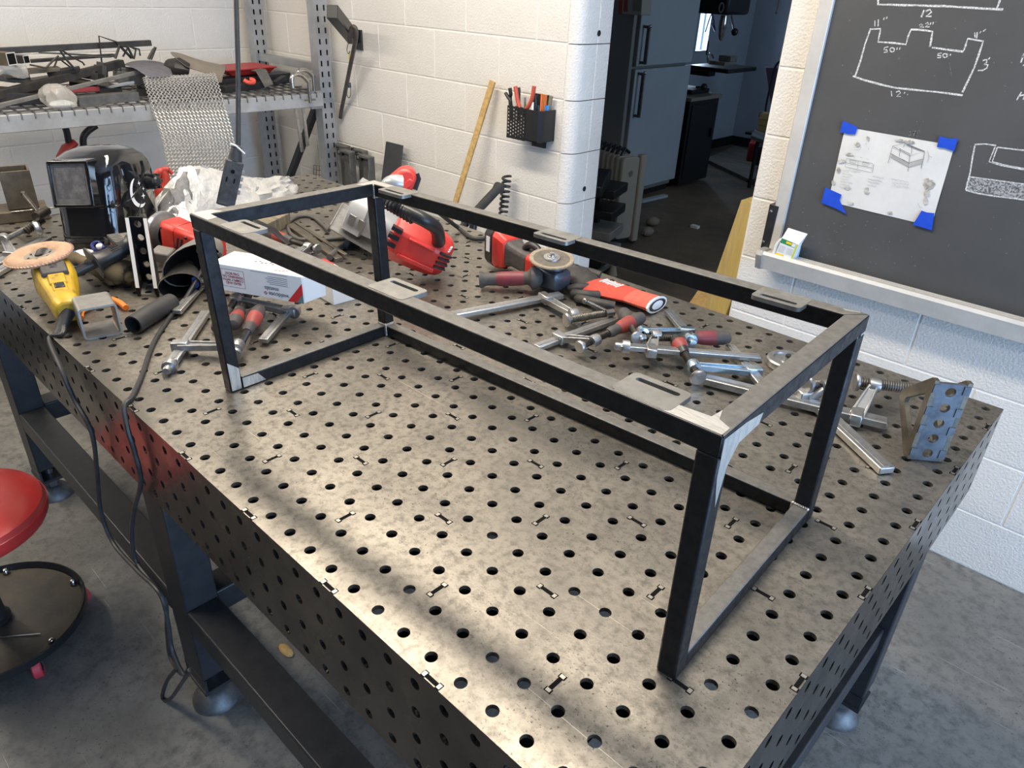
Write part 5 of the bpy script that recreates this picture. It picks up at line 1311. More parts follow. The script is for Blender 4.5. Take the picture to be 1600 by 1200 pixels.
b = MB(); b.box2((1.45, BY-0.012, -0.105), (1.49, 1.984, 1.19)); b.build('frame_side', 'alu_frame', cb, bevel=0.003)
b = MB(); b.box2((-0.648, BY-0.012, 1.15), (1.45, 1.984, 1.19)); b.build('frame_top', 'alu_frame', cb, bevel=0.003)
b = MB()
tp_ = [(1.984, -0.105), (1.984, -0.068), (1.946, -0.068), (1.942, -0.058), (1.905, -0.058), (1.900, -0.052), (1.893, -0.052), (1.888, -0.062), (1.900, -0.112), (1.93, -0.118)]
b.prism([(y, z) for y, z in tp_], 2.16, Matrix(((0, 0, 1, -0.672), (1, 0, 0, 0), (0, 1, 0, 0), (0, 0, 0, 1)))); tr = b.build('chalk_tray', 'alu_frame', cb, smooth=0)
b = MB(); b.prism([(1.984, -0.107), (1.984, -0.060), (1.930, -0.050), (1.890, -0.050), (1.884, -0.066), (1.897, -0.115), (1.93, -0.121)], 0.020, Matrix(((0, 0, 1, -0.692), (1, 0, 0, 0), (0, 1, 0, 0), (0, 0, 0, 1)))); b.build('tray_cap', 'alu_dirty', tr, smooth=0)
for k_, (y_, z_) in enumerate(((1.938, -0.0575), (1.924, -0.0575), (1.910, -0.0575))):
    b = MB(); b.box2((-0.66, y_-0.002, z_), (1.48, y_+0.002, z_+0.003)); b.build('tray_rib', 'alu_frame', tr)
def chalk(name, lines, wd=0.0042, mt='chalk', y=BY-0.0006, parent=cb, wob=0.0006):
    b = MB(); rr_ = random.Random(len(lines)*7+3)
    for ln in lines:
        pts = [PY(u, v, y) for u, v in ln]
        # resample so that the hand wobble shows
        q = [pts[0]]
        for i in range(len(pts)-1):
            n = max(1, int((pts[i+1]-pts[i]).length/0.03))
            for k in range(1, n+1):
                p = pts[i].lerp(pts[i+1], k/n)
                if k < n: p = p + V((rr_.uniform(-wob, wob), 0, rr_.uniform(-wob, wob)))
                q.append(p)
        L_, R2_ = [], []
        for i, p in enumerate(q):
            d = (q[min(i+1, len(q)-1)] - q[max(i-1, 0)]); nrm = V((-d.z, 0, d.x)).normalized(); ww = wd*(0.8 + 0.4*rr_.random())/2
            L_.append(p + nrm*ww); R2_.append(p - nrm*ww)
        m_ = len(q); b.add(L_ + R2_, [(i, i+1, m_+i+1, m_+i) for i in range(m_-1)])
    return b.build(name, mt, parent, smooth=0)
def S3(*p): return [(1200 + x/4, y/4) for x, y in p]           # marks measured on a 4x enlargement
def S4(*p): return [(1150 + x/3.551, 150 + y/3.551) for x, y in p]
def arc3(cx, cy, rx_, ry_, n=10): return S3(*[(cx + rx_*math.cos(2*PI*i/n), cy + ry_*math.sin(2*PI*i/n)) for i in range(n+1)])
chalk('chalk_box_outline', [S3((690, -120), (688, 28), (1100, 38), (1470, 60)), S3((1432, 52), (1450, 0), (1490, -120))], 0.0048)
chalk('chalk_number', [S3((975, 62), (958, 108)), S3((985, 70), (1012, 60), (1022, 76), (988, 103), (1022, 102))], 0.0040)
chalk('chalk_number', [S3((668, 128), (668, 165)), S3((690, 120), (688, 165)), S3((728, 110), (722, 124)), S3((745, 103), (740, 118))], 0.0032)
chalk('chalk_profile', [S3((545, 475), (578, 380), (608, 270), (640, 182), (703, 180), (700, 200), (688, 262), (780, 268), (862, 278), (876, 225), (895, 184), (960, 187), (1028, 197), (1020, 250), (1012, 292)),
      S3((1025, 297), (1120, 310), (1220, 323), (1235, 285), (1248, 241), (1345, 258), (1318, 340), (1290, 420), (1250, 505), (1215, 578)),
      S3((530, 475), (600, 500), (700, 527), (790, 548), (900, 560), (1060, 575), (1217, 596))], 0.0046)
chalk('chalk_number', [S3((945, 158), (958, 149), (968, 156), (948, 168), (975, 170)), S3((982, 150), (998, 140), (1004, 152), (982, 168), (1010, 168)), S3((1018, 140), (1013, 156)), S3((1034, 138), (1029, 154))], 0.0028)
chalk('chalk_number', [S3((1292, 204), (1294, 236)), S3((1308, 200), (1304, 240)), S3((1332, 196), (1322, 208)), S3((1362, 182), (1344, 197))], 0.0032)
chalk('chalk_number', [S3((752, 292), (728, 298), (724, 310), (742, 312), (746, 324), (724, 328)), arc3(776, 311, 14, 13), S3((808, 297), (804, 311)), S3((826, 295), (822, 310))], 0.0030)
chalk('chalk_number', [S3((1086, 331), (1062, 336), (1060, 346), (1080, 348), (1080, 360), (1058, 361)), arc3(1106, 347, 14, 12), S3((1126, 337), (1122, 350)), S3((1142, 336), (1138, 348))], 0.0030)
chalk('chalk_number', [S3((1342, 378), (1368, 372), (1366, 392), (1350, 400), (1374, 406), (1368, 426), (1340, 440), (1312, 440)), S3((1388, 358), (1378, 372))], 0.0034)
chalk('chalk_number', [S3((770, 568), (774, 602)), S3((800, 576), (820, 568), (828, 580), (804, 603), (830, 603)), S3((856, 575), (850, 586)), S3((870, 591), (874, 592))], 0.0030)
chalk('chalk_letters', [S3((1600, 335), (1580, 392)), S3((1582, 360), (1612, 345)), S3((1592, 410), (1625, 395)), S3((1585, 575), (1554, 626)), S3((1562, 604), (1605, 590)), S3((1618, 570), (1594, 622))], 0.0036)
chalk('chalk_section', [S4((1325, 270), (1380, 266), (1443, 275)), S4((1327, 268), (1312, 340), (1300, 420), (1275, 520)), S4((1438, 282), (1404, 365), (1470, 385), (1640, 418)), S4((1450, 284), (1422, 364), (1500, 385), (1640, 410)), S4((1448, 284), (1520, 293), (1640, 306)), S4((1275, 522), (1340, 540), (1440, 556), (1640, 582)), S4((1292, 448), (1400, 462), (1640, 495))], 0.0036)
b = MB(); pts = [PY(u, v, BY-0.0003) for u, v in S4((1290, 450), (1640, 494), (1640, 580), (1275, 520))]; b.add(pts, [(0, 1, 2, 3)]); b.build('chalk_shading', 'chalk_fill', cb, smooth=0)
# smears and dots of old chalk
rc = random.Random(4); sm = []
for i in range(140):
    u, v = rc.gauss(1290, 70), rc.gauss(395, 55)
    if 1235 < u < 1480 and (v > 345 or u < 1285) and v < 398 + (u-1235)*0.27 and v < 480: sm.append([(u, v), (u + rc.uniform(-3, 3), v + rc.uniform(-2, 2))])
for i in range(90):
    u, v = rc.uniform(1255, 1600), rc.uniform(20, 420)
    if u > 1225 + (395-v)*0.2 + 20: sm.append([(u, v), (u + rc.uniform(-2, 2), v + rc.uniform(-3, 3))])
for i in range(26): sm.append([(1478 + i*0.34, 70 + i*1.9), (1478.6 + i*0.34, 71 + i*1.9)])
for i in range(60):
    a = rc.gauss(0, 1); sm.append([(1430 + rc.gauss(0, 8), 208 + rc.gauss(0, 5))]*1 + [(1431 + rc.gauss(0, 8), 209 + rc.gauss(0, 5))])
sm = [l for l in sm if abs(l[0][0]-l[1][0]) < 5]
o = chalk('chalk_dust', sm, 0.0026, 'chalk_faint'); o['kind'] = 'stuff'

# paper taped to the board
mat('sheet', (0.74, 0.73, 0.70), (0.66, 0.65, 0.62), rough=0.8, scale=14, detail=8, contrast=(0.30, 0.70), c3=(0.50, 0.49, 0.46))
mat('grime', (0.30, 0.28, 0.23), (0.60, 0.585, 0.55), rough=0.85, scale=60, detail=8, contrast=(0.4, 0.6))
mat('pencil', (0.14, 0.14, 0.14), rough=0.8)
mat('pencil_soft', (0.33, 0.33, 0.33), rough=0.8)
mat('tape_blue', (0.010, 0.065, 0.55), (0.015, 0.085, 0.62), rough=0.5, scale=30)
def S5(*p): return [(1280 + x/6.317, 180 + y/6.317) for x, y in p]
PYy = BY - 0.002
sh = thing('sketch_sheet', 'stained white sheet with a pencil drawing of a table frame taped to the chalkboard', 'paper', PY(1390, 340, PYy))
crn = [PY(u, v, PYy) for u, v in S5((258, 116), (1336, 301), (1105, 1096), (88, 850))]
b = MB()
def shp(u, v):
    p = crn[0].lerp(crn[1], u).lerp(crn[3].lerp(crn[2], u), v)
    p.y -= 0.0012*math.sin(u*9+v*4)*math.sin(v*7) + 0.002*(math.sin(PI*u)*math.sin(PI*v)); return p
b.grid(shp, 14, 11); b.build('sheet', 'sheet', sh, smooth=60)
YD = PYy - 0.0040
def draw(name, lines, wd, mt): return chalk(name, lines, wd, mt, YD, sh, 0.0001)
draw('drawing_frame', [S5((725, 305), (845, 275), (1040, 355), (895, 400), (725, 305)), S5((725, 305), (705, 375), (680, 470)), S5((895, 400), (885, 470), (875, 555)), S5((1040, 355), (1025, 440), (1005, 525)), S5((705, 380), (885, 470), (1030, 430)), S5((700, 412), (885, 515), (1018, 478)), S5((790, 325), (820, 345), (900, 385)), S5((845, 280), (830, 320)), S5((845, 278), (1035, 358)), S5((800, 330), (790, 410)), S5((860, 290), (1000, 350)), S5((915, 300), (910, 380))], 0.0012, 'pencil')
draw('drawing_shade', [S5((712, 385+i*6), (884, 475+i*8)) for i in range(5)] + [S5((892, 478+i*8), (1022, 438+i*7)) for i in range(5)] + [S5((718, 382), (745, 394)), S5((820, 432), (850, 448)), S5((1070, 350), (1080, 410), (1065, 470)), S5((1085, 400), (1110, 415))], 0.0008, 'pencil_soft')
draw('drawing_plan', [S5((270, 425), (530, 478), (512, 565), (255, 510), (270, 425)), S5((305, 440), (368, 452), (360, 475), (298, 462), (305, 440)), S5((430, 462), (494, 474), (488, 497), (424, 485), (430, 462)), S5((262, 470), (520, 520)), S5((385, 450), (378, 530)), S5((540, 485), (525, 570))], 0.0009, 'pencil')
tl_ = []
rt = random.Random(9)
def scrib(x0, y0, n, dx, step=9):
    pts = []
    for i in range(n): pts.append((x0 + i*step, y0 + i*step*dx + rt.uniform(-7, 7)))
    return S5(*pts)
for i in range(7): tl_.append(scrib(225 - i*4, 545 + i*27, 8 + (i*5) % 7, 0.2)); 
tl_.append(scrib(265, 540, 17, 0.17))
tl_.append(scrib(530, 605, 13, 0.16))
for i in range(3): tl_.append(scrib(480 - i*3, 630 + i*28, 17 - i*3, 0.16))
tl_.append(scrib(715, 632, 20, 0.16))
for i in range(2): tl_.append(scrib(715 - i*4, 662 + i*28, 20, 0.16))
tl_ += [S5((345, 320), (365, 290), (400, 290), (415, 320), (390, 345), (350, 340)), S5((380, 255), (378, 272)), S5((465, 268), (462, 285)), S5((482, 325), (488, 338)), S5((330, 405), (355, 408)), S5((400, 415), (425, 420)), S5((465, 432), (490, 437)), S5((975, 870), (990, 910), (1015, 905))]
draw('handwriting', tl_, 0.0008, 'pencil_soft')
def blot(cx, cy, rx_, ry_, seed):
    rr_ = random.Random(seed); b = MB(); n = 22
    pts = [PY(*S5((cx + rx_*math.cos(2*PI*i/n)*rr_.uniform(.55, 1.1), cy + ry_*math.sin(2*PI*i/n)*rr_.uniform(.55, 1.1)))[0], PYy-0.0034) for i in range(n)]
    b.add(pts, [tuple(range(n))]); return b
for k_, a_ in enumerate(((1085, 680, 60, 60), (1065, 770, 34, 50), (1050, 850, 26, 40), (140, 665, 22, 26), (225, 455, 44, 22), (300, 390, 40, 18), (190, 540, 20, 30), (380, 290, 26, 30), (480, 230, 16, 30), (800, 250, 70, 16), (900, 265, 50, 20), (470, 750, 28, 40), (280, 720, 40, 20), (700, 965, 30, 16), (310, 870, 40, 16))):
    blot(*a_, k_).build('grime_spot', 'grime', sh, smooth=0)
for nm, pts in (('upper left', ((235, 52), (378, 118), (355, 190), (290, 188), (203, 165))), ('upper right', ((1187, 207), (1280, 232), (1370, 230), (1330, 358), (1240, 325), (1160, 315))), ('lower left', ((60, 712), (220, 785), (200, 840), (225, 890), (270, 975), (150, 915), (20, 865))), ('lower right', ((1010, 942), (1060, 960), (1135, 968), (1112, 1136), (922, 1080), (965, 1015)))):
    b = MB(); q = [PY(u, v, PYy-0.0052) for u, v in S5(*pts)]; n = len(q); b.add(q + [p + V((0, 0.0008, 0)) for p in q], [tuple(range(n))] + [(i, (i+1) % n, n+(i+1) % n, n+i) for i in range(n)])
    tag(b.build('tape_piece', 'tape_blue', smooth=0), 'torn piece of blue tape on the %s corner of the white sheet' % nm, 'tape', 'blue tape pieces on the sheet')

# little product carton standing on the tray
mat('box_white', (0.78, 0.80, 0.82), rough=0.45)
mat('box_green', (0.03, 0.25, 0.10), rough=0.5); mat('box_yellow', (0.85, 0.62, 0.02), rough=0.5); mat('box_lime', (0.52, 0.62, 0.06), rough=0.5); mat('box_sky', (0.35, 0.60, 0.70), rough=0.35)
def S6(*p): return [(1170 + x/8, 300 + y/8) for x, y in p]
t = thing('earplug_carton', 'small white carton with green and yellow panels standing on the chalk tray', 'box', PY(1222, 410, 1.915))
y0_ = 1.897
F4 = [PY(u, v, y0_) for u, v in S6((302, 848), (520, 905), (620, 660), (415, 575))]
top2 = [PY(u, v, 1.93) for u, v in S6((688, 548), (455, 480))]
dpt = V((0, 0.035, 0))
b = MB(); b.hexa([F4[0], F4[1], F4[1]+dpt, F4[0]+dpt, F4[3], F4[2], F4[2]+dpt*0.8, F4[3]+dpt*0.8]); b.build('carton', 'box_white', t, bevel=0.001)
b = MB(); b.hexa([F4[3], F4[2], F4[2]+dpt*0.8, F4[3]+dpt*0.8, F4[3]+V((0.004, 0.020, 0.030)), F4[2]+V((0.012, 0.020, 0.034)), F4[2]+V((0.012, 0.024, 0.034)), F4[3]+V((0.004, 0.024, 0.030))]); b.build('top_flap', 'box_white', t)
def fq(u, v, d=0.0006): return F4[0].lerp(F4[1], u).lerp(F4[3].lerp(F4[2], u), v) - V((0, d, 0))
def panel(name, u0, v0, u1, v1, mt, d=0.0006):
    b = MB(); b.add([fq(u0, v0, d), fq(u1, v0, d), fq(u1, v1, d), fq(u0, v1, d)], [(0, 1, 2, 3)]); return b.build(name, mt, t, smooth=0)
panel('green_band', 0.0, 0.80, 0.86, 1.0, 'box_green'); panel('yellow_leaf', 0.32, 0.86, 0.68, 0.96, 'box_yellow', 0.0009)
panel('yellow_panel', 0.0, 0.02, 0.46, 0.34, 'box_yellow'); panel('lime_edge', 0.90, 0.0, 1.0, 1.0, 'box_lime')
panel('white_panel', 0.66, 0.82, 0.86, 0.98, 'box_white', 0.0009)
b = MB()
for i in range(9): b.add([fq(0.58+0.032*i, 0.08), fq(0.58+0.032*i+0.014, 0.08), fq(0.58+0.032*i+0.014, 0.24), fq(0.58+0.032*i, 0.24)], [(0, 1, 2, 3)])
b.build('bar_code', 'pencil', t, smooth=0)
b = MB()
for i in range(7):
    for u0_ in (0.06, 0.52): b.add([fq(u0_, 0.42+0.045*i), fq(u0_+0.34, 0.42+0.045*i), fq(u0_+0.34, 0.43+0.045*i), fq(u0_, 0.43+0.045*i)], [(0, 1, 2, 3)])
b.build('small_print', 'pencil_soft', t, smooth=0)
b = MB(); b.tube(spline([PY(u, v, 1.905) for u, v in S6((450, 580), (400, 600), (350, 660), (325, 730), (312, 790))], 5), 0.0055, 8); tag(b.build('chalk_cord', 'box_white'), 'thin white curved tube hanging down the left side of the small carton', 'tube')
b = MB(); b.loft([[PY(u, v, 1.93) for u, v in S6((640, 690), (655, 690), (600, 880), (545, 895))], [PY(u, v, 1.945) for u, v in S6((640, 690), (655, 690), (600, 880), (545, 895))]]); tag(b.build('blister_pack', 'box_sky'), 'pale blue blister pack behind the small white carton on the tray', 'pack')

# black plate bolted to the wall end
t = thing('wall_plate', 'black steel plate with two screws on the wall left of the chalkboard', 'plate', PY(1200, 385, 1.945))
q = [PY(u, v, 1.9435) for u, v in S6((262, 150), (375, 185), (240, 728), (145, 695))]
b = MB(); b.hexa([q[3], q[2], q[2]+V((0, .040, 0)), q[3]+V((0, .040, 0)), q[0], q[1], q[1]+V((0, .040, 0)), q[0]+V((0, .040, 0))]); b.build('plate', 'leg_paint', t, bevel=0.001)
for u, v in S6((275, 242), (180, 622)):
    b = MB(); p = PY(u, v, 1.9435); b.lathe([(0, 0.003), (0.0035, 0.0025), (0.005, 0)], p, (0, -1, 0), 12); b.build('screw', 'bolt_zinc', t)
mat('wood_pale', (0.55, 0.42, 0.17), (0.46, 0.34, 0.13), rough=0.65, scale=9, detail=6, bump=0.25, bscale=40, stretch=(8, 8, 0.7))
mat('wood_yellow', (0.58, 0.44, 0.16), (0.48, 0.35, 0.11), rough=0.65, scale=9, detail=6, bump=0.25, bscale=40, stretch=(8, 8, 0.7))
mat('osb', (0.60, 0.40, 0.16), (0.42, 0.26, 0.09), rough=0.7, scale=60, detail=6, bump=0.4, bscale=120, c3=(0.72, 0.56, 0.30))
q = [PY(u, v, 1.975) for u, v in S6((145, 700), (238, 728), (235, 765), (150, 775))]
b = MB(); b.loft([q, [p + V((0, .008, 0)) for p in q]]); tag(b.build('wood_shim', 'wood_pale'), 'small wooden shim under the black steel plate on the wall', 'shim')

# timber post leaning in the doorway
t = thing('timber_post', 'yellowish timber post leaning against the doorway edge below the chalkboard', 'post', (-1.0, 2.25, FLOOR))
a0 = PY(1158.8, 312, 2.20); a1 = PY(1100, 482, 2.20); dr = (a1-a0).normalized(); bt_ = a0 + dr*((FLOOR - a0.z)/dr.z)
ex_ = V((1, 0, 0)); ey_ = V((0, 1, 0))
b = MB(); b.hexa([bt_, bt_+ex_*0.10-ey_*0.0, bt_+ex_*0.10+ey_*0.09, bt_+ey_*0.09, a0, a0+ex_*0.10, a0+ex_*0.10+ey_*0.09, a0+ey_*0.09]); b.build('timber', 'wood_yellow', t, bevel=0.004)
q0, q1 = a0 - ey_*0.0005, bt_ - ey_*0.0005
b = MB(); b.add([q0 + ex_*0.0, q0+ex_*0.034, q1+ex_*0.040, q1], [(0, 1, 2, 3)]); b.build('narrow_face', 'wood_pale', t, smooth=0)  # strip in a second wood tone along the left edge
c0_ = by_ = None
bq = PY(1075, 483, 2.3); b = MB(); b.box((bq.x+0.02, 2.45, bq.z-0.02), (0.16, 0.22, 0.03), (0.05, 0.0, 0.3)); 
pl = b.build('plywood_scrap', 'osb'); pl.location.z += 0; tag(pl, 'pale board end beside the foot of the timber post', 'board')
lg = MB(); lg.box2((bq.x-0.04, 2.36, FLOOR), (bq.x+0.08, 2.54, bq.z-0.045)); tag(lg.build('crate', 'wood_pale', bevel=0.003), 'wooden crate on the back room floor under the pale board end', 'crate')

# ---------------------------------------------------------------- things on the wall behind the table
t = thing('tool_bin', 'black wall bin with diamond holes holding pliers and pens', 'bin', PY(825, 225, 1.93))
mat('bin_black', (0.012, 0.012, 0.013), rough=0.32)
YB = 1.892
q = [PY(u, v, YB) for u, v in ((770+225/9.6, 120+430/9.6), (770+720/9.6, 120+525/9.6), (770+690/9.6, 120+1005/9.6), (770+185/9.6, 120+885/9.6))]
xl, xr = q[0].x, q[1].x; zt_, zb_ = (q[0].z+q[1].z)/2, (q[2].z+q[3].z)/2
# front panel: left part pierced with elongated diamonds, right part solid
xm = xl + (xr-xl)*0.55
b = MB(); NX, NZ = 7, 9
cw, ch = (xm-xl)/NX, (zt_-zb_)/NZ
for i in range(NX):
    for j in range(NZ):
        sh_ = 0.5 if i % 2 else 0.0
        cx__, cz__ = xl+(i+0.5)*cw, zb_+(j+0.5+ (sh_-0.25))*ch
        sq4 = [(xl+i*cw, cz__-ch/2), (xl+(i+1)*cw, cz__-ch/2), (xl+(i+1)*cw, cz__+ch/2), (xl+i*cw, cz__+ch/2)]
        m4 = [(cx__, cz__-ch*0.40), (cx__+cw*0.36, cz__), (cx__, cz__+ch*0.40), (cx__-cw*0.36, cz__)]
        mid = [((sq4[k][0]+sq4[(k+1) % 4][0])/2, (sq4[k][1]+sq4[(k+1) % 4][1])/2) for k in range(4)]
        vs = [V((x, YB, z)) for x, z in sq4 + m4]
        b.add(vs, [(0, 1, 5, 4), (1, 2, 6, 5), (2, 3, 7, 6), (3, 0, 4, 7)])
b.box2((xl, YB-0.0005, zb_-0.002), (xm, YB+0.003, zb_+0.006)); b.box2((xl, YB-0.0005, zt_-0.006), (xm, YB+0.003, zt_))
o = b.build('pierced_panel', 'bin_black', t, solid=0.003, smooth=0); o['kind'] = 'stuff'
b = MB(); b.loft([[V((x, y, z)) for x, y in ((xm, YB), (xr-0.012, YB), (xr, YB+0.012), (xr, 1.984), (xr-0.003, 1.984), (xr-0.003, YB+0.014), (xr-0.014, YB+0.003), (xm, YB+0.003))] for z in (zb_, zt_)]); b.build('side_panel', 'bin_black', t)
b = MB(); b.box2((xl, YB, zb_), (xr, 1.984, zb_+0.003)); b.build('bin_base', 'bin_black', t)
b = MB(); b.box2((xl+0.07, 1.972, zb_-0.035), (xr-0.04, 1.984, zt_+0.05)); b.build('mount_plate', 'bin_black', t)
def S7(*p): return [(770 + x/9.6, 120 + y/9.6) for x, y in p]
def hang(name, pts, r, mt, lab, cat, y=1.92, grp=None):
    b = MB(); q = [PY(u, v, y) for u, v in S7(*pts)]; q[-1].z -= 0.05; b.tube(spline(q, 5), r, 10); return tag(b.build(name, mt), lab, cat, grp)
mat('plier_red', (0.52, 0.085, 0.05), rough=0.45)
t = thing('pliers', 'pliers with two long red handles standing in the black wall bin', 'pliers', PY(818, 165, 1.92))
for pts in (((338, 145), (352, 230), (372, 350), (400, 450), (410, 480)), ((620, 140), (608, 230), (580, 350), (530, 450), (500, 480))):
    b = MB(); q = [PY(u, v, 1.915) for u, v in S7(*pts)]; b.tube(spline(q, 5), 0.0085, 10); b.build('handle', 'plier_red', t)
b = MB(); q = [PY(u, v, 1.915) for u, v in S7((410, 470), (455, 560), (500, 470))]; b.tube(q, 0.007, 8); b.build('jaws', 'thread_black', t)
hang('snips', ((190, 240), (230, 310), (270, 380), (290, 470)), 0.007, 'plastic_black', 'black snips leaning out of the left side of the wall bin', 'snips', 1.93)
hang('snips', ((255, 170), (270, 260), (260, 330), (295, 460)), 0.008, 'plastic_black', 'black-handled cutters next to the left red handle in the wall bin', 'snips', 1.94)
hang('wrench', ((385, 160), (390, 240), (385, 330), (400, 470)), 0.008, 'plastic_black', 'black tool handle right behind the left red handle in the wall bin', 'wrench', 1.95)
hang('ruler', ((485, 310), (483, 400), (485, 480)), 0.004, 'zinc_bar', 'thin steel rod between the red handles in the wall bin', 'rod', 1.93)
hang('marker', ((600, 380), (598, 440), (605, 500)), 0.005, 'white_print', 'white marker between the right red handle and the black block in the bin', 'marker', 1.92)
hang('file_handle', ((635, 275), (640, 380), (645, 500)), 0.010, 'plastic_black', 'square black handle in the middle right of the wall bin', 'handle', 1.94)
mat('pencil_orange', (0.75, 0.18, 0.03), rough=0.5)
for i, x in enumerate((728, 750, 775, 796)):
    hang('marking_pencil', ((x+8, 255+6*i), (x, 360), (x-10, 500)), 0.0038, 'pencil_orange', '%s orange pencil of the bundle in the right end of the wall bin' % ('leftmost', 'second', 'third', 'rightmost')[i], 'pencil', 1.935+0.008*i, 'orange pencils in the wall bin')
for i, x in enumerate((680, 800, 828)):
    hang('pen', ((x, 430), (x-2, 470), (x-4, 510)), 0.006, 'plastic_blue', ('blue pen left of the orange pencils in the wall bin', 'blue pen cap right of the orange pencils in the wall bin', 'blue pen at the right end of the wall bin')[i], 'pen', 1.955)
hang('wood_stick', ((880, 290), (860, 390), (835, 500)), 0.008, 'old_wood', 'greyish flat stick at the right end of the wall bin', 'stick', 1.965)

b = MB(); p0, p1 = PY(770, 127, 1.955), PY(718, 296, 1.90); dd_ = (p1-p0); p2 = p0 + dd_*((FLOOR-p0.z)/dd_.z)
p2.y = 1.72; p2 = V((p0.x + dd_.x*2.05, 1.76, FLOOR+0.003))
pe = p0 + (PY(715, 306, 1.885)-p0)*1.0
dr = (pe-p0).normalized(); b.bar(p0, p0 + dr*((FLOOR+0.006-p0.z)/dr.z), 0.026, 0.011, 0, (0.2, -1, 0.2)); tag(b.build('osb_strip', 'osb'), 'tall thin strip of strand board leaning against the block wall', 'strip')

# wall hook with pry bar and bungee
t = thing('wall_hook', 'black box-section arm projecting from a small plate high on the block wall', 'hook', PY(562, 70, 1.98))
p0, p1 = PY(549, 62, 1.95), PY(519, 18, 1.70)
pw = PY(560, 62, 1.98)
b = MB(); b.box2((pw.x-0.030, 1.972, pw.z-0.045), (pw.x+0.030, 1.984, pw.z+0.045)); b.build('mount_plate', 'leg_paint', t)
b = MB(); b.bar(V((pw.x-0.03, 1.972, pw.z+0.005)), p1, 0.050, 0.058); b.build('arm', 'plastic_black', t, bevel=0.003)
mat('rust_bar', (0.10, 0.085, 0.075), (0.16, 0.14, 0.125), rough=0.5, metal=0.6, scale=40)
pts = [PY(546, 66, 1.86), PY(547, 52, 1.85), PY(551, 42, 1.85), PY(556, 46, 1.86), PY(556, 60, 1.87), PY(549, 95, 1.90), PY(541, 135, 1.93), PY(534, 170, 1.96), PY(532, 184, 1.97)]
b = MB(); b.tube(spline(pts, 6), 0.0105, 10); tag(b.build('pry_bar', 'rust_bar'), 'grey steel pry bar hanging by its curved end from the wall hook', 'bar')
t = thing('bungee_cord', 'thin yellow cord with wire hooks hanging behind the pry bar', 'cord', PY(545, 150, 1.95))
b = MB(); b.tube(spline([PY(544, 68, 1.92), PY(542, 78, 1.92), PY(544, 84, 1.92), PY(547, 80, 1.92)], 5), 0.0022, 6); b.tube(spline([PY(547.5, 136, 1.95), PY(548, 148, 1.95), PY(545, 153, 1.95), PY(542, 148, 1.95), PY(542.5, 142, 1.95)], 5), 0.0022, 6); b.build('wire_hook', 'thread_steel', t)
b = MB(); b.tube([PY(546, 80, 1.93), PY(546, 115, 1.95), PY(545, 130, 1.95)], 0.003, 6); b.build('cord', 'box_yellow', t)
b = MB(); b.tube([PY(545, 129, 1.95), PY(546, 137, 1.95)], 0.010, 8); b.build('end_cap', 'plastic_black', t)

# four grey steel square clamps leaning on the wall, a black plate, a rubber mallet grip and a coil
mat('dull_grey', (0.17, 0.165, 0.155), (0.11, 0.105, 0.10), rough=0.5, metal=0.5, scale=30)
def S8(*p): return [(510 + x/12.308, 210 + y/12.308) for x, y in p]
for i, (x0_, y0_, w_, y_) in enumerate(((250, 170, 190, 1.955), (330, 275, 200, 1.90), (600, 265, 180, 1.955), (700, 375, 200, 1.90))):
    lab = ('grey magnet-tipped bracket nearest the shelf upright, rear', 'grey magnet-tipped bracket nearest the shelf upright, front', 'grey magnet-tipped bracket beside the black plate, rear', 'grey magnet-tipped bracket beside the black plate, front')[i]
    t = thing('corner_bracket', lab, 'bracket', PY(*S8((x0_+100, 1200))[0], y_), 0, 'brackets leaning on the block wall')
    a, c, d = [PY(u, v, y_) for u, v in S8((x0_, y0_), (x0_+w_, y0_+35), (x0_+w_-25, y0_+760))]
    b = MB(); z0 = -0.35
    hh_ = a.z - z0; Mx = V((c.x-a.x, 0, 0))
    ln = Mx.length
    b.box2((a.x, y_, z0), (a.x+ln*0.42, y_+0.008, a.z-0.010)); b.box2((a.x, y_-0.03, a.z-0.012), (a.x+ln, y_+0.008, a.z)); b.box2((a.x+ln*0.9, y_-0.03, z0), (a.x+ln, y_+0.008, a.z-0.010)); b.build('bracket_arm', 'dull_grey', t, bevel=0.002)
    b = MB(); b.box2((a.x-0.045, y_-0.012, a.z-0.035), (a.x-0.001, y_+0.005, a.z-0.002)); m_ = b.build('magnet_tip', 'plastic_black', t)
    b = MB(); b.cyl((a.x-0.022, y_-0.012, a.z-0.018), (a.x-0.022, y_-0.016, a.z-0.018), 0.008, n=10); b.build('rivet', 'zinc_bar', m_)
    b = MB(); b.bar((a.x+ln*0.78, y_-0.012, a.z-0.05), (a.x+ln*0.60, y_-0.012, a.z-0.22), 0.012, 0.008); b.build('lever', 'zinc_bar' if i == 3 else 'dull_grey', t)
q = [PY(u, v, 1.95) for u, v in S8((1145, 135), (1468, 215))]
qb = [PY(u, v, 1.86) for u, v in S8((1055, 865), (1395, 960))]
dn_ = (qb[0]-q[0])*1.35
b = MB(); b.hexa([q[0]+dn_, q[1]+dn_, q[1]+dn_+V((0, .006, 0)), q[0]+dn_+V((0, .006, 0)), q[0], q[1], q[1]+V((0, .006, 0)), q[0]+V((0, .006, 0))]); tag(b.build('black_plate', 'leg_paint', bevel=0.001), 'flat black steel plate leaning against the block wall behind the saw', 'plate')
def S9(*p): return [(690 + x/11.43, 260 + y/11.43) for x, y in p]
t = thing('sledge_hammer', 'long black hammer with a ribbed grip leaning behind the back top rail', 'hammer', PY(735, 360, 1.60))
p0, p1 = PY(*S9((1030, 370))[0], 1.88), PY(*S9((690, 730))[0], 1.74)
dv_ = (p1-p0).normalized(); LL = (p1-p0).length
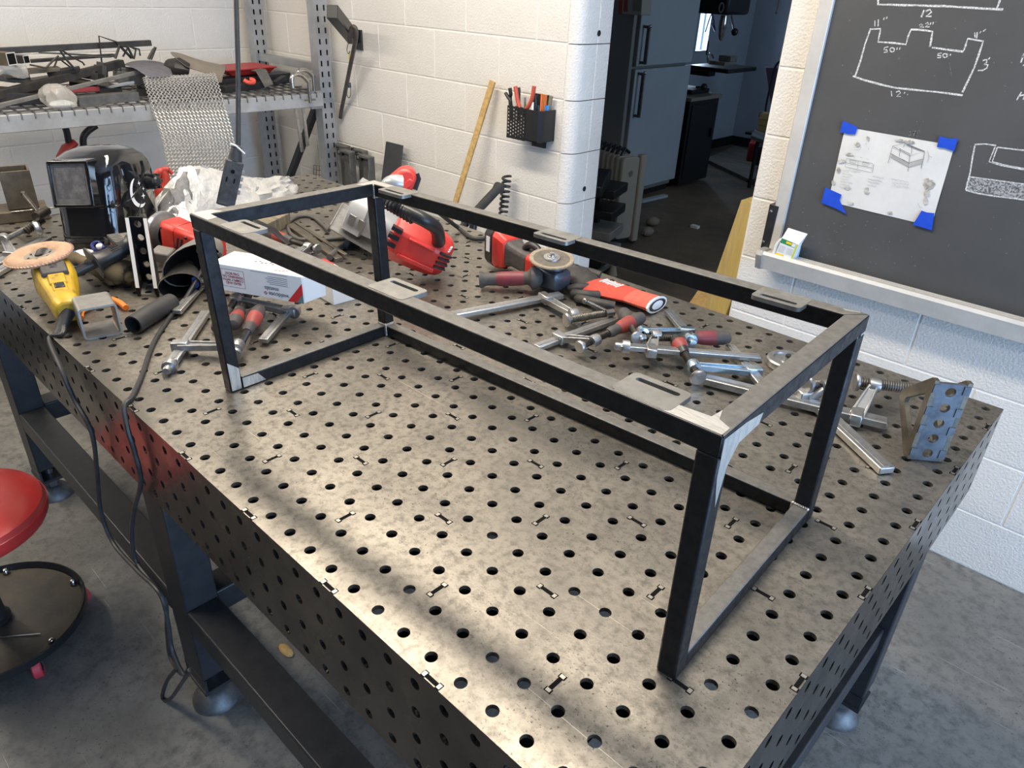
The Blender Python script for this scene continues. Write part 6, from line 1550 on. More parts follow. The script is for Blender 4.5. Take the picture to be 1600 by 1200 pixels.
b = MB(); b.lathe([(0, -0.002), (0.026, 0), (0.024, 0.012), (0.018, 0.03), (0.017, LL*0.5), (0.018, LL), (0.018, LL+0.12)], p0, dv_, 14); g_ = b.build('grip', 'rubber_black', t)
b = MB()
for i in range(12): b.lathe([(0.0175, -0.003), (0.0195, 0), (0.0175, 0.003)], p0+dv_*(0.035+i*(LL-0.04)/12), dv_, 12)
b.build('grip_rib', 'rubber_black', g_)
b = MB(); pz = p0 + dv_*(LL+0.11); b.cyl(pz, pz+dv_*0.14, 0.013, n=12); b.build('shaft', 'plastic_black', t)
b = MB(); ph = pz + dv_*0.15; b.lathe([(0, -0.06), (0.028, -0.06), (0.03, -0.05), (0.026, 0), (0.03, 0.05), (0.028, 0.06), (0, 0.06)], ph, (0.3, 0.1, -1), 14); b.build('head', 'rubber_black', t)
# thick cable falling from the bin, coiled
pts = []; p0, p1 = PY(792, 274, 1.94), PY(785, 345, 1.93)
for i in range(121):
    k = i/120; c = p0.lerp(p1, k); a = k*2*PI*9; pts.append(c + V((math.cos(a)*0.018, math.sin(a)*0.016, 0)))
pts += [p1 + V((-0.01, -.01, -0.15)), p1 + V((-0.03, -.02, -0.35))]
b = MB(); b.tube(pts, 0.0058, 6); tag(b.build('coiled_cable', 'plastic_black'), 'tightly coiled black cable hanging on the block wall beside the hammer grip', 'cable')
b = MB(); q = [PY(741, 345, 1.75), PY(738, 362, 1.74), PY(735, 380, 1.73)]; q.append(V((q[-1].x, q[-1].y, FLOOR+0.002))); b.tube(q, 0.017, 10); tag(b.build('black_pole', 'plastic_black'), 'short black pole showing under the back top rail behind the table', 'pole')

# ---------------------------------------------------------------- steel shelving at the far end
mat('galv', (0.33, 0.345, 0.36), (0.42, 0.43, 0.44), rough=0.42, metal=0.6, scale=12, detail=6)
mat('galv_dirty', (0.48, 0.49, 0.50), (0.36, 0.36, 0.355), rough=0.5, metal=0.35, scale=10, detail=8)
mat('wire_dark', (0.10, 0.095, 0.09), (0.16, 0.15, 0.14), rough=0.5, metal=0.5, scale=40)
mat('black_steel', (0.030, 0.028, 0.027), (0.06, 0.055, 0.05), rough=0.5, metal=0.4, scale=14, detail=8)
SX = -3.16
rack = thing('steel_shelving', 'grey steel pallet-style shelving with slotted uprights and a wire deck', 'shelving', (-3.45, 0.9, FLOOR))
# uprights: channel with slots in the face toward the aisle
def upright(x, y, face):
    b = MB(); w_, t_ = 0.075, 0.004
    z0, z1 = FLOOR, 1.15
    # face plate facing +x pierced by two columns of slots, as strips around the openings
    cols = [(-w_/2, -0.024), (-0.014, 0.014), (0.024, w_/2)]
    for a, c in cols: b.box2((x, y+a, z0), (x+t_, y+c, z1))
    n = int((z1-z0)/0.0508)
    for k in range(n):
        zb = z0 + k*0.0508
        for a, c in ((-0.024, -0.014), (0.014, 0.024)):
            off = 0.0 if a < 0 else 0.0254
            b.box2((x+0.0002, y+a, zb+off*0), (x+t_-0.0002, y+c, zb+0.0508-0.026))
    o = b.build('upright_face', 'galv', rack)
    b = MB(); b.box2((x-0.06, y-w_/2, z0), (x, y-w_/2+t_, z1)); b.box2((x-0.06, y+w_/2-t_, z0), (x, y+w_/2, z1)); b.build('upright_side', 'galv', rack); b = MB(); b.box2((x-0.03, y-w_/2+t_, z0), (x-0.028, y+w_/2-t_, z1)); b.build('upright_shade_back', 'slot_black', rack)
UY = 1.905
upright(SX-0.02, UY, 1); upright(-3.80, UY, 1)
upright(SX-0.02, -1.1, 1); upright(-3.80, -1.1, 1)
for z_ in (0.245, -0.45):
    b = MB(); b.box2((-3.80, UY-0.022, z_), (SX-0.082, UY+0.016, z_+0.038)); b.build('end_strut', 'galv', rack)
b = MB(); b.bar((-3.79, UY-0.03, -0.62), (SX-0.09, UY-0.03, 0.06), 0.034, 0.03); b.build('diagonal_brace', 'leg_paint', rack)
# front beam, seen ends measured on its face
tL, tR, bL, bR = PX(-40, 183.5, SX), PX(497, 146, SX), PX(-40, 213, SX), PX(497, 167, SX)
def ext(a, c, y): return a.lerp(c, (y-a.y)/(c.y-a.y))
tl, tr_, bl, br = ext(tL, tR, -1.06), ext(tL, tR, UY-0.036), ext(bL, bR, -1.06), ext(bL, bR, UY-0.036)
D5 = V((-0.05, 0, 0))
b = MB(); b.hexa([bl, br, br+D5, bl+D5, tl, tr_, tr_+D5, tl+D5]); b.build('front_beam', 'galv_dirty', rack, bevel=0.003)
zb_ = tr_.z; 
b = MB(); b.box2((-3.80, -1.06, 0.09), (-3.745, UY-0.036, 0.16)); b.build('rear_beam', 'galv_dirty', rack)
b = MB(); b.box2((SX-0.03, UY-0.10, bl.z-0.03), (SX-0.014, UY-0.036, tr_.z+0.01)); b.build('beam_bracket', 'galv', rack)
zd = lambda y: ext(tL, tR, y).z + 0.004
b = MB()
y = -1.05
while y < UY-0.05:
    b.bar((-3.80, y, 0.172), (SX-0.004, y, zd(y)), 0.006, 0.006); b.bar((SX-0.002, y, zd(y)), (SX+0.003, y, zd(y)-0.022), 0.005, 0.005); y += 0.048
for k in range(9):
    x = -3.80 + 0.62*k/8; b.bar((x, -1.05, 0.172+(zd(-1.05)-0.172)*k/8+0.004), (x, UY-0.05, 0.172+(zd(UY)-0.172)*k/8+0.004), 0.006, 0.006)
o = b.build('wire_deck', 'wire_dark', rack); o['kind'] = 'stuff'
# lower beam and deck, mostly hidden
b = MB(); b.box2((SX-0.05, -1.06, -0.62), (SX, UY-0.036, -0.54)); b.box2((-3.80, -1.06, -0.545), (SX-0.05, UY-0.04, -0.53)); b.build('lower_deck', 'galv', rack)

def sbar(name, a, c, w_, h_, mt, lab, x0=-3.4, x1=None, cat='bar', grp=None, hollow=False):
    x1 = x0 if x1 is None else x1
    p, q = PX(a[0], a[1], x0), PX(c[0], c[1], x1)
    if hollow:
        t = thing(name, lab, cat, (p+q)/2, 0, grp)
        b = MB(); b.bar(p, q, w_, h_); b.build('tube_wall', mt, t, bevel=0.001)
        d = (q-p).normalized(); b = MB(); b.bar(q - d*0.001, q + d*0.0006, w_*0.82, h_*0.82); b.build('bore', 'slot_black', t)
        b = MB(); s_ = d.cross(UP).normalized(); u_ = s_.cross(d); m = [(-1, -1), (1, -1), (1, 1), (-1, 1)]
        b.add([q + d*0.0008 + s_*x*w_/2*k + u_*y*h_/2*k for k in (1.0, 0.84) for x, y in m], [(i, (i+1) % 4, 4+(i+1) % 4, 4+i) for i in range(4)]); b.build('cut_edge', 'bright_edge', t, smooth=0)
        return t
    b = MB(); b.bar(p, q, w_, h_); return tag(b.build(name, mt, bevel=0.001), lab, cat, grp)
def ext2(a, c, k): return (a[0] + (c[0]-a[0])*k, a[1] + (c[1]-a[1])*k)
sbar('square_bar', (-60, 82.5), (235, 67), 0.026, 0.024, 'black_steel', 'long black square bar lying on top of the shelf heap', -3.50)
sbar('square_tube', (-90, 85), (18, 92), 0.05, 0.046, 'rusty_steel', 'square tube with a bright cut end at the left of the shelf, larger one', -3.45, -3.22, 'tube', None, True)
sbar('square_tube', (-60, 88), (41.5, 93), 0.032, 0.030, 'black_steel', 'square tube with a bright cut end at the left of the shelf, smaller one', -3.55, -3.30, 'tube', None, True)
sbar('square_bar', (-70, 165), (191, 98.5), 0.034, 0.030, 'black_steel', 'thick black bar lying slantwise over the front of the shelf heap', -3.24, -3.42)
sbar('round_stick', (-30, 172), (218, 112), 0.020, 0.014, 'leather_grey', 'pale grey-brown stick lying slantwise in front of the black bar on the shelf', -3.19, -3.33, 'stick')
sbar('flat_bar', (45, 95.5), (178, 86), 0.03, 0.012, 'black_steel', 'flat dark bar under the long black bar on the shelf', -3.42, -3.5)
sbar('flat_bar', (60, 82), (180, 88), 0.018, 0.006, 'dull_grey', 'thin grey flat bar crossing under the long black bar on the shelf', -3.58, -3.5)
sbar('angle_iron', (120, 158), (214, 150), 0.05, 0.038, 'dull_grey', 'grey steel bar lying along the front edge of the shelf deck', -3.24, -3.24)
sbar('angle_iron', (-40, 150), (112, 156), 0.06, 0.04, 'black_steel', 'dark bar lying on the deck behind the plastic bag', -3.30, -3.30)
sbar('flat_bar', (40, 128), (176, 106), 0.08, 0.012, 'black_steel', 'dark flat plate deep in the middle of the shelf heap', -3.45, -3.55)
sbar('flat_bar', (90, 122), (168, 133), 0.03, 0.012, 'rusty_steel', 'rusty strip in the middle of the shelf heap', -3.38, -3.38)
sbar('flat_bar', (-20, 118), (70, 132), 0.07, 0.02, 'dull_grey', 'dull grey plate at the left of the shelf heap', -3.40, -3.45)
sbar('flat_bar', (70, 142), (150, 138), 0.05, 0.02, 'print_maroon', 'dark red strip above the plastic bag on the shelf', -3.34, -3.4)
sbar('flat_bar', (-20, 140), (60, 146), 0.06, 0.03, 'rusty_steel', 'brown bar at the far left of the shelf deck', -3.36, -3.38)
# bent wire hooks
def S10(*p): return [(x/6.667, y/6.667) for x, y in p]
for i, (pts, x_, r_) in enumerate((
    (((1060, 650), (1030, 375), (1215, 437), (1240, 480)), -3.48, 0.0035), (((620, 515), (690, 620), (780, 720)), -3.32, 0.0045), (((640, 520), (760, 600), (860, 650), (880, 680)), -3.34, 0.0038),
    (((310, 675), (480, 705), (545, 640), (610, 580)), -3.36, 0.004), (((590, 635), (555, 720), (600, 745)), -3.38, 0.0035), (((150, 675), (240, 745)), -3.30, 0.004),
    (((1200, 610), (1245, 475), (1330, 490), (1390, 610)), -3.36, 0.0055), (((1280, 590), (1340, 480), (1415, 520), (1395, 615)), -3.40, 0.004), (((1300, 470), (1450, 515), (1460, 580)), -3.42, 0.004),
    (((1250, 480), (1370, 605)), -3.38, 0.006), (((1545, 615), (1600, 515), (1620, 490), (1570, 620)), -3.44, 0.006), (((640, 630), (720, 690), (760, 720)), -3.35, 0.0035), (((340, 640), (700, 600), (1150, 590), (1200, 575)), -3.46, 0.004))):
    b = MB(); b.tube([PX(u, v, x_) for u, v in S10(*pts)], r_, 6)
    lab = ('tall bent wire standing up through the long black bar', 'straight wire hook leaning left of the black bar', 'bent wire end crossing the black bar', 'wire crook left on the shelf heap', 'short wire stub under the flat bar', 'short wire beside the small square tube', 'looped wire bracket right of the black bar', 'inner looped wire bracket right of the black bar', 'long bent wire over the blue rag', 'thick diagonal wire in the looped brackets', 'pointed double wire above the blue rag', 'thin wire behind the thick slanted black bar', 'long thin wire lying across the shelf heap')[i]
    tag(b.build('bent_wire', 'black_steel'), lab, 'wire', 'bent wires on the shelf heap')
# small dark fittings in the heap
rf = random.Random(21)
for i, (u, v, sx_, sy_, sz_) in enumerate(((168, 140, .10, .09, .03), (202, 120, .12, .06, .05), (188, 133, .13, .08, .012), (140, 118, .10, .05, .03), (20, 120, .1, .08, .03), (100, 112, .12, .05, .02), (158, 112, .05, .05, .05), (225, 142, .08, .06, .04), (60, 110, .16, .06, .015), (130, 132, .09, .06, .03))):
    p = PX(u, v, -3.40 + 0.03*rf.uniform(-1, 1)); b = MB(); R_ = Euler((rf.uniform(-.2, .2), rf.uniform(-.2, .2), rf.uniform(0, 3)))
    b.box(p, (sx_, sy_, sz_), R_.to_matrix()); b.box(p + V((0.01, 0.0, sz_*0.5)), (sx_*0.6, sy_*0.5, sz_*0.6), R_.to_matrix())
    lab = ('dark ribbed fitting behind the pale stick on the shelf', 'dark steel channel piece left of the expanded mesh', 'light-edged steel angle left of the expanded mesh', 'dark clip under the slanted black bar', 'dull fitting below the larger square tube end', 'flat dark bracket under the flat bar of the heap', 'upright dark block under the end of the slanted black bar', 'brass-brown bits at the mesh\'s lower left', 'flat dark plate beneath the wire crook', 'dark lug right of the plastic bag')[i]
    tag(b.build('steel_fitting', ('black_steel', 'dull_grey', 'galv_dirty', 'black_steel', 'dull_grey', 'black_steel', 'black_steel', 'rusty_steel', 'rusty_steel', 'black_steel')[i], bevel=0.002), lab, 'fitting', 'steel scraps on the shelf')
# cloth, leather, plastic bag
mat('rag_blue', (0.115, 0.115, 0.145), (0.16, 0.15, 0.155), rough=0.9, scale=30, bump=0.6, bscale=60)
mat('leather_tan', (0.24, 0.205, 0.165), (0.19, 0.165, 0.13), rough=0.65, scale=12, bump=0.3, bscale=50)
mat('bag_clear', (0.80, 0.77, 0.70), rough=0.25, trans=0.3, alpha=0.45, bump=0.6, bscale=40)
rz = random.Random(8)
def sheet_px(name, grid, mt, lab, cat, th=0.004, sub=2, jit=0.006):     # rows of (u,v,x)
    pts = [[PX(u, v, x) for u, v, x in row] for row in grid]
    pts = [[p + V((rz.uniform(-jit, jit), rz.uniform(-jit, jit), rz.uniform(-jit, jit))) for p in r] for r in pts]
    n, m = len(pts), len(pts[0]); b = MB(); b.add([p for r in pts for p in r], [(i*m+j, i*m+j+1, (i+1)*m+j+1, (i+1)*m+j) for i in range(n-1) for j in range(m-1)])
    return tag(b.build(name, mt, solid=th, sub=sub, smooth=80), lab, cat)
sheet_px('cloth_rag', [[(190, 99, -3.5), (212, 92, -3.52), (240, 94, -3.52), (262, 99, -3.5)], [(193, 101, -3.36), (222, 101, -3.36), (246, 104, -3.36), (270, 110, -3.38)], [(210, 105, -3.28), (226, 110, -3.28), (244, 114, -3.28), (272, 116, -3.30)], [(230, 120, -3.24), (240, 122, -3.24), (255, 120, -3.24), (273, 119, -3.26)]], 'rag_blue', 'blue-grey rag draped on the shelf heap above the expanded mesh', 'rag')
sheet_px('leather_scrap', [[(264, 80, -3.50), (283, 83, -3.50), (305, 91, -3.48), (330, 99, -3.46), (354, 101, -3.46)], [(268, 84, -3.40), (288, 97, -3.40), (310, 101, -3.38), (333, 107, -3.36), (355, 108, -3.36)], [(285, 98, -3.36), (292, 107, -3.36), (312, 109, -3.34), (335, 116, -3.30), (350, 118, -3.30)], [(290, 104, -3.32), (300, 110, -3.32), (318, 110, -3.30), (338, 126, -3.26), (346, 132, -3.26)]], 'leather_tan', 'curled tan leather offcut on the shelf above the expanded mesh', 'leather')
b = MB(); b.loft(flat_loft([PX(268, 104, -3.44), PX(280, 104, -3.40), PX(296, 108, -3.38)], [0.10, 0.11, 0.10], [0.07, 0.08, 0.05])); tag(b.build('leather_roll', 'black_steel'), 'dark hollow roll under the left end of the tan leather', 'roll')
def bagp(u, v):
    c = PX(92, 155, -3.20); a = 2*PI*u; s_ = math.sin(PI*(0.08+0.88*v)); k = 1 + 0.14*math.sin(a*3+v*5) + 0.10*math.sin(a*7-v*9)
    return c + V((math.cos(a)*0.05*s_*k, math.sin(a)*0.062*s_*k + (v-0.5)*0.02, 0.052*math.cos(PI*(0.08+0.88*v))*(1.2 if v < .3 else 1)))
b = MB(); b.grid(bagp, 24, 12, closed=True); bag = b.build('plastic_bag', 'bag_clear', smooth=30); tag(bag, 'crumpled clear plastic bag with blue-white contents on the shelf edge', 'bag')
b = MB(); c = PX(96, 163, -3.20); b.ball(c, (0.036, 0.048, 0.016), 14, 8); tag(b.build('folded_cloth', 'box_white'), 'white and blue folded cloth inside the plastic bag', 'cloth')
b = MB(); c = PX(8, 120, -3.24); b.grid(lambda u, v: c + V((0.02*math.sin(7*u), -0.09 + 0.17*u, 0.03*math.sin(PI*v) + 0.04*v - 0.01*math.sin(9*u))), 10, 6); tag(b.build('plastic_film', 'bag_clear', solid=0.002), 'crumpled clear film at the left of the shelf heap', 'film')

# expanded metal sheet hanging over the shelf edge
mat('expanded', (0.62, 0.60, 0.56), (0.50, 0.48, 0.45), rough=0.36, metal=0.6, scale=60)
def em(u, v):
    top = PX(222, 121, -3.26).lerp(PX(336, 114, -3.26), u); mid = PX(236, 171, SX+0.02).lerp(PX(352, 168, SX+0.02), u)
    low = PX(262, 296, -2.86).lerp(PX(366, 292, -2.86), u)
    if v < 0.30:
        k = v/0.30; p = top.lerp(mid, k); p.z += 0.016*math.sin(PI*k); return p
    k = (v-0.30)/0.70; p = mid.lerp(low, k); p.z += 0.0; p.x += 0.05*math.sin(PI*k); return p
emt = thing('mesh_sheet', 'sheet of bright expanded metal mesh hanging over the front of the shelf', 'mesh', em(.5, 1))
b = MB(); NU, NV = 20, 31; tw_ = 0.0013
def strand(p, q, wd):
    d = (q-p); 
    if d.length < 1e-5: return
    n_ = V((1, 0.15, 0.35)).normalized(); s_ = d.normalized().cross(n_).normalized()*wd
    t_ = n_*0.0016 
    b.add([p-s_+t_, p+s_-t_, q+s_-t_, q-s_+t_], [(0, 1, 2, 3)])
for i in range(NU):
    for j in range(NV):
        u0_, u1_, v0_, v1_ = i/NU, (i+1)/NU, j/NV, (j+1)/NV; um = (u0_+u1_)/2; vm = (v0_+v1_)/2
        cnt = [em(um, v0_), em(u1_, vm), em(um, v1_), em(u0_, vm)]
        for k in range(4): strand(cnt[k], cnt[(k+1) % 4], 0.0018)
o = b.build('mesh_strands', 'expanded', emt, smooth=0, solid=0.0012); o['kind'] = 'stuff'

# red tray, black tools, bent plate, C-clamps at the right of the shelf
mat('tray_red', (0.36, 0.025, 0.02), rough=0.45)
t = thing('red_tray', 'shallow red plastic tray at the right end of the shelf', 'tray', PX(392, 117, -3.5))
q = [PX(353, 110, -3.42), PX(432, 104, -3.42)]
b = MB(); dz = V((0, 0, -.030)); dx = V((-0.22, 0, 0))
b.loft([[q[0], q[1], q[1]+dx, q[0]+dx], [q[0]+V((-.02, .04, -.032)), q[1]+V((-.02, -.03, -.032)), q[1]+dx+V((.02, -.03, -.032)), q[0]+dx+V((.02, .04, -.032))]]); b.build('tray_body', 'tray_red', t, bevel=0.003)
b = MB(); b.hexa([q[0]+V((.004, 0, -.005)), q[1]+V((.004, 0, -.005)), q[1]+dx+V((-.004, 0, -.005)), q[0]+dx+V((-.004, 0, -.005)), q[0]+V((.004, 0, .001)), q[1]+V((.004, 0, .001)), q[1]+dx+V((-.004, 0, .001)), q[0]+dx+V((-.004, 0, .001))]); b.build('tray_rim', 'tray_red', t, bevel=0.001)
sbar('black_case', (345, 131), (447, 120), 0.10, 0.05, 'leg_paint', 'long black tool case under the red tray', -3.46, -3.46, 'case')
sbar('black_bar', (346, 140), (410, 131), 0.06, 0.03, 'plastic_black', 'black tool lying in front of the black case, by the hanging cord', -3.32, -3.36, 'tool')
p = [PX(u, v, x) for u, v, x in ((400, 112, -3.36), (416, 109, -3.36), (427, 132, -3.30), (414, 137, -3.30))]; p2 = [PX(u, v, x) for u, v, x in ((402, 117, -3.34), (419, 113.5, -3.34))]
b = MB(); b.add([p[0]+V((-.05, 0, 0)), p[1]+V((-.05, 0, 0)), p[1], p[0], p[2], p[3]], [(0, 1, 2, 3), (3, 2, 4, 5)]); tag(b.build('bent_plate', 'dull_grey', solid=0.005, smooth=0), 'folded dark grey plate leaning beside the red tray', 'plate')
sbar('black_lever', (428, 131), (444, 121), 0.03, 0.02, 'leg_paint', 'short black lever right of the folded plate on the shelf', -3.34, -3.38, 'lever')
mat('safety_orange', (0.80, 0.10, 0.06), rough=0.5)
b = MB(); p = PX(388, 127, -3.30); b.tube(spline([PX(381, 125, -3.30), PX(388, 129, -3.29), PX(396, 129, -3.30), PX(396, 125, -3.31), PX(390, 124, -3.32)], 4), 0.010, 8); tag(b.build('orange_clip', 'safety_orange'), 'bright orange-red clip by the hanging cord on the shelf', 'clip')
mat('chrome', (0.55, 0.53, 0.50), rough=0.16, metal=1.0)
def cclamp(lab, pts, x_, foot):
    t = thing('c_clamp', lab, 'clamp', PX(pts[-1][0], pts[-1][1], x_), 0, 'c-clamps on the shelf beam')
    b = MB(); b.tube(spline([PX(u, v, x_) for u, v in pts], 5), 0.011, 10); b.build('c_frame', 'chrome', t)
    b = MB(); a = PX(foot[0], foot[1], x_); b.cyl(a, a + V((0, 0, -0.10)), 0.0075, n=10); b.lathe([(0, 0), (0.012, 0), (0.012, 0.008), (0, 0.008)], a, (0, 0, 1), 12); b.build('screw', 'thread_steel', t)
    b = MB(); c = a + V((0, 0, -0.085)); b.cyl(c - V((0, 0.03, 0)), c + V((0, 0.03, 0)), 0.004, n=8); b.build('sliding_bar', 'thread_steel', t)
cclamp('chrome clamp hooked over the right end of the shelf beam, left one', ((457, 137), (456, 122), (462, 116), (472, 118), (481, 127)), SX+0.03, (482, 128))
cclamp('chrome clamp hooked over the right end of the shelf beam, right one', ((466, 118), (466, 112), (474, 109), (482, 112), (489, 119)), SX-0.02, (489, 120))
for i, (u0_, v0_, u1_, v1_) in enumerate(((462, 168, 472.5, 237), (473.5, 170, 481, 228))):
    p, q = PX(u0_, v0_, SX-0.02), PX(u1_, v1_, SX-0.02); b = MB(); b.bar(p, q, 0.017, 0.008, 0, (1, 0.3, 0))
    tag(b.build('clamp_bar', 'zinc_bar'), 'bright flat bar hanging below the right end of the shelf beam, %s one' % ('left', 'right')[i], 'bar')
# bolt cutter and red things below the shelf
t = thing('bolt_cutter', 'red bolt cutter with black handles standing under the shelf behind the helmet', 'cutter', PX(110, 290, -3.3))
for pts in (((100, 196), (104, 205), (107, 220), (110, 232), (112, 250)), ((150, 196), (137, 205), (130, 216), (131, 235), (128, 250))):
    b = MB(); b.tube(spline([PX(u, v, -3.3) for u, v in pts], 5), 0.014, 10); b.build('handle', 'plastic_black', t)
b = MB(); b.loft(flat_loft([PX(118, 222, -3.3), PX(104, 232, -3.3), PX(96, 246, -3.3), PX(92, 300, -3.3)], [0.04, 0.07, 0.06, 0.05], [0.03, 0.04, 0.04, 0.03])); b.build('jaws', 'tray_red', t)
mat('strap_red', (0.36, 0.03, 0.02), rough=0.5)
t = thing('red_hook', 'red looped hook strap standing up behind the foil jacket', 'hook', P(252, 305, .0))
q = [DR(u, v, 2.66) for u, v in ((248, 300), (244, 285), (247, 272), (256, 266), (264, 266), (269, 272))]; q = [V((q[0].x, q[0].y, 0.004))] + q; n_ = len(spline(q, 6)); b = MB(); b.tube(spline(q, 6), [0.014]*(n_-15)+[0.011]*8+[0.006]*7, 10); b.build('hook', 'strap_red', t)
q = [DR(u, v, 2.66) for u, v in ((252, 300), (258, 290), (258, 276), (254, 268))]; b = MB(); b.tube(spline(q, 6), 0.014, 10); b.build('loop', 'strap_red', t)
b = MB(); b.loft(flat_loft([DR(299, 272, 2.75), DR(312, 266, 2.75), DR(326, 274, 2.75)], [0.05, 0.06, 0.03], [0.03, 0.04, 0.03])); tag(b.build('grey_clip', 'dull_grey'), 'grey clip with a red band peeping over the foil jacket', 'clip')
b = MB(); b.loft(flat_loft([DR(312, 270, 2.72), DR(324, 273, 2.72)], [0.03, 0.02], [0.02, 0.012])); tag(b.build('red_band', 'strap_red'), 'small red band on the grey clip over the foil jacket', 'band')
b = MB()
for i in range(9):
    for j in range(5):
        a = PY(490+i*4.4, 258 + i*0.6 + j*7, 1.93)
        if i < 8: b.bar(a, PY(490+(i+1)*4.4, 258+(i+1)*0.6+j*7, 1.93), 0.003, 0.003)
        if j < 4: b.bar(a, PY(490+i*4.4, 258+i*0.6+(j+1)*7, 1.93), 0.003, 0.003)
tag(b.build('mesh_scrap', 'leather_tan'), 'scrap of tan wire mesh against the block wall behind the upright', 'mesh', None, 'stuff')

# ---------------------------------------------------------------- red stool with castor base
mat('vinyl_red', (0.50, 0.035, 0.03), (0.43, 0.03, 0.027), rough=0.33, scale=14, bump=0.3, bscale=12, wob=0.004)
mat('base_dirty', (0.10, 0.085, 0.062), (0.055, 0.05, 0.042), rough=0.40, scale=12, detail=9, metal=0.3, bump=0.1, bscale=120)
mat('rim_black', (0.012, 0.012, 0.013), rough=0.35)
mat('castor_red', (0.50, 0.04, 0.06), rough=0.45)
sx0, sy0 = -1.600, -0.285
st = thing('work_stool', 'red round work stool with a dusty round castor base, left of the table', 'stool', (sx0, sy0, FLOOR))
b = MB(); b.lathe([(0, 0.0), (0.10, -0.001), (0.16, -0.005), (0.178, -0.014), (0.182, -0.024), (0.184, -0.030), (0.184, -0.052), (0.178, -0.064), (0.165, -0.070), (0, -0.070)], (sx0+0.03, sy0+0.012, -0.450), (0, 0, 1), 48); se = b.build('seat', 'vinyl_red', st)
b = MB(); b.lathe([(0.1825, -0.0015), (0.1855, 0.0), (0.1825, 0.0015)], (sx0+0.03, sy0+0.012, -0.478), (0, 0, 1), 48); b.build('piping', 'vinyl_red', se)
b = MB(); b.cyl((sx0+0.02, sy0+0.008, -0.52), (sx0, sy0, -0.70), 0.016, n=16); b.build('piston', 'chrome', st)
b = MB(); b.lathe([(0.030, 0.0), (0.040, 0.004), (0.042, 0.012), (0.034, 0.016), (0.032, 0.03), (0.028, 0.20), (0.026, 0.24), (0, 0.24)], (sx0, sy0, -0.840), (0, 0, 1), 22); b.build('column', 'plastic_black', st)
b = MB(); R3 = 0.217
b.lathe([(0, 0.008), (0.10, 0.006), (R3-0.012, 0.0)], (sx0, sy0, -0.848), (0, 0, 1), 56); b.build('tray_floor', 'base_dirty', st)
b = MB(); b.lathe([(R3-0.012, -0.001), (R3-0.008, 0.012), (R3-0.004, 0.018), (R3, 0.016), (R3, -0.005), (R3-0.01, -0.007), (0, -0.006)], (sx0, sy0, -0.848), (0, 0, 1), 56); b.build('rim', 'rim_black', st)
for i in range(5):
    a = math.radians((25, 92, 157, 229, 301)[i]); dx_, dy_ = math.cos(a), math.sin(a); bx0, by0 = sx0 + dx_*0.196, sy0 + dy_*0.196
    c = MB(); c.lathe([(0, 0.014), (0.005, 0.013), (0.0085, 0.008), (0.009, 0.0)], (bx0, by0, -0.845), (0, 0, 1), 12); c.build('acorn_nut', 'chrome', st)
    ta = math.radians(-15 + 50*i)
    wx, wy = bx0 + math.cos(ta)*0.004, by0 + math.sin(ta)*0.004 + (-0.046 if i == 0 else 0); ax_ = V((math.cos(ta+PI/2)*-1, math.sin(ta+PI/2)*-1, 0))
    c = MB(); wc = V((wx, wy, FLOOR+0.0335)); c.lathe([(0.019, -0.010), (0.0295, -0.011), (0.033, -0.008), (0.033, 0.008), (0.0295, 0.011), (0.019, 0.010)], wc, ax_, 26); wh = c.build('wheel', 'castor_red', st)
    c = MB(); c.cyl(wc - ax_*0.0105, wc + ax_*0.0105, 0.019, n=20); c.build('hub', 'rim_black', wh)
    c = MB()
    for s_ in (-1, 1):
        o_ = wc + ax_*s_*0.013; tn = V((ax_.y, -ax_.x, 0))
        c.loft([[o_ + tn*x + UP*z for x, z in ((-0.007, -0.006), (0.007, -0.006), (0.016, 0.020), (-0.016, 0.020))], [o_ + ax_*s_*0.002 + tn*x + UP*z for x, z in ((-0.007, -0.006), (0.007, -0.006), (0.016, 0.020), (-0.016, 0.020))]])
    c.cyl(wc + UP*0.020, wc + UP*0.0245, 0.020, n=16); c.build('castor_fork', 'bolt_zinc', st)
b = MB(); b.bar((sx0+0.035, sy0-0.055, -0.8395), (sx0+0.13, sy0+0.07, -0.8405), 0.003, 0.002); b.build('wire_scrap', 'cast_zinc', st)
# scraps on the floor
b = MB(); p = P(447, 1016, FLOOR+0.004); b.ball(p, (0.03, 0.014, 0.006), 10, 6); tag(b.build('leaf_scrap', 'osb'), 'small tan wood chip on the floor under the table', 'chip')

# ---------------------------------------------------------------- back room seen through the doorway
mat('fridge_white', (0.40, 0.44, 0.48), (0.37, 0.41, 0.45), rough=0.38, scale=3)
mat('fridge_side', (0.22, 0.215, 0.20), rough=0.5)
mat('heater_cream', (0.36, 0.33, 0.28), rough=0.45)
mat('machine_black', (0.010, 0.011, 0.013), rough=0.4)
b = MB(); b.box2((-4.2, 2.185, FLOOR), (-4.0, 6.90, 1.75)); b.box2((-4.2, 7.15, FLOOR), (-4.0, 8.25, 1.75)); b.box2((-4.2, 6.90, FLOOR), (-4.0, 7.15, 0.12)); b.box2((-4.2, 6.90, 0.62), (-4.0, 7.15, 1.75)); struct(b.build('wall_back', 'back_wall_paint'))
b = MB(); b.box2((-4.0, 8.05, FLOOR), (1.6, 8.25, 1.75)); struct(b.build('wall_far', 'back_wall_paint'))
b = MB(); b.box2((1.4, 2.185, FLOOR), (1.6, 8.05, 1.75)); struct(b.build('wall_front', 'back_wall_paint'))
b = MB(); b.box2((-4.0, 8.03, FLOOR), (1.4, 8.05, FLOOR+0.10)); struct(b.build('baseboard_far', 'machine_black'))
b = MB(); b.box2((-4.0, 6.2, FLOOR), (-3.985, 8.03, FLOOR+0.10)); struct(b.build('baseboard_back', 'machine_black'))
